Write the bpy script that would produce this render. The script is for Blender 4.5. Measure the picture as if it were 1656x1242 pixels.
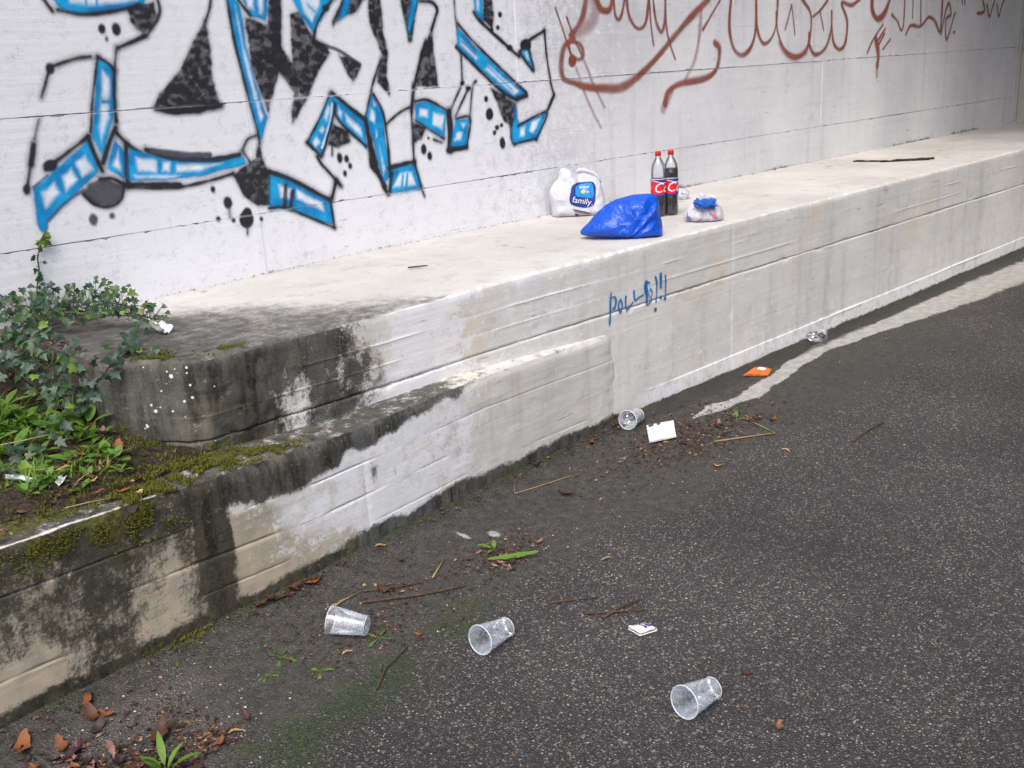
import bpy, bmesh, math, random
import numpy as np
from mathutils import Vector, Matrix, Euler

# ------------------------------------------------------------------ scene, camera, sky, sun, exposure
for o in list(bpy.data.objects):
    bpy.data.objects.remove(o)
SC = bpy.context.scene
COL = SC.collection
R = math.radians

CAM_F, CAM_PITCH, CAM_ROLL, CAM_YAW, CAM_H = 1708.1, 0.2966, -0.0506, 0.7882, 1.65
fwd = Vector((math.sin(CAM_YAW) * math.cos(CAM_PITCH), math.cos(CAM_YAW) * math.cos(CAM_PITCH), -math.sin(CAM_PITCH)))
rgt = Vector((math.cos(CAM_YAW), -math.sin(CAM_YAW), 0.0))
upv = rgt.cross(fwd)
r_ = math.cos(CAM_ROLL) * rgt + math.sin(CAM_ROLL) * upv
u_ = -math.sin(CAM_ROLL) * rgt + math.cos(CAM_ROLL) * upv
cam_d = bpy.data.cameras.new('camera')
cam = bpy.data.objects.new('camera', cam_d)
COL.objects.link(cam)
m = Matrix((r_, u_, -fwd)).transposed().to_4x4()
m.translation = Vector((0, 0, CAM_H))
cam.matrix_world = m
cam_d.sensor_fit = 'HORIZONTAL'
cam_d.sensor_width = 36.0
cam_d.lens = 36.0 * CAM_F / 1656.0
cam_d.clip_start = 0.05
cam_d.clip_end = 900.0
SC.camera = cam

SUN_EL, SUN_AZ = R(52), R(238)        # azimuth measured from +Y (into the wall), clockwise towards +X
world = bpy.data.worlds.new('World')
SC.world = world
world.use_nodes = True
wn = world.node_tree
bg = wn.nodes['Background']
sky = wn.nodes.new('ShaderNodeTexSky')
sky.sky_type = 'NISHITA'
sky.sun_disc = False
sky.sun_elevation = SUN_EL
sky.sun_rotation = SUN_AZ
sky.air_density = 1.0
sky.dust_density = 4.0
sky.ozone_density = 1.0
wn.links.new(sky.outputs[0], bg.inputs[0])
bg.inputs[1].default_value = 0.11

sun_d = bpy.data.lights.new('sun', 'SUN')
sun_d.energy = 1.2
sun_d.angle = R(34)
sun_d.color = (1.0, 0.965, 0.91)
sun = bpy.data.objects.new('sun', sun_d)
COL.objects.link(sun)
sd = Vector((math.sin(SUN_AZ) * math.cos(SUN_EL), math.cos(SUN_AZ) * math.cos(SUN_EL), math.sin(SUN_EL)))
sun.rotation_euler = sd.to_track_quat('Z', 'Y').to_euler()
sun.location = sd * 30

SC.view_settings.view_transform = 'Standard'
SC.view_settings.look = 'None'
SC.view_settings.gamma = 1.0
SC.view_settings.use_curve_mapping = False
SC.view_settings.exposure = 1.05
SC.render.engine = 'CYCLES'
SC.cycles.use_denoising = True
SC.cycles.max_bounces = 6
SC.cycles.transparent_max_bounces = 24
SC.cycles.transmission_bounces = 10
SC.cycles.caustics_reflective = False
SC.cycles.caustics_refractive = False

# ------------------------------------------------------------------ numeric helpers
def hash2(ix, iy, seed):
    n = (ix.astype(np.int64) * 374761393 + iy.astype(np.int64) * 668265263 + seed * 974711) & 0x7fffffff
    n = ((n ^ (n >> 13)) * 1274126177) & 0x7fffffff
    n = n ^ (n >> 16)
    return (n & 0xffff) / 65535.0

def vn(x, y, seed=0):
    x = np.asarray(x, float); y = np.asarray(y, float)
    ix = np.floor(x); iy = np.floor(y)
    fx = x - ix; fy = y - iy
    fx = fx * fx * (3 - 2 * fx); fy = fy * fy * (3 - 2 * fy)
    a = hash2(ix, iy, seed); b = hash2(ix + 1, iy, seed); c = hash2(ix, iy + 1, seed); d = hash2(ix + 1, iy + 1, seed)
    return a + (b - a) * fx + (c - a) * fy + (a - b - c + d) * fx * fy

def fbm(x, y, seed=0, octv=4):
    s = 0.0; w = 0.5; t = 0.0
    for i in range(octv):
        s = s + w * vn(np.asarray(x) * 2 ** i, np.asarray(y) * 2 ** i, seed + i * 17); t += w; w *= 0.5
    return s / t

def sst(a, b, x):
    t = np.clip((np.asarray(x, float) - a) / (b - a), 0, 1)
    return t * t * (3 - 2 * t)

def bump1(x, c, w):
    return np.exp(-((x - c) / w) ** 2)

def mesh_np(name, V, F, attrs=None, smooth=True, cols=None):
    """V (n,3), F (k,3|4) int arrays -> mesh"""
    V = np.asarray(V, np.float32); F = np.asarray(F, np.int32)
    me = bpy.data.meshes.new(name)
    k = F.shape[1]
    me.vertices.add(len(V)); me.vertices.foreach_set('co', V.ravel())
    me.loops.add(F.size); me.loops.foreach_set('vertex_index', F.ravel())
    me.polygons.add(len(F))
    me.polygons.foreach_set('loop_start', np.arange(len(F), dtype=np.int32) * k)
    me.polygons.foreach_set('loop_total', np.full(len(F), k, np.int32))
    if smooth:
        me.polygons.foreach_set('use_smooth', np.ones(len(F), bool))
    for nm, a in (attrs or {}).items():
        at = me.attributes.new(nm, 'FLOAT', 'POINT'); at.data.foreach_set('value', np.asarray(a, np.float32).ravel())
    for nm, a in (cols or {}).items():
        at = me.attributes.new(nm, 'FLOAT_COLOR', 'POINT'); at.data.foreach_set('color', np.asarray(a, np.float32).ravel())
    me.update(calc_edges=True)
    me.validate()
    return me

def grid_faces(n, m_, keep=None, base=0):
    i, j = np.meshgrid(np.arange(n - 1), np.arange(m_ - 1), indexing='ij')
    a = i * m_ + j
    F = np.stack([a, a + 1, a + m_ + 1, a + m_], -1).reshape(-1, 4) + base
    return F if keep is None else F[keep.ravel()]

def grid_mesh(name, P, attrs=None, smooth=True, sharp=None):
    n, m_ = P.shape[:2]
    me = mesh_np(name, P.reshape(-1, 3), grid_faces(n, m_), attrs, smooth)
    if sharp: me.set_sharp_from_angle(angle=sharp)
    return me

def link(name, data, mat=None, parent=None, loc=None, rot=None):
    o = bpy.data.objects.new(name, data)
    COL.objects.link(o)
    if mat is not None and data is not None and hasattr(data, 'materials') and len(data.materials) == 0:
        data.materials.append(mat)
    if parent is not None: o.parent = parent
    if loc is not None: o.location = loc
    if rot is not None: o.rotation_euler = rot
    return o

def tag(o, label=None, cat=None, group=None, kind=None):
    if label: o['label'] = label
    if cat: o['category'] = cat
    if group: o['group'] = group
    if kind: o['kind'] = kind
    return o

def thing(name, label, cat, loc=(0, 0, 0), rot=(0, 0, 0), group=None):
    o = bpy.data.objects.new(name, None)
    o.empty_display_size = 0.05
    COL.objects.link(o)
    o.location = loc; o.rotation_euler = rot
    return tag(o, label, cat, group)

class MB:
    """collects verts/faces of any polygon size"""
    def __init__(s): s.v = []; s.f = []
    def add(s, v, f):
        b = len(s.v); s.v += [tuple(p) for p in v]; s.f += [tuple(i + b for i in q) for q in f]
    def tube(s, pts, rads, n=6, cap=True):
        pts = [Vector(p) for p in pts]
        if not hasattr(rads, '__len__'): rads = [rads] * len(pts)
        b = len(s.v); pr = None
        for i, p in enumerate(pts):
            d = (pts[min(i + 1, len(pts) - 1)] - pts[max(i - 1, 0)]).normalized()
            if pr is None:
                pr = d.orthogonal().normalized()
            pr = (pr - d * pr.dot(d)).normalized(); q = d.cross(pr)
            for k in range(n):
                a = 2 * math.pi * k / n
                s.v.append(tuple(p + (pr * math.cos(a) + q * math.sin(a)) * rads[i]))
        for i in range(len(pts) - 1):
            for k in range(n):
                s.f.append((b + i * n + k, b + i * n + (k + 1) % n, b + (i + 1) * n + (k + 1) % n, b + (i + 1) * n + k))
        if cap:
            s.f.append(tuple(b + k for k in range(n))[::-1]); s.f.append(tuple(b + (len(pts) - 1) * n + k for k in range(n)))
    def box(s, lo, hi):
        x0, y0, z0 = lo; x1, y1, z1 = hi
        s.add([(x0, y0, z0), (x1, y0, z0), (x1, y1, z0), (x0, y1, z0), (x0, y0, z1), (x1, y0, z1), (x1, y1, z1), (x0, y1, z1)],
              [(0, 3, 2, 1), (4, 5, 6, 7), (0, 1, 5, 4), (1, 2, 6, 5), (2, 3, 7, 6), (3, 0, 4, 7)])
    def lathe(s, prof, n=32, close=False):
        b = len(s.v); k = len(prof)
        for (r0, z0) in prof:
            for i in range(n):
                a = 2 * math.pi * i / n; s.v.append((r0 * math.cos(a), r0 * math.sin(a), z0))
        for j in range(k - 1):
            for i in range(n):
                s.f.append((b + j * n + i, b + j * n + (i + 1) % n, b + (j + 1) * n + (i + 1) % n, b + (j + 1) * n + i))
        if close:
            s.f.append(tuple(b + i for i in range(n))[::-1]); s.f.append(tuple(b + (k - 1) * n + i for i in range(n)))
    def mesh(s, name, smooth=True):
        me = bpy.data.meshes.new(name); me.from_pydata(s.v, [], s.f)
        if smooth: me.polygons.foreach_set('use_smooth', [True] * len(me.polygons))
        me.update(); return me
    def build(s, name, mat, parent=None, smooth=True, **kw):
        return link(name, s.mesh(name, smooth), mat, parent, **kw)

# ------------------------------------------------------------------ node helper
class NT:
    def __init__(s, name):
        s.mat = bpy.data.materials.new(name); s.mat.use_nodes = True
        s.t = s.mat.node_tree; s.t.nodes.clear()
        s.out = s.t.nodes.new('ShaderNodeOutputMaterial')
        s.tc = None
    def n(s, typ, **kw):
        nd = s.t.nodes.new(typ)
        for k, v in kw.items(): setattr(nd, k, v)
        return nd
    def set(s, sock, v):
        if hasattr(v, 'links') or isinstance(v, bpy.types.NodeSocket): s.t.links.new(v, sock)
        else:
            if isinstance(v, (tuple, list)) and len(v) == 3 and sock.type == 'RGBA': v = (*v, 1.0)
            sock.default_value = v
    def obj(s):
        if s.tc is None: s.tc = s.n('ShaderNodeTexCoord')
        return s.tc.outputs['Object']
    def vec(s, scale, v=None, off=(0, 0, 0)):
        mp = s.n('ShaderNodeMapping'); s.set(mp.inputs['Vector'], v if v is not None else s.obj())
        mp.inputs['Scale'].default_value = scale if hasattr(scale, '__len__') else (scale,) * 3
        mp.inputs['Location'].default_value = off
        return mp.outputs[0]
    def noise(s, scale=1.0, detail=4, rough=0.55, v=None, off=(0, 0, 0), dist=0.0, color=False):
        nd = s.n('ShaderNodeTexNoise'); s.set(nd.inputs['Vector'], s.vec(scale, v, off))
        nd.inputs['Scale'].default_value = 1.0; nd.inputs['Detail'].default_value = detail
        nd.inputs['Roughness'].default_value = rough; nd.inputs['Distortion'].default_value = dist
        return nd.outputs['Color' if color else 'Fac']
    def voro(s, scale, feature='F1', v=None, rand=1.0):
        nd = s.n('ShaderNodeTexVoronoi', feature=feature); s.set(nd.inputs['Vector'], s.vec(scale, v))
        nd.inputs['Scale'].default_value = 1.0; nd.inputs['Randomness'].default_value = rand
        return nd.outputs
    def math(s, op, a, b=None, c=None, clamp=False):
        nd = s.n('ShaderNodeMath', operation=op, use_clamp=clamp)
        s.set(nd.inputs[0], a)
        if b is not None: s.set(nd.inputs[1], b)
        if c is not None: s.set(nd.inputs[2], c)
        return nd.outputs[0]
    def add(s, a, b): return s.math('ADD', a, b)
    def mul(s, a, b): return s.math('MULTIPLY', a, b)
    def rng(s, v, a, b, lo=0.0, hi=1.0, smooth=True):
        nd = s.n('ShaderNodeMapRange'); nd.interpolation_type = 'SMOOTHSTEP' if smooth else 'LINEAR'
        s.set(nd.inputs[0], v); s.set(nd.inputs[1], a); s.set(nd.inputs[2], b); s.set(nd.inputs[3], lo); s.set(nd.inputs[4], hi)
        return nd.outputs[0]
    def mix(s, f, a, b, mode='MIX'):
        nd = s.n('ShaderNodeMix', data_type='RGBA', blend_type=mode)
        s.set(nd.inputs[0], f); s.set(nd.inputs[6], a); s.set(nd.inputs[7], b)
        return nd.outputs[2]
    def attr(s, name, what='Fac'):
        nd = s.n('ShaderNodeAttribute', attribute_name=name); return nd.outputs[what]
    def ramp(s, f, stops):
        nd = s.n('ShaderNodeValToRGB'); s.set(nd.inputs[0], f); e = nd.color_ramp.elements
        while len(e) < len(stops): e.new(0.5)
        for q, (p, c) in zip(e, stops): q.position = p; q.color = (*c, 1)
        return nd.outputs[0]
    def bump(s, h, strength=0.5, dist=0.01, normal=None):
        nd = s.n('ShaderNodeBump'); nd.inputs['Strength'].default_value = strength; nd.inputs['Distance'].default_value = dist
        s.set(nd.inputs['Height'], h)
        if normal is not None: s.set(nd.inputs['Normal'], normal)
        return nd.outputs[0]
    def bsdf(s, color, rough=0.6, normal=None, spec=0.5, **kw):
        p = s.n('ShaderNodeBsdfPrincipled'); s.set(p.inputs['Base Color'], color); s.set(p.inputs['Roughness'], rough)
        s.set(p.inputs['Specular IOR Level'], spec)
        if normal is not None: s.set(p.inputs['Normal'], normal)
        for k, v in kw.items(): s.set(p.inputs[k.replace('_', ' ')], v)
        return p.outputs[0]
    def done(s, sh):
        s.t.links.new(sh, s.out.inputs[0]); return s.mat
    def mixsh(s, f, a, b):
        nd = s.n('ShaderNodeMixShader'); s.set(nd.inputs[0], f); s.set(nd.inputs[1], a); s.set(nd.inputs[2], b); return nd.outputs[0]

def plain(name, col, rough=0.6, spec=0.4, var=0.12, scale=40, bump=0.0, bdist=0.004, **kw):
    t = NT(name)
    c = t.mix(t.rng(t.noise(scale, 4), 0.3, 0.7), tuple(x * (1 - var) for x in col), tuple(min(1, x * (1 + var)) for x in col))
    nrm = t.bump(t.noise(scale * 2, 4), bump, bdist) if bump else None
    return t.done(t.bsdf(c, rough, nrm, spec, **kw))

# ------------------------------------------------------------------ surface materials
def concrete_mat(name, ca, cb, board=0.5, warm=None, rough=0.85, soft=0.0):
    t = NT(name)
    big = t.rng(t.noise(1.6, 5, 0.6), 0.3, 0.7)
    col = t.mix(big, ca, cb)
    if warm:
        col = t.mix(t.mul(t.rng(t.noise(2.3, 4, 0.6, off=(7, 3, 1)), 0.5, 0.72), 0.7), col, warm)
    # vertical run marks, horizontal board grain, cloudy blotches
    streak = t.noise((9, 9, 0.7), 4, 0.6)
    col = t.mix(t.mul(t.rng(streak, 0.52, 0.75), 0.22), col, (0.25, 0.25, 0.26), 'MULTIPLY')
    grain = t.noise((1.3, 1.3, 42), 4, 0.65)
    col = t.mix(t.mul(t.rng(grain, 0.5, 0.78), 0.25 * board), col, (0.3, 0.29, 0.28), 'MULTIPLY')
    blot = t.noise(11, 6, 0.65, off=(2, 5, 9))
    col = t.mix(t.mul(t.rng(blot, 0.56, 0.72), 0.22), col, (0.4, 0.39, 0.38), 'MULTIPLY')
    blot2 = t.noise(26, 3, 0.6, off=(12, 5, 3))
    col = t.mix(t.mul(t.rng(blot2, 0.6, 0.75), 0.2), col, (0.9, 0.9, 0.9))
    pore = t.voro(130)[0]
    pmask = t.mul(t.rng(pore, 0.05, 0.16, 1, 0), t.rng(t.noise(9, 3), 0.52, 0.66))
    col = t.mix(t.mul(pmask, 0.7), col, (0.12, 0.115, 0.11))
    fine = t.noise(95, 5, 0.7)
    mid = t.noise(17, 6, 0.7, off=(3, 3, 3))
    ragged = t.add(t.mul(t.math('SUBTRACT', mid, 0.5), 1.3), t.mul(t.math('SUBTRACT', fine, 0.5), 0.9))
    def stain(att, lo, hi, amp=1.0):
        a = t.attr(att)
        v = t.add(a, t.mul(ragged, amp))
        return t.mul(t.rng(v, lo, hi), t.rng(a, 0.02, 0.12))
    tan = stain('tan', 0.4, 0.75, 0.6)
    tcol = t.mix(t.rng(t.noise(14, 5), 0.35, 0.65), (0.41, 0.33, 0.225), (0.29, 0.25, 0.18))
    col = t.mix(t.mul(tan, 0.8), col, tcol)
    wh = stain('white', 0.40, 0.72, 1.1)
    col = t.mix(t.mul(wh, 0.8), col, (0.75, 0.76, 0.805))
    runs = t.noise((20, 20, 3.2), 4, 0.65, off=(6, 2, 0))
    aa = t.attr('algae')
    sv = t.add(aa, t.add(t.mul(ragged, 0.75), t.mul(t.math('SUBTRACT', runs, 0.5), 0.7)))
    soot = t.mul(t.rng(sv, 0.36 - soft * 0.5, 0.74 + soft), t.rng(aa, 0.02, 0.12))
    acol = t.mix(t.rng(fine, 0.40, 0.64), (0.005, 0.006, 0.004), (0.034, 0.032, 0.022))
    acol = t.mix(t.mul(t.rng(t.noise((7, 7, 2.6), 4, 0.6, off=(1, 4, 2)), 0.54, 0.70), 0.6), acol, t.mix(fine, (0.060, 0.046, 0.018), (0.14, 0.105, 0.05)))
    acol = t.mix(t.mul(t.rng(t.noise(38, 4, 0.75, off=(9, 9, 2)), 0.60, 0.70), 0.7), acol, (0.20, 0.19, 0.155))
    col = t.mix(t.mul(soot, t.rng(runs, 0.3, 0.62, 0.99, 0.88)), col, acol)
    scv = t.noise((5, 5, 38), 3, 0.7, v=t.vec(1.0, t.obj()), off=(2, 8, 4))
    scm = t.mul(t.rng(scv, 0.62, 0.70), t.rng(t.noise(3.1, 3, 0.6, off=(5, 5, 1)), 0.5, 0.62))
    col = t.mix(t.mul(scm, 0.55), col, (0.13, 0.125, 0.13))
    ms = stain('moss', 0.42, 0.62, 0.9)
    mcol = t.mix(t.rng(t.noise(60, 4, off=(4, 4, 8)), 0.35, 0.65), (0.030, 0.036, 0.010), (0.115, 0.105, 0.018))
    col = t.mix(t.mul(ms, 0.92), col, mcol)
    li = t.attr('lichen')
    lv = t.voro(46)
    lsep = t.n('ShaderNodeSeparateColor'); t.set(lsep.inputs[0], lv[1])
    lm = t.rng(t.math('SUBTRACT', t.add(lv[0], t.mul(t.math('SUBTRACT', 1.0, li), 0.45)), t.mul(t.math('SUBTRACT', lsep.outputs[0], 0.35), 0.42)), -0.03, 0.03, 1, 0)
    lm = t.mul(lm, t.rng(t.add(fine, t.noise(13, 2, off=(8, 1, 1))), 0.72, 0.95))
    col = t.mix(t.mul(lm, t.rng(li, 0.05, 0.2)), col, (0.66, 0.65, 0.58))
    h = t.add(t.add(t.mul(t.noise(190, 4, 0.7), 0.25), t.mul(grain, 0.9 * board)), t.add(t.mul(mid, 0.5), t.mul(pmask, -0.9)))
    h = t.add(h, t.add(t.mul(soot, t.mul(fine, 0.5)), t.mul(ms, t.mul(t.noise(160, 4, 0.7), 2.0))))
    nrm = t.bump(h, 0.55, 0.006)
    rg = t.math('SUBTRACT', rough, t.mul(soot, 0.12))
    return t.done(t.bsdf(col, rg, nrm, 0.3))

M = {}
M['wall'] = concrete_mat('wall_concrete', (0.54, 0.545, 0.58), (0.64, 0.645, 0.675), 0.55)
M['ledge'] = concrete_mat('ledge_concrete', (0.54, 0.538, 0.53), (0.65, 0.643, 0.625), 0.5, (0.58, 0.51, 0.40))
M['ledge_top'] = concrete_mat('ledge_top_concrete', (0.46, 0.445, 0.425), (0.56, 0.545, 0.525), 0.3, (0.46, 0.43, 0.39), soft=0.35)
M['low'] = concrete_mat('low_wall_concrete', (0.56, 0.55, 0.525), (0.64, 0.625, 0.60), 0.55, (0.58, 0.51, 0.40))
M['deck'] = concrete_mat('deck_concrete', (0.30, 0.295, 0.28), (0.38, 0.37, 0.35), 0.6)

def asphalt_mat():
    t = NT('asphalt')
    # stones of two sizes set in dark binder
    v1 = t.voro((132, 132, 132)); v2 = t.voro((225, 225, 225))
    sep = t.n('ShaderNodeSeparateColor'); t.set(sep.inputs[0], v1[1])
    sep2 = t.n('ShaderNodeSeparateColor'); t.set(sep2.inputs[0], v2[1])
    c1 = t.ramp(sep.outputs[0], [(0.0, (0.030, 0.030, 0.031)), (0.30, (0.075, 0.073, 0.074)), (0.60, (0.135, 0.130, 0.128)), (0.80, (0.22, 0.212, 0.208)), (0.93, (0.36, 0.345, 0.33)), (1.0, (0.58, 0.57, 0.55))])
    tint = t.ramp(sep.outputs[1], [(0.0, (1.0, 0.96, 0.92)), (0.6, (1, 1, 1.0)), (0.8, (0.9, 0.96, 1.1)), (0.93, (1.15, 0.92, 0.75)), (1.0, (1.3, 0.85, 0.55))])
    c1 = t.mix(1.0, c1, tint, 'MULTIPLY')
    c2 = t.ramp(sep2.outputs[0], [(0.0, (0.022, 0.022, 0.023)), (0.55, (0.075, 0.072, 0.072)), (0.88, (0.19, 0.182, 0.175)), (1.0, (0.42, 0.40, 0.39))])
    v3 = t.voro((64, 64, 64)); sep3 = t.n('ShaderNodeSeparateColor'); t.set(sep3.inputs[0], v3[1])
    st1 = t.rng(v1[0], 0.32, 0.50, 1, 0)
    pick = t.rng(sep.outputs[2], 0.18, 0.24)
    binder = t.mix(t.noise(300, 2), (0.020, 0.020, 0.021), (0.042, 0.041, 0.042))
    base = t.mix(t.rng(v2[0], 0.3, 0.5, 1, 0), binder, c2)
    col = t.mix(t.mul(st1, pick), base, c1)
    big = t.mul(t.rng(v3[0], 0.30, 0.42, 1, 0), t.rng(sep3.outputs[0], 0.80, 0.84))
    col = t.mix(big, col, t.mix(1.0, t.mix(sep3.outputs[1], (0.09, 0.085, 0.08), (0.26, 0.24, 0.22)), tint, 'MULTIPLY'))
    wear = t.rng(t.noise(0.9, 5, 0.6), 0.3, 0.7)
    col = t.mix(1.0, col, t.mix(wear, (0.70, 0.68, 0.672), (1.14, 1.095, 1.075)), 'MULTIPLY')
    mid = t.noise(9, 6, 0.68); fine = t.noise(70, 5, 0.7, off=(5, 2, 0))
    rag = t.add(t.mul(t.math('SUBTRACT', mid, 0.5), 1.2), t.mul(t.math('SUBTRACT', fine, 0.5), 0.8))
    def msk(att, lo, hi, amp):
        a = t.attr(att); return t.mul(t.rng(t.add(a, t.mul(rag, amp)), lo, hi), t.rng(a, 0.02, 0.1))
    grit = msk('grit', 0.35, 0.6, 0.9)
    col = t.mix(t.mul(grit, 0.75), col, t.mix(1.0, t.mix(t.rng(v1[0], 0.1, 0.5, 1, 0), (0.10, 0.095, 0.09), (0.36, 0.345, 0.33)), tint, 'MULTIPLY'))
    silt = t.mul(msk('silt', 0.36, 0.86, 0.95), t.rng(t.noise(33, 4, 0.7, off=(2, 2, 6)), 0.3, 0.6, 0.72, 1.0))
    scol = t.mix(t.rng(t.noise(24, 6, 0.7, off=(1, 9, 0)), 0.3, 0.7), (0.022, 0.021, 0.018), (0.066, 0.062, 0.052))
    speck = t.mul(t.rng(t.voro(120)[0], 0.08, 0.20, 1, 0), t.rng(t.noise(14, 2, off=(3, 3, 3)), 0.40, 0.6))
    scol = t.mix(t.mul(speck, 0.8), scol, (0.28, 0.26, 0.23))
    col = t.mix(t.mul(silt, 0.86), col, scol)
    pale = msk('pale', 0.40, 0.56, 0.55)
    pcol = t.mix(t.rng(t.noise(17, 5, 0.7, off=(7, 7, 0)), 0.3, 0.7), (0.29, 0.28, 0.262), (0.44, 0.43, 0.41))
    col = t.mix(t.mul(pale, 0.92), col, pcol)
    wet = msk('damp', 0.4, 0.7, 0.7)
    col = t.mix(t.mul(wet, 0.75), col, (0.026, 0.025, 0.021))
    ms = msk('moss', 0.34, 0.86, 1.3)
    mcol = t.mix(t.rng(fine, 0.38, 0.62), (0.014, 0.024, 0.007), (0.042, 0.064, 0.014))
    col = t.mix(t.mul(ms, 0.72), col, mcol)
    rough = t.math('SUBTRACT', t.add(0.55, t.mul(t.noise(60, 3), 0.25)), t.mul(wet, 0.2))
    h1 = t.rng(v1[0], 0.1, 0.6, 1, 0)
    flat = t.math('SUBTRACT', 1.0, t.math('MAXIMUM', t.mul(silt, 0.75), pale))
    h = t.add(t.mul(t.add(h1, t.mul(t.rng(v2[0], 0.1, 0.6, 1, 0), 0.5)), flat), t.add(t.mul(mid, 1.2), t.mul(t.noise(260, 3, 0.7), 0.35)))
    nrm = t.bump(h, 1.0, 0.005)
    return t.done(t.bsdf(col, rough, nrm, 0.45))
M['asphalt'] = asphalt_mat()

def soil_mat():
    t = NT('soil')
    f = t.noise(60, 6, 0.75); mid = t.noise(10, 5, 0.65)
    col = t.mix(t.rng(f, 0.35, 0.65), (0.018, 0.014, 0.010), (0.085, 0.062, 0.042))
    col = t.mix(t.rng(mid, 0.5, 0.66), col, t.mix(t.rng(f, 0.4, 0.6), (0.028, 0.036, 0.010), (0.075, 0.08, 0.018)))
    col = t.mix(t.mul(t.rng(t.voro(55)[0], 0.05, 0.16, 1, 0), t.rng(t.noise(21, 2), 0.55, 0.62)), col, (0.30, 0.24, 0.18))
    return t.done(t.bsdf(col, 0.9, t.bump(t.add(f, mid), 1.0, 0.02), 0.25))
M['soil'] = soil_mat()
# ------------------------------------------------------------------ layout (metres; x along the wall, y into it, z up)
YW = 4.0                       # face of the tall wall
def low_y(x): return 2.625 + 0.083 * np.asarray(x, float)          # face of the low wall
def ledge_top_z(x): return 0.80 + 0.017 * sst(2.0, 3.2, x)
LEDGE_X0 = 1.37
def ledge_y(x):
    x = np.asarray(x, float)
    base = 2.960 - 0.026 * sst(1.8, 3.4, x)
    cut = np.interp(x, [1.36, 1.372, 1.40, 1.44, 1.50, 1.54, 1.59, 1.66, 1.72], [0.31, 0.275, 0.23, 0.175, 0.092, 0.040, 0.006, 0.0, 0.0])
    return base + cut
def low_top_z(x):
    return np.interp(x, [-1, 0.8, 1.35, 1.55, 1.85, 2.2, 2.7, 3.1, 3.62], [0.515, 0.515, 0.492, 0.482, 0.466, 0.468, 0.48, 0.47, 0.452])

# ------------------------------------------------------------------ ground, road
gp = 420.0
ground = MB(); ground.add([(-gp, -gp, -0.08), (gp, -gp, -0.08), (gp, gp, -0.08), (-gp, gp, -0.08)], [(0, 1, 2, 3)])
M['earth'] = plain('dry_earth', (0.12, 0.11, 0.085), 0.9, 0.2, 0.3, 0.7)
tag(ground.build('ground', M['earth'], smooth=False), 'flat earth around the underpass', kind='structure')

xs = np.concatenate([np.arange(-60, -4, 6.0), np.arange(-4, 0.4, 0.16), np.arange(0.4, 5.0, 0.018), np.arange(5.0, 9.6, 0.035), np.arange(9.6, 14, 0.2), np.arange(14, 61, 4.0)])
ys = np.concatenate([np.arange(-60, -6, 5.0), np.arange(-6, -0.4, 0.2), np.arange(-0.4, 3.06, 0.018)])
X, Y = np.meshgrid(xs, ys, indexing='ij')
foot = np.where(X < 3.62, np.minimum(low_y(X), 2.934), 2.934)
d = foot - Y                                            # distance out from the foot of the walls
wob = fbm(X * 2.2, Y * 2.2, 3, 4) - 0.5
wob2 = fbm(X * 7, Y * 7, 9, 4) - 0.5
Z = 0.035 * np.exp(-np.clip(d, 0, 9) / 0.06) * (0.6 + 0.9 * fbm(X * 5, Y * 5, 21)) + 0.010 * (fbm(X * 3, Y * 3, 5) - 0.5) * np.exp(-np.clip(d, 0, 9) / 0.8)
Z += 0.006 * wob2 * np.exp(-np.clip(d, 0, 9) / 0.4)
silt = 1.0 - sst(0.35, 0.95, d + wob * 0.7)
silt = np.where(X > 4.5, silt * (1 - 0.25 * sst(4.5, 6, X)), silt)
moss = 0.50 * bump1(d + wob * 0.25, 0.60, 0.22) * bump1(X, 1.75, 0.55) + 0.40 * bump1(d, 0.66, 0.12) * bump1(X, 1.32, 0.3)
moss += 0.42 * bump1(X, 1.20, 0.10) * bump1(Y, 2.02, 0.10) + 0.34 * bump1(X, 2.35, 0.3) * bump1(Y, 2.38, 0.13) + 0.40 * bump1(X, 1.95, 0.12) * bump1(Y, 2.2, 0.10) + 0.36 * bump1(X, 1.5, 0.14) * bump1(Y, 2.08, 0.07)
moss += 0.8 * np.exp(-np.clip(d, 0, 9) / 0.025)
moss += 0.25 * bump1(X, 1.05, 0.16) * bump1(d, 0.52, 0.12)
damp = 1.0 * np.exp(-(np.clip(d, 0, 9) / 0.085) ** 2) * sst(3.0, 4.2, X) + 0.55 * np.exp(-(d / 0.12) ** 2)
damp += 0.5 * bump1(X, 3.55, 0.5) * bump1(Y, 2.45, 0.22)
pc = np.interp(X, [3.95, 4.1, 4.4, 4.8, 5.3, 6.1, 6.7, 7.2, 8.0, 9.0, 12], [2.72, 2.715, 2.685, 2.75, 2.815, 2.76, 2.71, 2.69, 2.66, 2.66, 2.66])
pw = np.interp(X, [3.9, 4.0, 4.1, 4.25, 4.4, 4.8, 5.3, 6.1, 6.7, 7.4, 9, 12], [0.0, 0.02, 0.048, 0.026, 0.046, 0.042, 0.045, 0.065, 0.10, 0.13, 0.13, 0.13])
pale = np.clip(1.15 - np.abs(Y - pc + wob2 * 0.05) / np.maximum(pw, 1e-3) * 0.6, 0, 1) * (pw > 0.005)
pale = np.maximum(pale, 0.62 * bump1(X, 2.44, 0.035) * bump1(Y, 2.56, 0.06)); pale = np.maximum(pale, 0.6 * bump1(X, 2.36, 0.02) * bump1(Y, 2.63, 0.07)); pale = np.maximum(pale, 0.55 * bump1(X, 3.33, 0.04) * bump1(Y, 2.66, 0.04))
grit = 0.75 * bump1(d, 0.20, 0.14) * bump1(X, 1.0, 0.42) + 0.5 * bump1(d, 0.42, 0.10) * bump1(X, 1.1, 0.22) + 0.45 * bump1(X, 0.95, 0.3) * bump1(Y, 2.1, 0.12)
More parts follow.
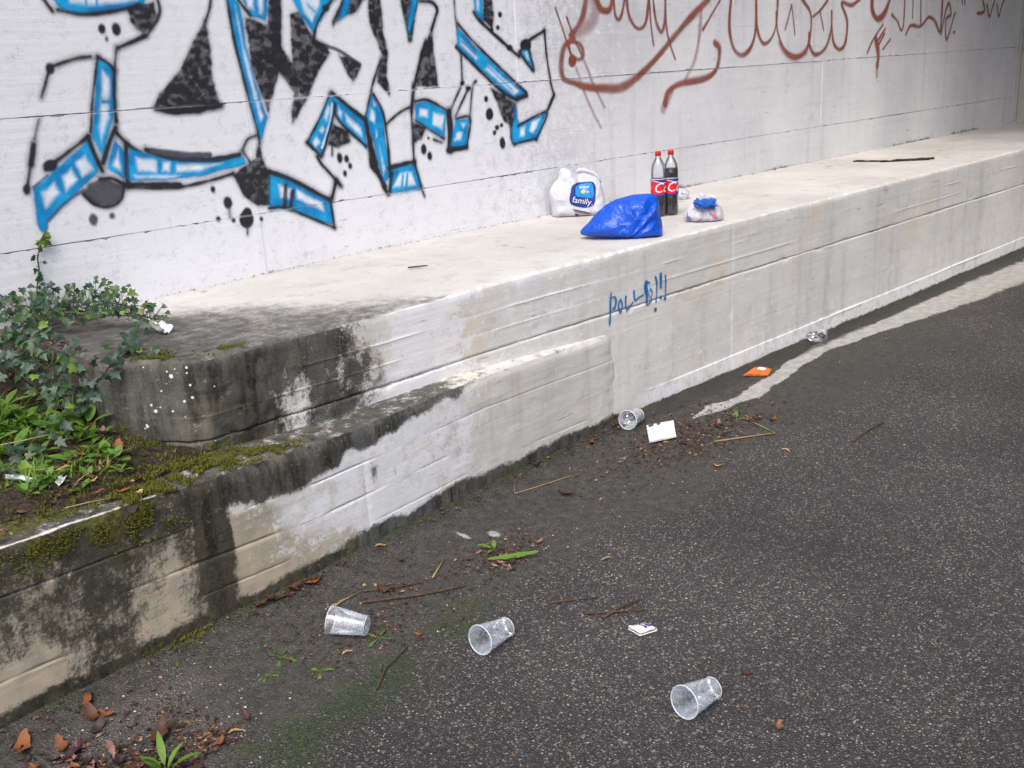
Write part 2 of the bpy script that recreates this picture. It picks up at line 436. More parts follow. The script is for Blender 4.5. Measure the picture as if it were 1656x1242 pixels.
silt = silt * (1 - 0.6 * np.clip(grit, 0, 1))
road_me = grid_mesh('road', np.stack([X, Y, Z], -1), dict(silt=np.clip(silt, 0, 1), moss=np.clip(moss, 0, 1), damp=np.clip(damp, 0, 1), pale=pale, grit=np.clip(grit, 0, 1)))
tag(link('road', road_me, M['asphalt']), 'dark coarse asphalt road with a silty mossy gutter', kind='structure')

def road_z(x, y):
    i = int(np.clip(np.searchsorted(xs, x), 1, len(xs) - 1)); j = int(np.clip(np.searchsorted(ys, y), 1, len(ys) - 1))
    return float(max(Z[i, j], Z[i - 1, j], Z[i, j - 1], Z[i - 1, j - 1]))

# ------------------------------------------------------------------ tall wall of cast panels
wall = thing('retaining_wall', 'tall pale concrete wall cast in panels, covered in graffiti, behind the ledge', 'wall')
core = MB(); core.box((-9, YW + 0.010, 0.0), (11.34, YW + 0.5, 4.2))
M['joint'] = plain('joint_mortar', (0.46, 0.45, 0.44), 0.95, 0.2, 0.4, 30)
core.build('wall_core', M['joint'], wall, smooth=False)
px_edges = [-9.0, -7.34, -5.69, -4.04, -2.39, -0.76, 0.88, 2.525, 4.18, 5.83, 7.43, 9.04, 10.60, 11.34]
pz_edges = [0.55, 1.070, 1.540, 2.045, 2.55, 3.05, 3.62, 4.20]
def hgap(x, zj, sgn):
    g = 0.0004 + 0.0017 * np.clip(fbm(x * 1.7, zj * 9, 31) - 0.42, 0, 1) * 4 * (0.3 + fbm(x * 23, zj * 5 + sgn, 37))
    chip = np.clip(fbm(x * 34, zj * 3 + sgn * 2.2, 41, 3) - 0.60, 0, 1) * 0.030
    return g + chip
for ci in range(len(px_edges) - 1):
    for ri in range(len(pz_edges) - 1):
        x0, x1 = px_edges[ci], px_edges[ci + 1]; z0, z1 = pz_edges[ri], pz_edges[ri + 1]
        near = z0 < 2.05 and x0 > 0.5
        sx = (0.0125 if x0 < 6 else 0.03) if near else 0.12
        sz = 0.02 if near else 0.1
        xx = np.linspace(x0, x1, max(4, int((x1 - x0) / sx))); zz = np.linspace(z0, z1, max(4, int((z1 - z0) / sz)))
        xx = np.concatenate([[xx[0]], xx, [xx[-1]]]); zz = np.concatenate([[zz[0]], zz, [zz[-1]]])
        PX, PZ = np.meshgrid(xx, zz, indexing='ij')
        tz = np.zeros_like(PZ)
        tz[:, 0] = tz[:, 1] = hgap(xx, z0, 1.0); tz[:, -1] = tz[:, -2] = -hgap(xx, z1, -1.0)
        vg = 0.0003 + 0.002 * np.clip(fbm(zz * 2.3, x0 * 7 + 0 * zz, 51) - 0.4, 0, 1)
        tx = np.zeros_like(PX); tx[0, :] = tx[1, :] = vg; tx[-1, :] = tx[-2, :] = -vg
        PY = YW + 0.006 * (fbm(PX * 1.3, PZ * 1.3, 61) - 0.5) + 0.0035 * (hash2(np.array([ci]), np.array([ri]), 5)[0] - 0.5) + 0.0012 * (fbm(PX * 3, PZ * 30, 67) - 0.5)
        PY[0, :] = PY[-1, :] = YW + 0.03; PY[:, 0] = PY[:, -1] = YW + 0.03
        base = np.exp(-np.clip(PZ - 0.81, 0, 9) / 0.03)
        algae = base * (0.10 + 0.75 * sst(0.48, 0.66, fbm(PX * 2.6, PZ * 0.3, 71))) * (0.35 + 0.65 * sst(2.4, 4.0, PX))
        crack = 0.75 * bump1(PZ, z0, 0.006) + 0.75 * bump1(PZ, z1, 0.006)
        algae = np.maximum(algae, crack * sst(0.45, 0.6, fbm(PX * 3.1, PZ * 0.1, 73)) * 0.26)
        white = (0.74 - 0.46 * sst(3.4, 5.6, PX)) * np.ones_like(PX) + 0.1 * bump1(PZ, z0, 0.02)  # whitewash gives way to grey; dimmer light at right partly painted in
        tan = 0.25 * np.exp(-np.clip(PZ - 0.81, 0, 9) / 0.06) * sst(0.4, 0.6, fbm(PX * 1.7, PZ, 77)) + 0.30 * sst(6.5, 10, PX)
        me = grid_mesh('concrete_panel', np.stack([PX + tx, PY, PZ + tz], -1), dict(algae=algae, white=white, tan=tan), sharp=R(50))
        link('concrete_panel', me, M['wall'], wall)

# end pier that stands out from the wall at the far end
pier = MB()
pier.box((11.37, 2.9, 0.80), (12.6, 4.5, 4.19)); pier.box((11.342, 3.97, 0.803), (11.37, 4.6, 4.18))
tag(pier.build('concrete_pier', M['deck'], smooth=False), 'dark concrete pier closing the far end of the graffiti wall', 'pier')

# bridge deck above the far part of the road, and its far abutment: they shade the right of the picture
deck = thing('bridge_deck', 'concrete bridge deck spanning the road overhead', 'bridge'); deck['kind'] = 'structure'
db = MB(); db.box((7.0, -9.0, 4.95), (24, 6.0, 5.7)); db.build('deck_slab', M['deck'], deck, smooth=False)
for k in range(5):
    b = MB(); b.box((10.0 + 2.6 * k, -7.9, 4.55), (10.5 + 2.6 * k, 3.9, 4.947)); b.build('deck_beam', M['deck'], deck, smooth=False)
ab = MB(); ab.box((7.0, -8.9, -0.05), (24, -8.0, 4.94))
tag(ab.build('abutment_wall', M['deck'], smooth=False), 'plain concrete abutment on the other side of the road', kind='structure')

# ------------------------------------------------------------------ ledge (bench) in front of the tall wall
ledge = thing('concrete_ledge', 'long pale concrete ledge running along the foot of the graffiti wall', 'ledge')
lx = np.concatenate([np.arange(LEDGE_X0, 1.75, 0.008), np.arange(1.75, 5.2, 0.0125), np.arange(5.2, 8.6, 0.025), np.arange(8.6, 12.61, 0.08)])
tt = np.concatenate([np.linspace(0, 0.80, 34)[:-1], np.linspace(0.80, 1.0, 16)])            # back -> front on the top face
zs = [0.012, 0.022, 0.034, 0.05]
zz = list(np.arange(0.065, 0.86, 0.016))
for g in (0.112, 0.192, 0.272, 0.70):                                                        # refine at joints (depth below the top)
    zz += [g - 0.007, g - 0.0045, g - 0.002, g, g + 0.002, g + 0.0045, g + 0.007]
zz = np.array(sorted(zs + zz))
LT = ledge_top_z(lx); LY = ledge_y(lx)
dyx = np.gradient(LY, lx); nrm_len = np.sqrt(1 + dyx ** 2); NXv = dyx / nrm_len; NYv = -1 / nrm_len      # outward normal in plan
chipE = 0.004 + 0.022 * np.clip(fbm(lx * 9, 0 * lx, 81, 4) - 0.48, 0, 1) + 0.02 * np.clip(fbm(lx * 31, 0 * lx + 4, 83, 3) - 0.6, 0, 1) + 0.012 * (1 - sst(1.5, 2.4, lx))
cols_, amask = [], []
# top rows
TX, TT = np.meshgrid(lx, tt, indexing='ij')
yb = YW + 0.028
TY = yb + (LY[:, None] + chipE[:, None] - yb) * TT
TZ = LT[:, None] + 0.004 * (fbm(TX * 2, TY * 2, 91) - 0.5) + 0.0022 * (fbm(TX * 14, TY * 14, 93) - 0.5)
TZ = TZ - 0.004 * (TT > 0.995)
PXf, DZ = np.meshgrid(lx, zz, indexing='ij')
rnd = np.clip(1 - DZ / 0.028, 0, 1) ** 2
disp = 0.004 * (fbm(PXf * 2.1, DZ * 2.1, 95) - 0.5) + 0.003 * (fbm(PXf * 11, DZ * 15, 97) - 0.5) + 0.0012 * (fbm(PXf * 45, DZ * 45, 98, 3) - 0.5)
rough_left = 1 - sst(1.7, 2.35, PXf)
disp += 0.018 * rough_left * (fbm(PXf * 9, DZ * 10, 99) - 0.5) + 0.010 * rough_left * (fbm(PXf * 28, DZ * 30, 100, 3) - 0.5)
def groove(zc, w, dep, fn): return -dep * np.clip(1 - np.abs(DZ - zc - 0.003 * (fbm(PXf * 9, 0 * PXf, 101) - 0.5)) / w, 0, 1) * fn
gate = 0.35 + 0.65 * sst(0.36, 0.52, fbm(PXf * 3.3, 0 * PXf, 103))
disp += groove(0.272, 0.0055, 0.010, gate)
disp -= groove(0.112, 0.006, 0.0020, sst(0.47, 0.62, fbm(PXf * 2.2, 0 * PXf, 105)))
disp -= groove(0.192, 0.006, 0.0016, sst(0.47, 0.62, fbm(PXf * 2.2, 0 * PXf + 3, 107)))
disp -= groove(0.70, 0.007, 0.004, sst(0.5, 0.6, fbm(PXf * 3.2, 0 * PXf + 5, 109)) * sst(3.7, 4.0, PXf))
disp += 0.004 * (DZ > 0.70) * sst(3.8, 4.4, PXf)
disp -= 0.002 * bump1(PXf, 4.585, 0.010)
chips = np.clip(fbm(PXf * 15, DZ * 40, 111, 4) - 0.66, 0, 1)
disp -= 0.05 * chips * bump1(DZ, 0.275, 0.04)
off = disp - chipE[:, None] * np.maximum(rnd, 0)
FX = PXf + NXv[:, None] * off; FY = LY[:, None] + NYv[:, None] * off
FZ = LT[:, None] - DZ
Pall = np.concatenate([np.stack([TX, TY, TZ], -1), np.stack([FX, FY, FZ], -1)], 1)
nt = len(tt)
# stain fields on the ledge
wobL = fbm(TX * 3, TY * 3, 113) - 0.5
bx = 2.72 - 0.80 * (TY - 2.95) + 0.7 * wobL
dark_top = (1 - sst(-0.60, 0.20, TX - bx)) * (0.84 + 0.28 * (1 - sst(1.4, 2.0, TX)))
dark_top *= 1 - 0.75 * np.exp(-np.clip(YW - TY, 0, 9) / 0.10) * sst(1.75, 1.95, TX)
dark_top = np.maximum(dark_top, 0.42 * bump1(TX, 2.45, 0.28) * bump1(TY, 3.02, 0.07))
edge_dirt = 0.45 * np.exp(-np.clip(YW - TY, 0, 9) / 0.015)
top_alg = np.clip(np.maximum(dark_top, edge_dirt), 0, 1)
top_white = 0.55 * bump1(TX - 0.9 * (TY - 3.2), 2.40, 0.05) * bump1(TY, 3.22, 0.05) + 0.5 * (1 - sst(0.0, 0.03, (1 - TT))) * sst(2.4, 2.8, TX)
top_moss = 0.85 * bump1(TX, 1.50, 0.11) * bump1(TY, LY[:, None] + 0.07, 0.035) + 0.6 * bump1(TX, 1.75, 0.06) * bump1(TY, LY[:, None] + 0.05, 0.03)
top_tan = 0.33 * sst(4.4, 8.0, TX) + 0.15 * sst(0.5, 0.65, fbm(TX * 2, TY * 3, 115))
wobF = fbm(PXf * 3.2, DZ * 1.4, 117) - 0.5
f_alg = (1 - sst(1.80, 2.34, PXf + 0.65 * wobF)) * 0.98
f_alg = np.maximum(f_alg, 0.75 * (1 - sst(0.0, 0.05, np.abs(DZ - 0.275 - 0.05 * 0))) * (1 - sst(1.9, 2.25, PXf)))
f_alg = f_alg * (1 - 0.48 * bump1(PXf, 1.93, 0.10) * sst(0.05, 0.2, DZ))
f_alg = np.maximum(f_alg, 0.42 * bump1(DZ, 0.0, 0.06) * (1 - sst(2.2, 2.6, PXf)))
f_alg = np.maximum(f_alg, 0.40 * sst(0.56, 0.7, fbm(PXf * 5, DZ * 1.3, 119)) * np.exp(-DZ / 0.25) * sst(4.5, 5.5, PXf))
foot_z = np.clip(FZ, -1, 9)
f_alg = np.maximum(f_alg, 0.75 * np.exp(-np.clip(foot_z - 0.035, 0, 9) / 0.018) * sst(3.5, 3.7, PXf))  # darker band towards the ledge foot, right of the low wall
f_alg = np.maximum(f_alg, 0.5 * bump1(DZ, 0.275, 0.004) * gate * sst(0.4, 0.55, fbm(PXf * 6, 0 * PXf, 121)))
f_white = 0.70 * bump1(PXf + 0.4 * wobF, 2.42, 0.32) + 0.42 * bump1(PXf, 3.2, 0.6) * sst(0.5, 0.3, DZ) + 0.30 * bump1(DZ, 0.112, 0.006) + 0.28 * bump1(DZ, 0.192, 0.006) + 0.5 * np.exp(-DZ / 0.02) * sst(2.3, 2.6, PXf)
f_white += 0.30 * bump1(PXf, 4.585, 0.012) + 0.35 * sst(0.28, 0.5, DZ) * sst(3.6, 4.0, PXf) + 0.28 * (DZ > 0.69) * sst(3.6, 3.9, PXf)
f_white += 0.75 * bump1(PXf, 2.2, 0.45) * sst(0.285, 0.30, DZ) * (0.3 + 0.7 * sst(0.4, 0.6, fbm(PXf * 7, DZ * 5, 123)))
f_tan = 0.7 * bump1(PXf, 1.72, 0.10) * sst(0.06, 0.2, DZ) + 0.5 * bump1(PXf, 4.75, 0.25) * bump1(DZ, 0.11, 0.05) + 0.38 * bump1(PXf, 3.0, 0.5) * bump1(DZ, 0.08, 0.08) + 0.3 * sst(5.5, 8, PXf)
f_moss = 0.6 * bump1(PXf, 1.42, 0.05) * sst(0.1, 0.25, DZ) + 0.55 * bump1(PXf, 1.62, 0.16) * sst(0.24, 0.30, DZ) + 0.5 * np.exp(-np.clip(foot_z - 0.03, 0, 9) / 0.02) * sst(3.5, 3.7, PXf)
f_lich = 1.15 * bump1(PXf, 1.52, 0.16) * (1 - 0.35 * sst(0.2, 0.3, DZ))
def cat_(a, b): return np.concatenate([a, b], 1)
A = dict(algae=cat_(top_alg, f_alg), white=cat_(np.clip(top_white, 0, 1), np.clip(f_white, 0, 1)), tan=cat_(top_tan, f_tan), moss=cat_(top_moss, f_moss), lichen=cat_(0 * top_moss, f_lich))
def sub_grid(name, i0, i1, j0, j1, mat):
    me = grid_mesh(name, Pall[i0:i1, j0:j1], {k: v[i0:i1, j0:j1] for k, v in A.items()})
    return link(name, me, mat, ledge)
jG = nt + int(np.searchsorted(zz, 0.272))                     # row of the main joint
iV = int(np.searchsorted(lx, 4.585))                          # column of the vertical joint
sub_grid('ledge_top', 0, len(lx), 0, nt + 1, M['ledge_top'])
for nm, i0, i1 in (('upper_course', 0, iV + 1), ('upper_course', iV, len(lx))):
    sub_grid(nm, i0, i1, nt, jG + 1, M['ledge'])
for nm, i0, i1 in (('lower_course', 0, iV + 1), ('lower_course', iV, len(lx))):
    sub_grid(nm, i0, i1, jG, Pall.shape[1], M['ledge'])
# broken left end of the ledge
ey = np.linspace(float(ledge_y(LEDGE_X0)), YW + 0.028, 70); ez = np.linspace(0, 0.5, 40)
EY, EZ = np.meshgrid(ey, ez, indexing='ij')
EX = LEDGE_X0 - 0.05 * (fbm(EY * 6, EZ * 6, 131) - 0.35) * sst(0, 0.03, EZ) * sst(0, 0.05, EY - ey[0])
me = grid_mesh('broken_end', np.stack([EX, EY, float(ledge_top_z(LEDGE_X0)) - EZ], -1), dict(algae=0.72 + 0.15 * (EZ > 0.1), tan=0.9 * np.exp(-EZ / 0.2), moss=0.5 * sst(0.1, 0.3, EZ)))
link('broken_end', me, M['low'], ledge)

# ------------------------------------------------------------------ low wall along the road
low = thing('low_wall', 'low stained concrete wall along the gutter below the ledge', 'wall')
wx = np.concatenate([np.arange(-3.0, 0.5, 0.06), np.arange(0.5, 3.76, 0.0125)])
wz = list(np.arange(0.0, 0.60, 0.013))
for g in (0.125, 0.245, 0.355):
    wz += [g - 0.006, g - 0.003, g, g + 0.003, g + 0.006]
wz = np.array(sorted(wz))                                                                     # depth below the top edge
WT = low_top_z(wx); WY = low_y(wx)
WX, WD = np.meshgrid(wx, wz, indexing='ij')
edge = 0.006 + 0.03 * np.clip(fbm(wx * 8, 0 * wx, 141, 4) - 0.45, 0, 1)
wd = 0.005 * (fbm(WX * 2.2, WD * 2.2, 143) - 0.5) + 0.004 * (fbm(WX * 9, WD * 22, 145) - 0.5) + 0.0015 * (fbm(WX * 40, WD * 50, 146, 3) - 0.5)
board_on = 0.3 + 0.7 * (1 - sst(2.0, 2.1, WX))
for g, ph in ((0.125, 0), (0.245, 5), (0.355, 9)):
    wd += -0.006 * np.clip(1 - np.abs(WD - g - 0.002 * (fbm(WX * 7, 0 * WX + ph, 147) - 0.5)) / 0.005, 0, 1) * board_on * sst(0.35, 0.55, fbm(WX * 4, 0 * WX + ph, 149))
wd -= 0.0022 * bump1(WX, 2.06, 0.012) * sst(0.08, 0.14, WD)
fade = sst(3.50, 3.7, WX)                                                                    # the right end dies into the ledge
woff = wd - edge[:, None] * np.clip(1 - WD / 0.03, 0, 1) ** 2
WFY = WY[:, None] - woff + 0.03 * fade * fbm(WX * 20, WD * 20, 151)
# the end at the right is broken off and recedes into the ledge
rec = sst(3.575, 3.625, WX - 0.10 * np.clip(WD / 0.45, 0, 1.2) - 0.05 * (fbm(WX * 9, WD * 14, 153) - 0.5))
WFY = WFY + 0.06 * rec
# top rows run back from the edge to the ledge face (or 0.24 m on the soil side)
wt = np.linspace(1, 0, 22)[:-1]
WTX, WTT = np.meshgrid(wx, wt, indexing='ij')
depth = np.where(wx > 1.36, np.maximum(ledge_y(np.maximum(wx, 1.36)) - WY, 0) + 0.03, 0.26) * (wx < 3.6) + 0.01
WTY = WY[:, None] + edge[:, None] + depth[:, None] * WTT
WTZ = WT[:, None] + 0.006 * (fbm(WTX * 4, WTY * 6, 155) - 0.5) + 0.012 * WTT * sst(1.3, 1.7, WTX) + 0.004 * (fbm(WTX * 22, WTY * 22, 157) - 0.5)
Wall = np.concatenate([np.stack([WTX, WTY, WTZ], -1), np.stack([WX, WFY, WT[:, None] - WD], -1)], 1)
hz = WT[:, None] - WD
wobW = fbm(WX * 4, WD * 5, 161) - 0.5
wob_v = fbm(WX * 9, WD * 1.5, 163) - 0.5
la = (1 - sst(1.46, 1.56, WX + 0.16 * wob_v + 0.10 * wobW)) * (0.50 + 0.55 * bump1(WX, 1.455, 0.075) + 0.30 * np.exp(-WD / 0.10) - 0.22 * bump1(WX, 1.28, 0.09) * sst(0.14, 0.3, WD) + 0.14 * bump1(WX, 1.07, 0.1))
la *= 1 - 0.65 * (1 - sst(0.84, 0.98, WX + 0.3 * wobW)) * sst(0.26, 0.36, WD)
la = la + 0.05 * (WX < 1.5)
lim = np.interp(wx, [1.5, 1.6, 1.8, 2.0, 2.2, 2.45, 2.7, 3.0], [0.10, 0.125, 0.115, 0.075, 0.06, 0.03, 0.012, 0.002])[:, None]
la = np.maximum(la, (WX > 1.43) * (1 - sst(-0.035, 0.035, WD - lim + 0.08 * wob_v)) * (0.95 - 0.5 * sst(2.3, 2.9, WX)))
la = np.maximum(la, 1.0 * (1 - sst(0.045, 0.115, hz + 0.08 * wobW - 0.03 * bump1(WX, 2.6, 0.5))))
la = np.maximum(la, 0.55 * bump1(WX, 2.10, 0.03) * bump1(WD, 0.16, 0.09)); la = np.maximum(la, 0.20 * bump1(WX, 2.3, 0.25) * bump1(WD, 0.18, 0.10) + 0.17 * sst(0.45, 0.6, fbm(WX * 3, WD * 9, 168)))
la = np.maximum(la, 0.48 * bump1(WD, 0.245, 0.004) * (1 - sst(2.0, 2.1, WX)) + 0.48 * bump1(WD, 0.125, 0.004) * (1 - sst(2.0, 2.1, WX)) * (WX > 1.5))
lw = sst(1.52, 1.56, WX) * (0.44 * bump1(WX, 2.2, 0.55) * (1 - 0.75 * bump1(WX, 1.56, 0.12)) + 0.3) * (1 - 0.75 * sst(2.55, 3.0, WX)) * (1 - 0.5 * sst(0.3, 0.4, WD) * (WX < 2.0)) + 0.4 * sst(3.6, 3.7, WX)
lt = (1 - sst(1.50, 1.52, WX)) * 0.85 + (WX > 1.5) * (0.85 * bump1(WX, 1.58, 0.15) * sst(0.1, 0.16, WD) + 0.6 * sst(0.20, 0.34, WD) * (1 - sst(1.95, 2.3, WX)) + 0.08 + 0.30 * bump1(WX, 3.1, 0.4))
lm = (1 - sst(1.30, 1.45, WX)) * (0.28 * sst(0.4, 0.6, fbm(WX * 4, WD * 4, 166)) + 0.75 * np.exp(-WD / 0.08) * sst(0.38, 0.55, fbm(WX * 5, WD * 2, 165))) + 0.35 * bump1(WX, 1.46, 0.04) * sst(0.2, 0.3, WD)
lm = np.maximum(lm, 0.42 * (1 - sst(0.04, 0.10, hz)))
tp_alg = (0.72 - 0.35 * sst(2.3, 2.9, WTX)) * np.ones_like(WTX); tp_alg = tp_alg * (1 - 0.9 * (1 - sst(0.02, 0.09, WTT)) * (1 - sst(1.15, 1.4, WTX)))
tp_wh = 0.34 * (1 - sst(0.02, 0.16, WTT)) * (1 - sst(1.1, 1.35, WTX)) * (0.5 + 0.8 * fbm(WTX * 8, WTY * 8, 167)) + 0.35 * sst(2.4, 3.0, WTX)
tp_moss = (1 - sst(1.0, 1.2, WTX)) * 0.7 * sst(0.15, 0.3, WTT) + 0.8 * bump1(WTX, 1.55, 0.2) * sst(0.1, 0.3, WTT) + 0.45 * bump1(WTX, 1.3, 0.1)
AW = dict(algae=np.concatenate([tp_alg, la], 1), white=np.concatenate([tp_wh, np.clip(lw, 0, 1)], 1), tan=np.concatenate([0 * tp_alg, np.clip(lt, 0, 1)], 1), moss=np.concatenate([tp_moss, lm], 1))
iJ = int(np.searchsorted(wx, 1.50)); iK = int(np.searchsorted(wx, 2.06)); jT = len(wt)
def low_grid(name, i0, i1, j0, j1):
    return link(name, grid_mesh(name, Wall[i0:i1, j0:j1], {k: v[i0:i1, j0:j1] for k, v in AW.items()}), M['low'], low)
low_grid('wall_top', 0, len(wx), 0, jT + 1)
o = low_grid('cast_section', 0, iJ + 1, jT, Wall.shape[1]); o['label'] = 'mossy black-stained section of the low wall at the left'
o = low_grid('cast_section', iJ, iK + 1, jT, Wall.shape[1]); o['label'] = 'section of the low wall with white efflorescence under a black top edge'
o = low_grid('cast_section', iK, len(wx), jT, Wall.shape[1]); o['label'] = 'smooth cream section of the low wall ending at the ledge'

# ------------------------------------------------------------------ earth bank behind the low wall
bxs = np.arange(-3.0, 1.66, 0.02); bys = np.arange(0, 1.001, 0.0125)
BX, BT = np.meshgrid(bxs, bys, indexing='ij')
y0 = low_y(BX) + 0.10 + 0.05 * (fbm(BX * 5, 0 * BX, 171) - 0.5) + 0.10 * sst(1.2, 1.6, BX)
y1 = np.where(BX > 1.36, ledge_y(np.maximum(BX, 1.36)) + 0.03, YW + 0.03)
BY = y0 + (y1 - y0) * BT
def bank_h(x, y):
    x = np.asarray(x, float); y = np.asarray(y, float)
    dd = y - low_y(x)
    h = 0.505 + 0.035 * sst(0.08, 0.3, dd) + 0.20 * sst(0.45, 1.35, dd) * (1 - 0.3 * sst(0.6, 1.3, x))
    h = h + 0.05 * bump1(x, 1.30, 0.12) * bump1(y, 3.25, 0.25) - 0.03 * sst(1.35, 1.6, x)
    return h + 0.035 * (fbm(x * 6, y * 6, 173) - 0.5) + 0.02 * (fbm(x * 19, y * 19, 175) - 0.5)
BZ = bank_h(BX, BY) - 0.03 * np.exp(-BT / 0.03)
tag(link('soil', grid_mesh('soil', np.stack([BX, BY, BZ], -1)), M['soil']), 'dark earth bank behind the low wall', kind='structure')

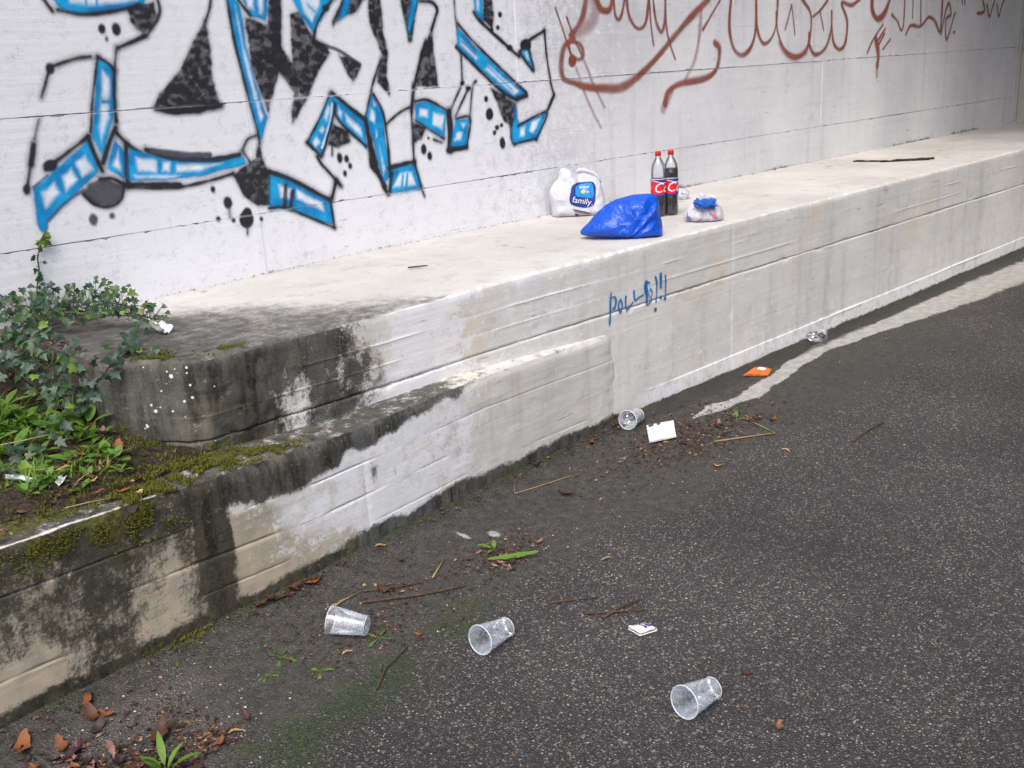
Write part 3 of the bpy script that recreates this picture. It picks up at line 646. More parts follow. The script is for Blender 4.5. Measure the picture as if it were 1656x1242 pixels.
def surf_z(x, y):
    """height of the ground, bank or ledge at a point"""
    if y > float(ledge_y(max(x, 1.36))) and x > LEDGE_X0: return float(ledge_top_z(x)) + 0.002
    if y > float(low_y(x)) + 0.12 and x < 1.66: return float(bank_h(x, y))
    if y > float(low_y(x)): return float(low_top_z(x)) + 0.006
    return road_z(x, y)
GRAF_BLUE = [
('F','B',[1.758,1.98,1.793,1.909,1.865,1.897,1.991,1.907,2.124,1.927,2.144,1.985]),
('F','W',[1.828,1.981,1.834,1.93,1.9,1.92,1.994,1.925,2.1,1.938,2.116,1.984]),
('S','B',0.0098,[1.898,1.954,1.893,1.923]),
('S','B',0.0098,[1.94,1.954,1.935,1.925]),
('S','K',0.0109,[1.735,1.953,1.749,1.926,1.763,1.903]),
('S','K',0.0127,[1.785,1.907,1.865,1.892,1.942,1.895,2.055,1.912,2.106,1.927]),
('F','K',[2.054,1.905,2.106,1.927,2.165,1.934,2.168,1.89,2.142,1.839,2.106,1.822,2.082,1.829,2.059,1.862]),
('S','K',0.0103,[2.179,1.97,2.187,1.912,2.174,1.876,2.142,1.839,2.116,1.811]),
('S','K',0.0175,[2.108,1.811,2.051,1.79,1.991,1.77]),
('S','K',0.0102,[1.987,1.77,1.976,1.734,1.967,1.698]),
('D','K',[1.94,1.839,0.0118,0.0142]),
('D','K',[1.996,1.836,0.016,0.0215]),
('D','G',[1.953,1.803,0.0048,0.0086]),
('S','K',0.0142,[1.878,1.742,1.823,1.737,1.733,1.714]),
('D','K',[1.72,1.705,0.0148,0.0182]),
('S','K',0.0098,[1.714,1.697,1.693,1.653,1.669,1.605]),
('S','K',0.0071,[1.65,1.536,1.631,1.495,1.618,1.46]),
('S','K',0.0215,[1.611,1.443,1.59,1.377]),
('S','K',0.0115,[1.587,1.371,1.57,1.322,1.556,1.277]),
('D','K',[1.558,1.288,0.0117,0.0159]),
('F','B',[1.906,1.729,1.957,1.706,1.96,1.669,1.938,1.538,1.911,1.481,1.865,1.373,1.836,1.45,1.858,1.543,1.883,1.644]),
('F','W',[1.917,1.696,1.943,1.659,1.917,1.517,1.866,1.425,1.866,1.484,1.896,1.599]),
('S','B',0.0148,[1.9,1.577,1.943,1.573]),
('S','B',0.0146,[1.921,1.707,1.955,1.669]),
('S','K',0.0102,[1.907,1.74,1.882,1.658,1.864,1.601,1.832,1.472]),
('S','K',0.016,[1.907,1.74,1.946,1.713,1.963,1.687]),
('S','K',0.0162,[1.963,1.687,1.948,1.596,1.939,1.501]),
('F','B',[1.583,1.288,1.817,1.44,1.838,1.323,1.613,1.167,1.589,1.134,1.579,1.161]),
('F','W',[1.609,1.271,1.664,1.303,1.678,1.259,1.614,1.211]),
('F','W',[1.691,1.32,1.736,1.348,1.753,1.302,1.702,1.262]),
('F','W',[1.752,1.365,1.797,1.39,1.821,1.332,1.771,1.308]),
('S','K',0.0176,[1.639,1.351,1.726,1.401,1.82,1.455]),
('D','K',[1.659,1.363,0.0255,0.0204]),
('D','B',[1.595,1.151,0.015,0.0238]),
('S','G',0.0088,[1.584,1.292,1.642,1.329]),
('S','G',0.0075,[1.616,1.163,1.687,1.221,1.771,1.263]),
('S','K',0.0194,[1.818,1.451,1.83,1.398,1.854,1.323]),
('S','K',0.021,[1.933,1.479,1.892,1.415,1.862,1.354]),
('S','K',0.0198,[1.933,1.46,1.973,1.412,2.017,1.377]),
('F','B',[1.922,1.442,1.954,1.387,1.937,1.286,1.874,1.33]),
('F','W',[1.932,1.404,1.928,1.313,1.897,1.338]),
('S','K',0.0214,[1.965,1.416,1.957,1.356,1.948,1.261]),
('F','B',[1.976,1.393,2.098,1.352,2.317,1.321,2.478,1.321,2.488,1.287,2.262,1.261,2.067,1.268,1.959,1.279]),
('F','W',[1.997,1.359,2.083,1.338,2.076,1.296,1.997,1.305]),
('F','W',[2.166,1.314,2.379,1.301,2.264,1.28,2.162,1.286]),
('F','W',[2.105,1.333,2.137,1.327,2.132,1.292,2.099,1.296]),
('F','W',[1.978,1.293,2.173,1.272,2.154,1.264,1.984,1.281]),
('S','K',0.0189,[1.931,1.261,2.047,1.25,2.167,1.234]),
('S','K',0.0115,[1.946,1.25,2.148,1.227,2.304,1.237,2.42,1.254]),
('S','K',0.0228,[2.044,1.386,2.149,1.347,2.326,1.319,2.46,1.328]),
('S','G',0.0206,[2.068,1.38,2.186,1.354,2.32,1.341]),
('F','G',[1.765,1.248,1.79,1.283,1.856,1.295,1.931,1.259,1.91,1.208,1.858,1.186,1.801,1.206]),
('S','K',0.0123,[1.765,1.248,1.801,1.205,1.858,1.186,1.91,1.208,1.931,1.259]),
('S','K',0.0183,[1.839,1.293,1.887,1.291,1.932,1.263]),
('D','G',[1.787,1.147,0.016,0.0207]),
('D','G',[1.864,1.152,0.0099,0.0109]),
('F','K',[2.38,1.867,2.388,1.767,2.38,1.651,2.404,1.523,2.299,1.508,2.21,1.514,2.107,1.542,2.136,1.594,2.236,1.68,2.315,1.792]),
('S','K',0.0106,[2.425,1.988,2.408,1.92,2.379,1.859]),
('S','K',0.0202,[2.11,1.538,2.211,1.52,2.404,1.533]),
('F','B',[2.489,1.988,2.544,1.92,2.563,1.683,2.619,1.468,2.575,1.376,2.553,1.432,2.531,1.629,2.506,1.788,2.491,1.943]),
('F','W',[2.525,1.92,2.546,1.763,2.582,1.569,2.602,1.47,2.579,1.446,2.554,1.595,2.531,1.772]),
('S','K',0.0121,[2.489,1.988,2.493,1.92,2.503,1.78,2.53,1.604,2.561,1.423,2.565,1.364]),
('F','K',[2.564,1.874,2.669,1.848,2.7,1.991,2.756,1.991,2.729,1.759,2.797,1.65,2.788,1.583,2.703,1.655,2.623,1.476,2.57,1.683]),
('F','B',[2.54,1.989,2.693,1.99,2.666,1.86,2.597,1.887]),
('F','W',[2.578,1.989,2.619,1.99,2.613,1.904,2.581,1.912]),
('F','W',[2.64,1.99,2.679,1.99,2.652,1.88,2.631,1.888]),
('S','K',0.0094,[2.531,1.958,2.591,1.884]),
('F','K',[2.564,1.369,2.58,1.271,2.614,1.207,2.6,1.101,2.517,1.106,2.454,1.154,2.417,1.246,2.493,1.288,2.535,1.309,2.552,1.357]),
('S','K',0.0132,[2.476,1.343,2.507,1.386,2.553,1.4]),
('S','K',0.0101,[2.476,1.343,2.508,1.29]),
('D','K',[2.313,1.2,0.0104,0.0132]),
('D','K',[2.375,1.138,0.0193,0.0243]),
('S','K',0.0051,[2.378,1.125,2.377,1.075]),
('D','K',[2.392,1.06,0.0088,0.0093]),
('D','K',[2.455,1.056,0.0349,0.0377]),
('D','K',[2.462,1.082,0.0219,0.0222]),
('S','K',0.0069,[2.456,1.039,2.451,0.992]),
('D','K',[2.529,1.048,0.0092,0.0104]),
('D','K',[2.32,1.074,0.0096,0.0092]),
('F','B',[2.6,1.222,2.652,1.227,2.902,1.077,2.906,0.967,2.774,1.028,2.653,1.08,2.582,1.091]),
('F','W',[2.631,1.188,2.705,1.158,2.689,1.112,2.636,1.125]),
('F','W',[2.724,1.156,2.858,1.08,2.865,1.034,2.718,1.108]),
('S','K',0.0262,[2.597,1.242,2.71,1.193,2.903,1.081]),
('S','K',0.0117,[2.576,1.087,2.653,1.081,2.794,1.014,2.915,0.952]),
('S','K',0.0193,[2.672,1.175,2.656,1.09]),
('S','K',0.0194,[2.706,1.145,2.689,1.086]),
('S','K',0.0226,[2.915,1.093,2.947,1.166]),
('S','K',0.0128,[2.949,1.166,2.971,1.136]),
('S','K',0.0148,[2.903,1.086,2.912,0.957]),
('F','K',[2.709,1.991,2.756,1.991,2.725,1.759,2.788,1.629,2.799,1.553,2.855,1.561,2.771,1.458,2.742,1.436,2.74,1.485,2.768,1.559,2.695,1.666,2.669,1.696]),
('F','K',[2.792,1.887,2.838,1.899,2.895,1.792,2.955,1.76,2.979,1.726,2.924,1.662,2.852,1.559,2.798,1.549,2.774,1.618,2.779,1.741]),
('F','B',[2.804,1.992,3.057,1.994,2.901,1.814,2.851,1.879,2.813,1.944]),
('F','W',[2.835,1.992,2.965,1.993,2.951,1.92,2.902,1.852,2.863,1.887]),
('S','K',0.0133,[3.037,1.961,2.979,1.907,2.926,1.846,2.896,1.776]),
('D','K',[2.98,1.913,0.0195,0.0149]),
('S','B',0.0099,[2.883,1.928,2.921,1.895]),
('S','K',0.0219,[2.9,1.767,2.962,1.751]),
('S','G',0.012,[2.963,1.753,3.031,1.733,3.142,1.669]),
('F','K',[3.029,1.709,3.099,1.69,3.149,1.666,3.135,1.64,3.093,1.587,3.07,1.63]),
('F','K',[3.104,1.995,3.237,1.996,3.151,1.896,3.076,1.878,3.01,1.832,3.007,1.853]),
('F','B',[3.048,1.869,3.11,1.995,3.144,1.995,3.09,1.878,3.055,1.863]),
('F','K',[3.228,1.996,3.295,1.997,3.294,1.815,3.315,1.718,3.296,1.621,3.309,1.548,3.3,1.523,3.238,1.586,3.236,1.614,3.277,1.697,3.218,1.851]),
('S','K',0.0107,[3.271,1.693,3.2,1.563,3.148,1.432]),
('F','K',[3.408,1.998,3.547,2.0,3.504,1.893,3.464,1.764,3.446,1.758,3.426,1.876]),
('F','B',[3.455,1.8,3.533,1.982,3.496,1.982,3.442,1.818]),
('S','K',0.0164,[3.532,1.942,3.607,1.938,3.64,1.906,3.624,1.865,3.595,1.811]),
('F','K',[3.596,1.82,3.602,1.719,3.612,1.551,3.46,1.557,3.523,1.721]),
('S','K',0.0129,[3.552,1.766,3.501,1.658,3.463,1.568,3.429,1.44]),
('S','K',0.0085,[3.759,2.002,3.758,1.874,3.779,1.724,3.779,1.562]),
('F','B',[3.767,1.818,3.909,1.709,4.239,1.477,4.161,1.455,4.052,1.51,3.759,1.724]),
('F','W',[3.783,1.771,3.909,1.674,3.88,1.659,3.78,1.738]),
('F','W',[3.963,1.64,4.19,1.494,4.143,1.477,3.933,1.614]),
('S','K',0.0134,[3.769,1.841,3.897,1.732,4.24,1.485]),
('S','K',0.016,[3.753,1.729,4.038,1.513,4.165,1.451]),
('S','K',0.0247,[4.169,1.458,4.239,1.471]),
('S','B',0.0081,[3.789,1.757,4.127,1.506]),
('F','B',[3.885,2.003,3.95,2.004,3.946,1.858,3.895,1.88]),
('F','W',[3.905,2.004,3.93,2.004,3.924,1.891,3.904,1.901]),
('F','K',[3.961,2.004,4.006,2.005,4.026,1.891,4.012,1.81,3.949,1.853]),
('S','K',0.0148,[3.885,1.892,3.927,1.849,4.127,1.715,4.195,1.671]),
('D','K',[4.129,1.715,0.0209,0.0138]),
('D','K',[4.072,1.879,0.0146,0.0145]),
('D','K',[4.05,1.816,0.0117,0.0097]),
('D','K',[4.005,1.805,0.0115,0.0135]),
('F','B',[4.207,1.691,4.261,1.737,4.304,1.597,4.243,1.65]),
('F','W',[4.233,1.69,4.254,1.702,4.276,1.641,4.251,1.657]),
('S','K',0.014,[4.2,1.691,4.277,1.748,4.4,1.797]),
('S','K',0.0143,[4.2,1.691,4.25,1.637,4.301,1.594,4.289,1.65,4.263,1.727]),
('S','K',0.0125,[4.4,1.797,4.409,1.677,4.433,1.542,4.461,1.462]),
('S','K',0.0169,[4.461,1.459,4.396,1.377]),
('D','K',[4.248,1.727,0.0431,0.03]),
('F','K',[3.973,1.524,4.051,1.49,4.155,1.433,4.158,1.392,4.131,1.312,4.056,1.353,4.018,1.442]),
('F','B',[4.149,1.434,4.171,1.309,4.135,1.224,4.102,1.263,4.139,1.352]),
('D','K',[3.937,1.471,0.013,0.0139]),
('D','K',[3.956,1.393,0.0278,0.0301]),
('D','K',[4.005,1.322,0.0149,0.0132]),
('D','K',[4.039,1.331,0.012,0.0102]),
('D','K',[3.985,1.298,0.0118,0.0112]),
('D','K',[4.04,1.239,0.0196,0.0288]),
('F','B',[4.167,1.318,4.396,1.377,4.308,1.241,4.13,1.229]),
('F','W',[4.182,1.306,4.224,1.318,4.214,1.262,4.168,1.257]),
('F','W',[4.269,1.333,4.353,1.353,4.284,1.267,4.247,1.282]),
('S','K',0.0148,[4.167,1.318,4.396,1.374,4.303,1.236]),
('S','K',0.0148,[4.13,1.227,4.303,1.241]),
('S','K',0.0083,[4.109,1.355,4.109,1.252,4.13,1.224]),
('F','B',[2.953,1.541,2.981,1.522,2.959,1.436,2.884,1.289,2.815,1.347,2.893,1.449]),
('F','W',[2.938,1.507,2.954,1.489,2.925,1.428,2.912,1.446]),
('F','W',[2.899,1.416,2.91,1.396,2.895,1.378,2.883,1.394]),
('F','W',[2.86,1.367,2.877,1.342,2.849,1.321,2.839,1.345]),
('S','K',0.0104,[2.96,1.553,2.893,1.449,2.81,1.348]),
('S','K',0.0141,[2.81,1.348,2.877,1.28]),
('S','K',0.0123,[2.978,1.522,2.959,1.436,2.884,1.289]),
('S','W',0.0053,[2.965,1.505,2.946,1.437,2.887,1.319]),
('F','B',[2.972,1.544,3.14,1.423,3.138,1.304,2.99,1.434]),
('F','W',[2.997,1.495,3.019,1.467,3.009,1.435,2.987,1.459]),
('F','W',[3.032,1.457,3.113,1.389,3.119,1.342,3.034,1.42]),
('S','K',0.0194,[2.971,1.553,3.048,1.492,3.14,1.423]),
('S','K',0.0123,[2.982,1.504,2.99,1.434,3.136,1.302]),
('F','B',[3.196,1.527,3.25,1.452,3.262,1.155,3.221,1.12,3.184,1.311,3.149,1.423]),
('F','W',[3.185,1.474,3.203,1.455,3.201,1.396,3.17,1.421]),
('F','W',[3.203,1.375,3.214,1.345,3.195,1.327]),
('F','W',[3.214,1.308,3.239,1.186,3.223,1.155]),
('F','W',[3.2,1.505,3.215,1.486,3.202,1.473]),
('S','K',0.013,[3.203,1.536,3.25,1.452,3.266,1.322,3.266,1.145]),
('S','K',0.0223,[3.147,1.423,3.161,1.313,3.184,1.201,3.228,1.102]),
('F','K',[3.145,1.387,3.174,1.33,3.206,1.18,3.186,1.163,3.148,1.204]),
('F','K',[2.96,1.418,3.04,1.377,3.048,1.332,2.975,1.31,2.922,1.332]),
('D','K',[2.978,1.264,0.0148,0.0224]),
('D','K',[3.017,1.256,0.0127,0.0163]),
('D','K',[3.033,1.222,0.0105,0.0136]),
('D','K',[3.0,1.192,0.0104,0.0136]),
('S','K',0.0045,[2.943,1.323,2.938,1.279]),
('S','K',0.0143,[2.855,1.283,2.873,1.25,2.912,1.206,2.972,1.139]),
('F','B',[3.286,1.181,3.422,1.195,3.457,1.086,3.439,1.066,3.243,1.07]),
('F','W',[3.327,1.158,3.406,1.161,3.422,1.09,3.273,1.095]),
('S','B',0.0096,[3.345,1.146,3.332,1.086]),
('S','B',0.0096,[3.374,1.148,3.36,1.085]),
('S','K',0.019,[3.262,1.188,3.344,1.198,3.427,1.203]),
('S','K',0.0171,[3.222,1.108,3.249,1.067,3.278,1.163]),
('S','K',0.0137,[3.423,1.2,3.457,1.076]),
('S','K',0.0098,[3.457,1.076,3.475,1.03]),
('S','K',0.0104,[3.451,1.568,3.429,1.44,3.425,1.309,3.421,1.186]),
('F','B',[3.454,1.476,3.538,1.482,3.654,1.425,3.629,1.3,3.45,1.399]),
('F','W',[3.477,1.456,3.537,1.442,3.53,1.403,3.473,1.413]),
('F','W',[3.569,1.426,3.646,1.407,3.619,1.339,3.558,1.373]),
('S','K',0.0132,[3.455,1.487,3.539,1.487,3.665,1.429]),
('S','K',0.0097,[3.452,1.396,3.626,1.297]),
('S','K',0.0409,[3.672,1.424,3.674,1.327,3.665,1.24]),
('F','B',[3.715,1.382,3.809,1.378,3.775,1.243,3.674,1.257]),
('F','W',[3.741,1.366,3.785,1.358,3.762,1.33]),
('F','W',[3.717,1.324,3.761,1.32,3.741,1.281,3.697,1.281]),
('S','K',0.0138,[3.716,1.387,3.815,1.383,3.779,1.24]),
('S','K',0.0219,[3.648,1.237,3.779,1.242]),
('S','K',0.0097,[3.56,1.298,3.611,1.279]),
('F','K',[3.424,1.396,3.516,1.359,3.482,1.304,3.42,1.289]),
('D','K',[3.49,1.258,0.017,0.025]),
('D','K',[3.526,1.222,0.0146,0.0194]),
('D','K',[3.525,1.308,0.0092,0.0077]),
('S','K',0.0102,[3.265,1.392,3.357,1.443,3.431,1.463]),
('S','K',0.0106,[3.678,1.424,3.779,1.557]),
('D','K',[3.779,1.557,0.0124,0.0087]),
('S','K',0.0107,[3.717,1.402,3.818,1.531]),
('D','K',[3.818,1.531,0.0196,0.0136]),
('S','K',0.0107,[3.812,1.376,3.846,1.53,3.872,1.558]),
('D','K',[3.872,1.56,0.0113,0.0078])]
GRAF_SCRAWL = [
('S','R',0.0094,[4.493,1.913,4.553,1.79,4.608,1.669]),
('S','R',0.0112,[4.584,1.862,4.64,1.755,4.699,1.666]),
('S','r',0.0126,[4.699,1.666,4.792,1.512,4.89,1.371]),
('S','R',0.0224,[4.755,1.976,4.722,1.874,4.663,1.806,4.606,1.768]),
('S','r',0.0434,[4.832,1.968,4.821,1.873,4.747,1.813,4.634,1.768]),
('S','R',0.0277,[4.633,1.75,4.556,1.709,4.527,1.611,4.547,1.541,4.636,1.515,4.748,1.488,4.983,1.467,5.076,1.476,5.202,1.521,5.382,1.618,5.55,1.727,5.739,1.849,5.953,1.965]),
('S','R',0.0158,[4.598,1.738,4.687,1.721,4.716,1.666,4.676,1.639,4.615,1.665,4.593,1.713]),
('D','R',[4.62,1.634,0.0334,0.0314]),
('S','r',0.0146,[4.65,1.594,4.718,1.462,4.786,1.35,4.856,1.258]),
('S','R',0.0229,[4.832,1.968,4.88,1.904,4.953,1.901,4.988,1.969]),
('S','R',0.0143,[4.992,1.969,5.004,1.874,5.033,1.847,5.064,1.874,5.097,1.97]),
('S','R',0.0183,[5.108,1.97,5.135,1.863,5.208,1.797,5.288,1.825,5.326,1.971]),
('S','R',0.0102,[5.33,1.971,5.339,1.824,5.366,1.698]),
('S','R',0.0151,[5.363,1.971,5.388,1.843,5.441,1.772,5.475,1.823,5.488,1.972]),
('S','R',0.0114,[5.485,1.972,5.503,1.766,5.583,1.611]),
('S','r',0.0198,[5.863,1.926,5.846,1.761,5.793,1.604,5.687,1.48]),
('S','R',0.0128,[6.091,1.976,5.882,1.78]),
('S','R',0.0304,[6.015,1.698,6.068,1.656,6.036,1.536,5.903,1.48,5.634,1.461,5.513,1.418,5.482,1.353]),
('S','r',0.0393,[5.547,1.418,5.482,1.344,5.461,1.32])]
GRAF_BUBBLE = [
('S','R',0.0177,[6.199,1.976,6.18,1.796,6.231,1.662,6.331,1.613,6.441,1.657,6.498,1.771,6.501,1.978]),
('S','R',0.0182,[6.497,1.978,6.518,1.781,6.594,1.683,6.688,1.702,6.759,1.799,6.776,1.979]),
('S','R',0.0203,[6.76,1.874,6.782,1.756,6.876,1.635,7.024,1.579,7.172,1.614,7.234,1.738,7.224,1.872,7.132,1.943,7.091,1.976]),
('S','r',0.0335,[6.808,1.68,6.876,1.624,7.025,1.573,7.172,1.607]),
('S','R',0.0108,[6.959,1.927,6.88,1.765]),
('S','R',0.011,[6.959,1.927,7.015,1.73]),
('S','R',0.0185,[7.21,1.738,7.228,1.648,7.315,1.587,7.457,1.629,7.533,1.756,7.53,1.882]),
('S','R',0.0168,[7.261,1.849,7.365,1.893,7.479,1.972]),
('S','R',0.0114,[7.353,1.893,7.423,1.752]),
('S','R',0.0187,[7.539,1.779,7.578,1.663,7.671,1.614,7.756,1.659,7.773,1.811,7.681,1.927,7.705,1.944,7.835,1.927,7.974,1.974])]
GRAF_VILLA = [
('S','R',0.0316,[8.161,1.987,8.172,1.892,8.262,1.825,8.384,1.867,8.478,1.989]),
('S','R',0.0177,[8.515,1.854,8.624,1.803,8.693,1.737,8.733,1.777,8.737,1.99]),
('S','R',0.0115,[8.888,1.991,8.894,1.826]),
('S','R',0.0182,[9.031,1.992,9.064,1.773]),
('S','R',0.0197,[8.788,1.7,8.871,1.769,9.06,1.76,9.209,1.83,9.346,1.796,9.46,1.715,9.467,1.995]),
('S','R',0.0162,[9.481,1.688,9.549,1.888,9.608,1.942,9.659,1.848,9.563,1.808,9.608,1.645,9.744,1.861]),
('D','R',[9.755,1.704,0.0212,0.0124]),
('S','R',0.0123,[9.87,1.983,9.89,1.936]),
('S','R',0.0124,[9.935,1.984,9.944,1.936])]
GRAF_END = [
('S','R',0.017,[10.335,1.985,10.402,1.886,10.331,1.858,10.236,1.859]),
('S','R',0.0173,[10.451,1.929,10.531,1.829,10.591,1.915,10.635,1.987]),
('S','R',0.0176,[10.687,1.929,10.751,1.827,10.795,1.9,10.865,1.988])]
GRAF_ARROW = [
('S','R',0.0122,[8.366,1.781,8.21,1.673,8.123,1.577]),
('S','R',0.0123,[8.413,1.75,8.269,1.647]),
('S','R',0.0124,[8.403,1.713,8.3,1.622]),
('S','R',0.0125,[8.509,1.667,8.388,1.595]),
('S','R',0.0324,[8.25,1.685,8.312,1.56,8.303,1.473]),
('S','r',0.0327,[8.301,1.485,8.303,1.398])]
GRAF_WORD = [
('S','P',0.0077,[3.602,0.637,3.595,0.615,3.593,0.56,3.586,0.499]),
('S','P',0.0066,[3.595,0.615,3.623,0.618,3.635,0.599,3.625,0.568,3.612,0.565]),
('S','P',0.0061,[3.666,0.598,3.677,0.58,3.678,0.56,3.664,0.538,3.653,0.562,3.656,0.584,3.666,0.598]),
('S','P',0.0067,[3.706,0.602,3.703,0.563,3.711,0.537,3.734,0.549,3.756,0.566]),
('S','P',0.0068,[3.766,0.615,3.768,0.59,3.776,0.571,3.797,0.579,3.835,0.586]),
('S','P',0.017,[3.859,0.638,3.854,0.622,3.86,0.595]),
('S','P',0.0103,[3.863,0.595,3.862,0.538]),
('S','P',0.0068,[3.87,0.641,3.889,0.632]),
('S','P',0.0063,[3.89,0.606,3.906,0.584,3.894,0.563,3.897,0.548,3.868,0.534]),
('S','P',0.004,[3.888,0.604,3.878,0.583,3.885,0.562]),
('S','P',0.008,[3.93,0.653,3.941,0.62,3.933,0.535]),
('D','P',[3.928,0.498,0.0094,0.0101]),
('S','P',0.012,[3.971,0.659,3.973,0.626,3.971,0.599]),
('D','P',[3.971,0.547,0.0105,0.0104]),
('S','P',0.0081,[4.008,0.648,4.01,0.607,4.009,0.561]),
('D','P',[4.004,0.539,0.0106,0.0087])]
# ------------------------------------------------------------------ graffiti: sprayed paint lying on the concrete
PAINT = {'K': ((0.019, 0.019, 0.025), 0.95), 'G': ((0.075, 0.075, 0.095), 0.80), 'B': ((0.002, 0.235, 0.56), 0.97), 'W': ((0.80, 0.85, 0.90), 0.92),
         'R': ((0.28, 0.070, 0.042), 0.88), 'r': ((0.32, 0.10, 0.07), 0.42), 'P': ((0.003, 0.17, 0.46), 0.97)}
def paint_mat():
    t = NT('spray_paint')
    a = t.n('ShaderNodeAttribute', attribute_name='paint')
    wear = t.rng(t.noise(48, 6, 0.72), 0.26, 0.42)
    bl = t.rng(t.noise(13, 5, 0.65), 0.25, 0.75, 0.72, 1.12)
    mulc = t.n('ShaderNodeVectorMath', operation='SCALE'); t.set(mulc.inputs[0], a.outputs['Color']); t.set(mulc.inputs[3], bl)
    sh = t.bsdf(mulc.outputs[0], 0.55, t.bump(t.noise(150, 4, 0.7), 0.3, 0.003), 0.35)
    tr = t.n('ShaderNodeBsdfTransparent')
    al = t.mul(t.attr('cover'), t.rng(wear, 0, 1, 0.72, 1.0))
    al = t.rng(t.add(al, t.mul(t.math('SUBTRACT', t.noise(170, 3, 0.7), 0.5), 0.22)), 0.02, 0.98, 0, 1, False)
    return t.done(t.mixsh(al, tr.outputs[0], sh))
M['paint'] = paint_mat()

def wall_y(x, z):
    ci = np.clip(np.searchsorted(px_edges, x) - 1, 0, 40); ri = np.clip(np.searchsorted(pz_edges, z) - 1, 0, 40)
    return YW + 0.006 * (fbm(x * 1.3, z * 1.3, 61) - 0.5) + 0.0035 * (hash2(ci, ri, 5) - 0.5)

def seg_dist(px, pz, ax, az, bx_, bz_):
    dx, dz = bx_ - ax, bz_ - az; L = dx * dx + dz * dz + 1e-12
    t = np.clip(((px - ax) * dx + (pz - az) * dz) / L, 0, 1)
    return np.hypot(px - ax - t * dx, pz - az - t * dz)

def smooth_line(p):
    """Catmull-Rom through traced points"""
    p = np.asarray(p, float)
    if len(p) < 3: return p
    q = np.vstack([2 * p[0] - p[1], p, 2 * p[-1] - p[-2]]); out = []
    for i in range(1, len(q) - 2):
        for t in np.linspace(0, 1, 6)[:-1]:
            a, b, c, d_ = q[i - 1], q[i], q[i + 1], q[i + 2]
            out.append(0.5 * (2 * b + (c - a) * t + (2 * a - 5 * b + 4 * c - d_) * t * t + (3 * b - a - 3 * c + d_) * t ** 3))
    out.append(p[-1]); return np.array(out)

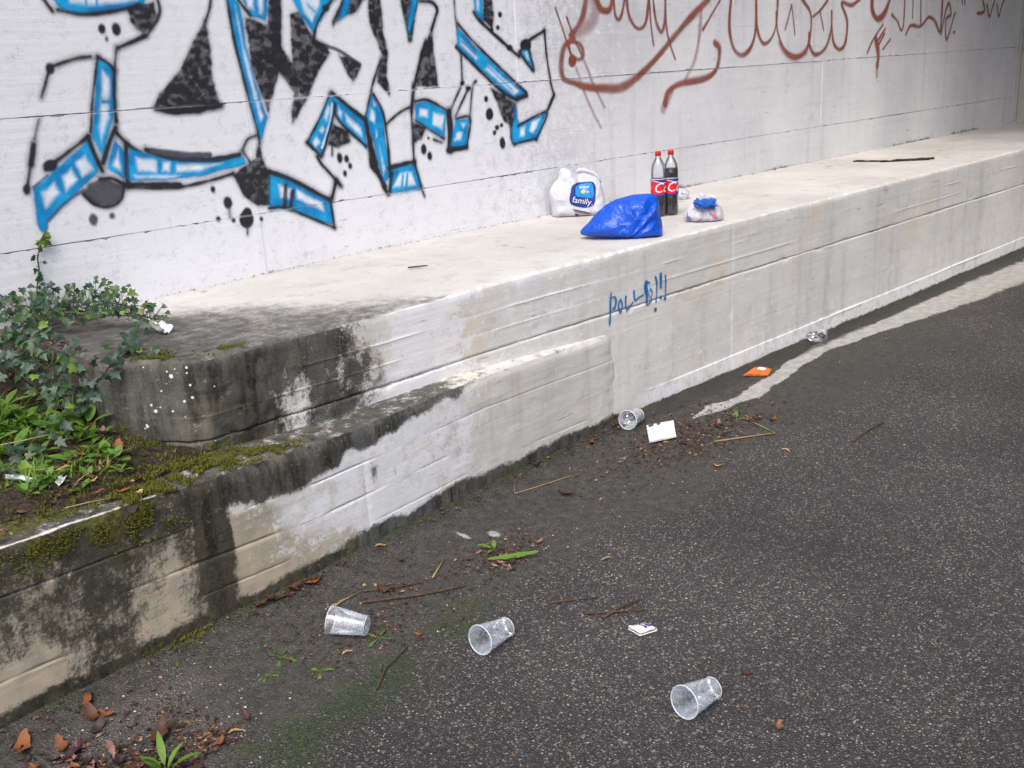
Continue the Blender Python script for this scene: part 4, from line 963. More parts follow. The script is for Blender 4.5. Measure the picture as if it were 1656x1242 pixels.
def graffiti(name, ops, res, yfun, off, label, soft=0.0065):
    allx = []; allz = []
    for o in ops:
        c = o[-1] if o[0] != 'D' else o[-1][:2]
        allx += c[0::2]; allz += c[1::2]
    gx = np.arange(min(allx) - 0.06, max(allx) + 0.06, res); gz = np.arange(min(allz) - 0.06, max(allz) + 0.06, res)
    GX, GZ = np.meshgrid(gx, gz, indexing='ij')
    C = np.zeros(GX.shape + (3,)); Aa = np.zeros(GX.shape)
    mott = 0.60 + 0.40 * sst(0.30, 0.62, 0.75 * fbm(GX * 46, GZ * 60, 201, 4) + 0.25 * fbm(GX * 9, GZ * 12, 205, 3))
    jit = (fbm(GX * 30, GZ * 30, 203, 3) - 0.5) * 0.009 + (fbm(GX * 9, GZ * 9, 204, 2) - 0.5) * 0.008
    cyan = sst(0.40, 0.66, fbm(GX * 13, GZ * 13, 209, 4))
    for o in ops:
        col, op = PAINT[o[1]]; k = o[0]
        sf = soft if o[1] in 'KGBW' else soft * 1.0
        if k == 'D':
            cx, cz, a, b = o[2]; pts = np.array([(cx, cz)]); mg = max(a, b) + 0.03
        else:
            pts = np.array(o[-1]).reshape(-1, 2); mg = 0.03 + (o[2] if k == 'S' else 0)
        i0, i1 = np.searchsorted(gx, [pts[:, 0].min() - mg, pts[:, 0].max() + mg]); j0, j1 = np.searchsorted(gz, [pts[:, 1].min() - mg, pts[:, 1].max() + mg])
        if i1 <= i0 or j1 <= j0: continue
        sx, sz = GX[i0:i1, j0:j1], GZ[i0:i1, j0:j1]; jt = jit[i0:i1, j0:j1]
        if k == 'D':
            dd = (1 - np.hypot((sx - cx) / a, (sz - cz) / b)) * min(a, b) + jt * 0.6
            cov = sst(-sf, sf, dd)
        elif k == 'S':
            w = o[2] * (0.5 if o[1] in 'KGBW' else (0.78 if o[1] == 'P' else 0.62))
            ln = smooth_line(pts); dist = np.full(sx.shape, 9.0)
            for q in range(len(ln) - 1): dist = np.minimum(dist, seg_dist(sx, sz, *ln[q], *ln[q + 1]))
            if o[1] in 'Rr':
                ww = w * (0.62 + 0.85 * fbm(sx * 5, sz * 5, 211, 2))
                cov = sst(1.9, 0.35, (dist + jt * 0.4) / ww) * (0.62 + 0.5 * fbm(sx * 9, sz * 9, 213, 3))
            else:
                ww = w * (0.72 + 0.56 * fbm(sx * 8, sz * 8, 215, 2))
                cov = sst(-sf, sf, ww - dist + jt * 0.6)
        else:
            ins = np.zeros(sx.shape, bool); dist = np.full(sx.shape, 9.0); n = len(pts)
            for q in range(n):
                ax, az = pts[q]; bx2, bz2 = pts[(q + 1) % n]
                dist = np.minimum(dist, seg_dist(sx, sz, ax, az, bx2, bz2))
                cond = ((az > sz) != (bz2 > sz)) & (sx < (bx2 - ax) * (sz - az) / (bz2 - az + 1e-12) + ax)
                ins ^= cond
            dd = np.where(ins, dist, -dist) + jt
            cov = sst(-sf * 1.2, sf * 1.2, dd)
            if o[1] == 'W': cov = sst(-sf * 1.2, sf * 2.6, dd)
        a = cov * op
        if o[1] in 'KB' and k != 'D': a = np.maximum(a, 0.30 * sst(-0.028, 0.004, (dd if k == 'F' else w - dist)) ** 2)
        if k == 'S' and o[1] == 'K': a = a * (0.80 + 0.20 * mott[i0:i1, j0:j1])
        if o[1] in 'K' and k == 'F': a = a * mott[i0:i1, j0:j1]
        cc = np.array(col)
        if o[1] == 'B': cc = cc * (1 - cyan[i0:i1, j0:j1, None]) + np.array((0.008, 0.36, 0.72)) * cyan[i0:i1, j0:j1, None]
        C[i0:i1, j0:j1] = C[i0:i1, j0:j1] * (1 - a[..., None]) + cc * a[..., None]
        Aa[i0:i1, j0:j1] = Aa[i0:i1, j0:j1] * (1 - a) + a
    rgb = C / np.maximum(Aa, 1e-4)[..., None]
    cover = Aa.copy()
    for zj in (1.07, 1.54):
        cover *= 1 - 0.85 * bump1(GZ, zj, 0.0035) * sst(0.38, 0.5, fbm(GX * 8, 0 * GX + zj, 207))
    keep = np.zeros((len(gx) - 1, len(gz) - 1), bool)
    big = Aa > 0.02
    keep = big[:-1, :-1] | big[1:, :-1] | big[:-1, 1:] | big[1:, 1:]
    P = np.stack([GX, yfun(GX, GZ) - off, GZ], -1).reshape(-1, 3)
    F = grid_faces(len(gx), len(gz), keep)
    used = np.unique(F); remap = np.zeros(len(P), np.int64); remap[used] = np.arange(len(used))
    col4 = np.concatenate([rgb.reshape(-1, 3), np.ones((len(P), 1))], 1)
    me = mesh_np(name, P[used], remap[F], dict(cover=cover.ravel()[used]), True, dict(paint=col4[used]))
    o = link(name, me, M['paint'])
    return tag(o, label, 'graffiti')

graffiti('graffiti_lettering', GRAF_BLUE, 0.004, wall_y, 0.0026, 'large angular graffiti letters with black outlines and bright blue edges on the white wall')
graffiti('graffiti_scrawl', GRAF_SCRAWL, 0.006, wall_y, 0.0026, 'looping red-brown spray scrawl with a long swoosh, just right of the blue letters')
graffiti('graffiti_bubble_letters', GRAF_BUBBLE, 0.007, wall_y, 0.0026, 'row of rounded red outline bubble letters in the middle of the wall')
graffiti('graffiti_tag', GRAF_VILLA, 0.009, wall_y, 0.0026, 'red capital-letter tag on the grey wall right of the bubble letters')
graffiti('graffiti_tag', GRAF_END, 0.010, wall_y, 0.0026, 'small dark red tag at the far end of the wall near the pier')
graffiti('graffiti_hand', GRAF_ARROW, 0.009, wall_y, 0.0026, 'small red hand-like spray mark below the capital-letter tag')
graffiti('graffiti_word', GRAF_WORD, 0.0035, lambda x, z: ledge_y(x), 0.0055, 'small blue spray-painted word POLLO with exclamation marks on the ledge face', soft=0.0025)
# ------------------------------------------------------------------ plastics and other object materials
def film_mat(name, col, rough=0.3, wr=26, strength=0.5, trans=0.0, prints=None):
    """thin crumpled plastic film"""
    t = NT(name)
    n1 = t.noise(wr, 3, 0.5, dist=1.6); n2 = t.noise(wr * 2.7, 3, 0.5, dist=1.2, off=(3, 1, 2))
    c = t.mix(t.rng(t.noise(wr * 0.4, 3), 0.3, 0.7), tuple(x * 0.85 for x in col), tuple(min(1, x * 1.12) for x in col))
    if prints:
        for (pc, sc, lo, of) in prints:
            c = t.mix(t.rng(t.noise(sc, 2, 0.4, off=of), lo, lo + 0.03), c, pc)
    fold = t.add(t.math('ABSOLUTE', t.math('SUBTRACT', n1, 0.5)), t.mul(t.math('ABSOLUTE', t.math('SUBTRACT', n2, 0.5)), 0.5))
    nrm = t.bump(fold, strength, 0.02)
    return t.done(t.bsdf(c, rough, nrm, 0.5, Transmission_Weight=0.0, Subsurface_Weight=trans, Subsurface_Radius=(0.02, 0.02, 0.02)))
M['blue_film'] = film_mat('blue_bag_film', (0.001, 0.070, 0.50), 0.34, 9, 0.7)
M['white_film'] = film_mat('white_bag_film', (0.52, 0.535, 0.61), 0.35, 16, 0.55)
M['blue_film2'] = film_mat('azure_bag_film', (0.015, 0.13, 0.55), 0.3, 60, 0.9)
M['tied_film'] = film_mat('tied_bag_film', (0.58, 0.585, 0.65), 0.35, 34, 0.8, prints=[((0.55, 0.16, 0.30), 17, 0.63, (4, 2, 1)), ((0.16, 0.18, 0.42), 21, 0.62, (9, 4, 7))])
M['navy'] = plain('navy_print', (0.012, 0.030, 0.20), 0.4, 0.4, 0.15, 60)
M['azure'] = plain('azure_print', (0.015, 0.22, 0.66), 0.4, 0.4, 0.2, 60)
M['white_print'] = plain('white_print', (0.68, 0.68, 0.70), 0.45, 0.4, 0.05)
M['yellow'] = plain('yellow_print', (0.75, 0.60, 0.03), 0.45, 0.4, 0.1)
M['grey_print'] = plain('dark_print', (0.05, 0.05, 0.09), 0.45)
M['pink_print'] = plain('pink_print', (0.55, 0.25, 0.27), 0.45)
M['red_cap'] = plain('red_cap_plastic', (0.50, 0.012, 0.018), 0.35, 0.5, 0.08)
M['cola'] = plain('cola_liquid', (0.008, 0.004, 0.003), 0.12, 0.5, 0.1)
M['red_label'] = plain('red_label_film', (0.55, 0.012, 0.020), 0.35, 0.5, 0.08)
M['blue_label'] = plain('blue_label_film', (0.030, 0.030, 0.28), 0.35, 0.5, 0.1)
M['paper'] = plain('white_paper', (0.60, 0.61, 0.63), 0.8, 0.2, 0.06, 30, 0.3)
M['black'] = plain('strip_black', (0.010, 0.010, 0.011), 0.5, 0.4, 0.3, 30, 0.4)
M['orange'] = film_mat('orange_packet_film', (0.72, 0.16, 0.012), 0.3, 30, 0.8)

def clear_mat(name, haze, tint=(0.95, 0.97, 1.0), rough=0.10, frost=0.0, edge=0.25, bmp=0.3):
    """thin clear plastic: mostly see-through, glossy, with a whitish haze of droplets and scuffs"""
    t = NT(name)
    tr = t.n('ShaderNodeBsdfTransparent'); t.set(tr.inputs[0], (*tint, 1))
    lw = t.n('ShaderNodeLayerWeight'); lw.inputs[0].default_value = 0.3
    bn = t.bump(t.add(t.noise(45, 3), t.mul(t.noise(170, 3), 0.3)), bmp, 0.004)
    gl = t.n('ShaderNodeBsdfGlossy'); t.set(gl.inputs['Roughness'], rough); t.set(gl.inputs['Color'], (1, 1, 1, 1)); t.set(gl.inputs['Normal'], bn)
    fr = t.n('ShaderNodeFresnel'); fr.inputs[0].default_value = 1.46; t.set(fr.inputs['Normal'], bn)
    clear = t.mixsh(t.math('MINIMUM', t.mul(fr.outputs[0], 1.6), 0.9), tr.outputs[0], gl.outputs[0])
    sp = t.add(t.mul(t.rng(t.noise(75, 4, 0.7), 0.42, 0.66), 0.6), t.mul(t.rng(t.noise((30, 30, 11), 3, 0.6, off=(1, 2, 3)), 0.45, 0.7), 0.5))
    diff = t.bsdf((0.80, 0.84, 0.90), 0.4, bn, 0.5)
    f = t.add(haze, t.add(t.mul(lw.outputs['Facing'], edge), t.mul(sp, frost)))
    return t.done(t.mixsh(t.math('MINIMUM', f, 0.95), clear, diff))
M['clear'] = clear_mat('clear_pet', 0.012, frost=0.015, edge=0.12, bmp=0.05)
M['cup'] = clear_mat('frosted_cup_plastic', 0.06, tint=(0.90, 0.94, 1.0), frost=0.26)
M['rim'] = clear_mat('cup_rim_plastic', 0.42, frost=0.2)
M['crumple'] = clear_mat('crumpled_clear_film', 0.22, frost=0.25)

# ------------------------------------------------------------------ puffed bag from an outline (u right, v up), with real depth
def star_radius(poly, c, ang):
    best = 1e-3
    dx, dz = math.cos(ang), math.sin(ang); n = len(poly)
    for i in range(n):
        ax, az = poly[i][0] - c[0], poly[i][1] - c[1]; bx_, bz_ = poly[(i + 1) % n][0] - c[0], poly[(i + 1) % n][1] - c[1]
        ex, ez = bx_ - ax, bz_ - az; den = dx * ez - dz * ex
        if abs(den) < 1e-9: continue
        t = (ax * ez - az * ex) / den; s_ = (ax * dz - az * dx) / den
        if t > 0 and -1e-6 <= s_ <= 1 + 1e-6: best = max(best, t)
    return best

class Puff:
    def __init__(s, poly, centre, thick, na=96, nr=26, wr=0.008, seed=1, fold=None, pbot=7.0, ptop=2.4):
        s.poly, s.c, s.T, s.wr, s.seed, s.fold, s.pb, s.pt = poly, centre, thick, wr, seed, fold, pbot, ptop
        s.na = na
        R0 = np.array([star_radius(poly, centre, 2 * math.pi * k / na) for k in range(na)])
        s.R = (np.roll(R0, 1) + 2 * R0 + np.roll(R0, -1)) / 4
        s.nr = nr
    def rad(s, a):
        q = (a / (2 * math.pi) * s.na) % s.na; i = np.floor(q).astype(int); f = q - i
        return s.R[i % s.na] * (1 - f) + s.R[(i + 1) % s.na] * f
    def depth(s, u, v, side=1):
        u = np.asarray(u, float); v = np.asarray(v, float)
        du, dv = u - s.c[0], v - s.c[1]; a = np.arctan2(dv, du) % (2 * math.pi)
        t = np.clip(np.hypot(du, dv) / s.rad(a), 0, 1)
        low = 0.5 - 0.5 * np.sin(a)
        p = s.pt + (s.pb - s.pt) * low ** 3
        prof = np.clip(1 - t ** p, 0, 1) ** 0.55
        w = (np.abs(fbm(u * 15 + 9, v * 15 + side, s.seed, 2) - 0.5) * 2.4 + 0.35 * np.abs(fbm(u * 45, v * 45 + side * 3, s.seed + 5, 2) - 0.5))
        if s.fold:
            fu, fv, k = s.fold; ra = np.arctan2(v - fv, u - fu)
            w = w + 1.1 * np.abs(vn(ra * k, np.hypot(u - fu, v - fv) * 6, s.seed + 9) - 0.5) * 2
        return side * s.T * prof * (0.93 + 0.0 * u) - side * s.wr * w * np.clip(prof * 3, 0, 1)
    def mesh(s, name):
        V = []; F = []
        na, nr = s.na, s.nr
        tr = np.sin(np.linspace(0, math.pi / 2, nr + 1)[1:])
        for side in (1, -1):
            b = len(V); V.append((s.c[0], -float(s.depth(s.c[0], s.c[1], side)), s.c[1]))
            a = 2 * math.pi * np.arange(na) / na
            for t in tr:
                u = s.c[0] + np.cos(a) * s.R * t; v = s.c[1] + np.sin(a) * s.R * t
                y = -s.depth(u, v, side)
                V += list(zip(u.tolist(), y.tolist(), v.tolist()))
            for k in range(na):
                F.append((b, b + 1 + k, b + 1 + (k + 1) % na)[::side])
            for r0 in range(nr - 1):
                for k in range(na):
                    q = (b + 1 + r0 * na + k, b + 1 + (r0 + 1) * na + k, b + 1 + (r0 + 1) * na + (k + 1) % na, b + 1 + r0 * na + (k + 1) % na)
                    F.append(q[::side])
        me = bpy.data.meshes.new(name); me.from_pydata(V, [], F)
        bm = bmesh.new(); bm.from_mesh(me); bmesh.ops.remove_doubles(bm, verts=bm.verts, dist=1e-5); bmesh.ops.recalc_face_normals(bm, faces=bm.faces); bm.to_mesh(me); bm.free()
        me.polygons.foreach_set('use_smooth', [True] * len(me.polygons)); me.update(); return me
    def drape(s, name, poly, off, n=26):
        """flat print lying on the front of the bag, inside poly"""
        c = (sum(p[0] for p in poly) / len(poly), sum(p[1] for p in poly) / len(poly))
        V = [(c[0], -float(s.depth(c[0], c[1])) - off, c[1])]; F = []; na = 60
        Rr = [star_radius(poly, c, 2 * math.pi * k / na) for k in range(na)]
        for i in range(1, n + 1):
            for k in range(na):
                a = 2 * math.pi * k / na; u = c[0] + math.cos(a) * Rr[k] * i / n; v = c[1] + math.sin(a) * Rr[k] * i / n
                V.append((u, -float(s.depth(u, v)) - off, v))
        for k in range(na): F.append((0, 1 + k, 1 + (k + 1) % na))
        for i in range(n - 1):
            for k in range(na):
                F.append((1 + i * na + k, 1 + (i + 1) * na + k, 1 + (i + 1) * na + (k + 1) % na, 1 + i * na + (k + 1) % na))
        me = bpy.data.meshes.new(name); me.from_pydata(V, [], F); me.polygons.foreach_set('use_smooth', [True] * len(F)); me.update(); return me
    def drape_mesh(s, me, off):
        for v in me.vertices:
            v.co = (v.co.x, -float(s.depth(v.co.x, v.co.z)) - off, v.co.z)
        me.update(); return me

def text_mesh(txt, size, shear=0.0):
    cu = bpy.data.curves.new('lettering', 'FONT'); cu.body = txt; cu.size = size; cu.shear = shear; cu.align_x = 'CENTER'; cu.resolution_u = 3
    ob = bpy.data.objects.new('lettering', cu); COL.objects.link(ob)
    dg = bpy.context.evaluated_depsgraph_get(); me = bpy.data.meshes.new_from_object(ob.evaluated_get(dg))
    bpy.data.objects.remove(ob); bpy.data.curves.remove(cu); me.name = 'lettering'; me.materials.clear()
    bm = bmesh.new(); bm.from_mesh(me); bmesh.ops.subdivide_edges(bm, edges=[e for e in bm.edges if e.calc_length() > size * 0.15], cuts=2); bm.to_mesh(me); bm.free()
    return me

def rounded(poly, r=0.25, n=4):
    out = []; k = len(poly)
    for i in range(k):
        p = Vector(poly[i]); a = Vector(poly[i - 1]); b = Vector(poly[(i + 1) % k])
        p0 = p + (a - p) * r; p1 = p + (b - p) * r
        for j in range(n + 1):
            t = j / n; out.append(tuple(p0 * (1 - t) ** 2 + p * 2 * t * (1 - t) + p1 * t * t))
    return out

FACE = CAM_YAW                                             # bags were set down facing the road, towards the lower left
def face_rot(extra=0.0): return (0, 0, -FACE + extra)

# --- blue bag
bb_loc = (3.965, 3.155, 0.812)
blue = thing('plastic_bag', 'full deep blue plastic bag lying on the ledge edge in front of the bottles', 'bag', bb_loc, face_rot(0.0))
pf = Puff([(-0.196, 0.026), (-0.196, 0.050), (-0.158, 0.080), (-0.120, 0.124), (-0.07, 0.165), (-0.02, 0.188), (0.06, 0.205), (0.135, 0.207), (0.168, 0.195), (0.182, 0.16), (0.188, 0.105), (0.198, 0.05), (0.197, 0.006), (0.15, 0.0), (0.05, 0.0), (-0.05, 0.004), (-0.12, 0.012), (-0.17, 0.022)],
          (0.045, 0.085), 0.115, 160, 44, 0.016, 11, (0.02, 0.0, 3.2), 5.0)
link('bag_body', pf.mesh('bag_body'), M['blue_film'], blue)

# --- white shopping bag with the printed square
wb_loc = (4.44, 3.83, 0.812)
wbag = thing('shopping_bag', 'white carrier bag with navy and sky-blue print, standing against the wall on the ledge', 'bag', wb_loc, face_rot(0.08))
wp = Puff([(-0.148, 0.0), (-0.150, 0.05), (-0.158, 0.10), (-0.157, 0.15), (-0.135, 0.185), (-0.112, 0.205), (-0.100, 0.235), (-0.097, 0.262), (-0.07, 0.268), (-0.040, 0.258), (-0.018, 0.24), (0.0, 0.232), (0.03, 0.238), (0.075, 0.226), (0.11, 0.205), (0.13, 0.17), (0.145, 0.12), (0.150, 0.06), (0.146, 0.0)],
          (0.0, 0.115), 0.085, 120, 30, 0.010, 23, None, 8.0)
link('bag_body', wp.mesh('bag_body'), M['white_film'], wbag)
hd = MB(); hd.tube([(-0.01, 0.0, 0.228), (0.008, -0.005, 0.252), (0.04, -0.008, 0.250), (0.085, -0.006, 0.232), (0.118, 0.0, 0.205), (0.126, 0.0, 0.175)], [0.010, 0.013, 0.012, 0.012, 0.011, 0.006], 8)
hd.build('bag_handle', M['white_film'], wbag)
navy = rounded([(-0.045, 0.175), (-0.012, 0.192), (0.075, 0.192), (0.092, 0.165), (0.078, 0.065), (0.02, 0.052), (-0.052, 0.075), (-0.062, 0.10)], 0.3)
pr = link('printed_square', wp.drape('printed_square', navy, 0.003), M['navy'], wbag)
az = rounded([(-0.022, 0.178), (0.072, 0.188), (0.078, 0.128), (0.068, 0.105), (-0.028, 0.118)], 0.25)
link('sky_blue_field', wp.drape('sky_blue_field', az, 0.0045), M['azure'], pr)
def put_text(txt, size, cx, cz, tilt, mat, off):
    me = text_mesh(txt, size)
    for v in me.vertices:
        x, y = v.co.x, v.co.y; v.co = (cx + x * math.cos(tilt) - y * math.sin(tilt), 0, cz + x * math.sin(tilt) + y * math.cos(tilt))
    wp.drape_mesh(me, off); return link('lettering', me, mat, pr)
put_text('family.', 0.045, 0.010, 0.078, -0.20, M['white_print'], 0.0055)
put_text('super', 0.026, 0.026, 0.158, -0.03, M['white_print'], 0.006)
put_text('s  le', 0.028, 0.026, 0.134, -0.05, M['white_print'], 0.006)
star = [(0.018 + (0.013 if k % 2 == 0 else 0.007) * math.cos(math.pi * k / 8), 0.142 + (0.013 if k % 2 == 0 else 0.007) * math.sin(math.pi * k / 8)) for k in range(16)]
link('sun_mark', wp.drape('sun_mark', star, 0.0065, 4), M['yellow'], pr)
for (x0, z0, x1, z1, w, mt) in ((-0.045, 0.050, 0.06, 0.018, 0.004, 'grey_print'), (-0.040, 0.040, 0.05, 0.008, 0.003, 'pink_print'), (-0.03, 0.022, -0.01, 0.012, 0.005, 'grey_print')):
    link('printed_stripe', wp.drape('printed_stripe', [(x0, z0 + w), (x0, z0 - w), (x1, z1 - w), (x1, z1 + w)], 0.004, 4), M[mt], wbag)

# --- cola bottles
def bottle(loc, level, label, rz):
    b = thing('cola_bottle', label, 'bottle', loc, (0, 0, rz), 'cola bottles on the ledge')
    prof = [(0.0, 0.006), (0.022, 0.002), (0.030, 0.0), (0.036, 0.006), (0.0385, 0.02), (0.039, 0.06), (0.0375, 0.085), (0.0385, 0.105), (0.0395, 0.125), (0.0395, 0.20), (0.0395, 0.225), (0.038, 0.25), (0.034, 0.272), (0.027, 0.290), (0.019, 0.303), (0.0145, 0.311), (0.0135, 0.318), (0.0135, 0.334)]
    s = MB(); s.lathe(prof, 40); s.build('bottle_body', M['clear'], b)
    ip = [(0.0, 0.009)] + [(r0 - 0.0012, max(z0, 0.004)) for r0, z0 in prof[2:] if z0 < level]
    rl = float(np.interp(level, [p[1] for p in prof[3:]], [p[0] for p in prof[3:]])) - 0.0012
    ip += [(rl, level), (0.0, level + 0.0005)]
    l = MB(); l.lathe(ip, 40); l.build('cola', M['cola'], b)
    c = MB(); c.lathe([(0.0, 0.343), (0.0135, 0.343), (0.0152, 0.341), (0.0155, 0.338), (0.0155, 0.320), (0.0147, 0.319), (0.0, 0.319)], 28)
    for k in range(28):
        a = 2 * math.pi * k / 28; c.tube([(0.0155 * math.cos(a), 0.0155 * math.sin(a), 0.321), (0.0155 * math.cos(a), 0.0155 * math.sin(a), 0.338)], 0.0006, 4)
    c.build('bottle_cap', M['red_cap'], b)
    nk = MB(); nk.lathe([(0.0165, 0.316), (0.0175, 0.3165), (0.0175, 0.3185), (0.0165, 0.319)], 28); nk.build('neck_ring', M['clear'], b)
    def band(name, f0, f1, rad, mat, par, a0=0, a1=2 * math.pi, n=72):
        V = []; F = []
        for k in range(n + 1):
            a = a0 + (a1 - a0) * k / n
            V += [(rad * math.cos(a), rad * math.sin(a), f0(a)), (rad * math.cos(a), rad * math.sin(a), f1(a))]
        for k in range(n): F.append((2 * k, 2 * k + 2, 2 * k + 3, 2 * k + 1))
        q = MB(); q.add(V, F); return q.build(name, mat, par)
    lab = band('label_sleeve', lambda a: 0.112, lambda a: 0.200, 0.0403, M['red_label'], b)
    band('blue_band', lambda a: 0.186 + 0.006 * math.sin(2 * a + 0.6), lambda a: 0.1995, 0.0407, M['blue_label'], lab)
    band('blue_band', lambda a: 0.1125, lambda a: 0.124 + 0.004 * math.sin(2 * a + 2.0), 0.0407, M['blue_label'], lab)
    band('white_edge', lambda a: 0.1845 + 0.006 * math.sin(2 * a + 0.6), lambda a: 0.1875 + 0.006 * math.sin(2 * a + 0.6), 0.0410, M['white_print'], lab)
    band('white_edge', lambda a: 0.1985, lambda a: 0.2015, 0.0411, M['white_print'], lab)
    me = text_mesh('Cola', 0.072, 0.3)
    for v in me.vertices:
        x, y = v.co.x, v.co.y; a = -math.pi / 2 + 0.72 + x / 0.0412; v.co = (0.0412 * math.cos(a), 0.0412 * math.sin(a), 0.131 + y)
    me.update(); link('lettering', me, M['white_print'], lab)
    return b
bottle((4.600, 3.405, 0.816), 0.118, 'cola bottle with red cap, nearly empty, half hidden behind the blue bag', -FACE + 0.15)
bottle((4.668, 3.372, 0.816), 0.250, 'cola bottle with red cap, nearly full of dark cola, right of the emptier one', -FACE + 0.15)

# --- small tied bag
tb = thing('tied_bag', 'small knotted white plastic bag with blue crumpled top right of the bottles', 'bag', (4.555, 3.085, 0.815), face_rot())
tp = Puff([(-0.10, 0.018), (-0.105, 0.035), (-0.092, 0.058), (-0.072, 0.085), (-0.048, 0.108), (-0.012, 0.118), (0.03, 0.118), (0.058, 0.104), (0.082, 0.078), (0.098, 0.045), (0.102, 0.018), (0.085, 0.0), (0.0, -0.001), (-0.07, 0.0)], (0.0, 0.05), 0.08, 96, 24, 0.012, 37, (0.0, 0.13, 4.0), 5.0)
link('bag_body', tp.mesh('bag_body'), M['tied_film'], tb)
def crumple(name, r, sq, seed, mat, parent, loc, sub=3, amp=0.45):
    bm = bmesh.new(); bmesh.ops.create_icosphere(bm, subdivisions=sub, radius=1.0)
    for v in bm.verts:
        n = v.co.normalized(); k = 1 + amp * (float(fbm(n.x * 2.3 + n.z * 1.7, n.y * 2.3 - n.z * 1.1, seed, 3)) - 0.5) * 2
        v.co = Vector((n.x * sq[0], n.y * sq[1], n.z * sq[2])) * r * k
    me = bpy.data.meshes.new(name); bm.to_mesh(me); bm.free()
    return link(name, me, mat, parent, loc)
crumple('blue_top', 0.056, (1.05, 0.9, 0.5), 41, M['blue_film2'], tb, (-0.002, -0.048, 0.100), 4, 0.5)
crumple('knot', 0.018, (0.9, 0.9, 1.1), 43, M['white_film'], tb, (-0.020, -0.045, 0.132), 3, 0.4)
crumple('knot', 0.017, (1.3, 0.9, 0.8), 45, M['white_film'], tb, (0.030, -0.045, 0.126), 3, 0.4)

# --- clear crumpled wrapper by the wall
o = crumple('clear_wrapper', 0.048, (1.35, 1.0, 0.8), 51, M['crumple'], None, (5.22, 3.70, 0.845), 3, 0.6)
tag(o, 'crumpled clear plastic wrapper on the ledge right of the bottles', 'wrapper')

# ------------------------------------------------------------------ cups
def make_cup(rim_xy, base_xy, label, squash=1.0, z=None, mats=('cup', 'rim')):
    rr, rb, h = 0.0435, 0.0305, 0.117
    d_ = Vector((base_xy[0] - rim_xy[0], base_xy[1] - rim_xy[1], 0)).normalized()
    tilt = math.asin((rr - rb) / h)
    zg = max(road_z(*rim_xy), road_z(*base_xy), road_z((rim_xy[0] + base_xy[0]) / 2, (rim_xy[1] + base_xy[1]) / 2)) + 0.001
    yaw = math.atan2(d_.y, d_.x)
    # cup axis +Z runs from base to rim; lie it down with the rim towards -d_
    ax = Vector((-d_.x * math.cos(tilt), -d_.y * math.cos(tilt), math.sin(tilt)))
    q = ax.to_track_quat('Z', 'Y')
    base_c = Vector((base_xy[0], base_xy[1], zg + rb * math.cos(tilt) + 0.002))
    c = thing('plastic_cup', label, 'cup', base_c, q.to_euler(), 'discarded clear plastic cups')
    prof = [(0.0, 0.004), (rb * 0.8, 0.004), (rb * 0.86, 0.0), (rb, 0.001), (rb + 0.0006, 0.006)]
    for k in range(1, 15):
        t = k / 14; prof.append((rb + (rr - rb) * t + (0.0007 if k % 2 and 0.25 < t < 0.75 else 0), 0.006 + (h - 0.008) * t))
    b = MB(); b.lathe(prof, 48)
    if squash != 1.0:
        b.v = [(x * (1 + (squash - 1) * zz_ / h), y * (1 - 0.9 * (squash - 1) * zz_ / h), zz_) for x, y, zz_ in b.v]
    b.build('cup_wall', M[mats[0]], c)
    rm = MB(); n = 48
    ring = [((rr + 0.0008) * math.cos(2 * math.pi * k / n), (rr + 0.0008) * math.sin(2 * math.pi * k / n), h) for k in range(n + 1)]
    if squash != 1.0: ring = [(x * squash, y * (1 - 0.9 * (squash - 1)), zz_) for x, y, zz_ in ring]
    rm.tube(ring, 0.0018, 8, False); rm.build('rim', M[mats[1]], c)
    bs = MB(); bs.tube([(rb * math.cos(2 * math.pi * k / n), rb * math.sin(2 * math.pi * k / n), 0.001) for k in range(n + 1)], 0.0012, 6, False); bs.build('base_ring', M[mats[1]], c)
    return c
make_cup((1.628, 2.452), (1.690, 2.352), 'clear plastic cup lying nearest the low wall, its rim to the left')
make_cup((1.835, 2.011), (1.954, 2.018), 'clear plastic cup lying on the mossy asphalt, second of the three near cups')
make_cup((1.955, 1.380), (2.075, 1.371), 'clear plastic cup on bare asphalt, nearest the bottom of the picture')
make_cup((3.595, 2.842), (3.705, 2.868), 'clear plastic cup at the corner where the low wall meets the ledge')
make_cup((5.36, 2.86), (5.47, 2.885), 'squashed clear cup against the ledge foot beyond the orange packet', 1.35, mats=('clear', 'clear'))

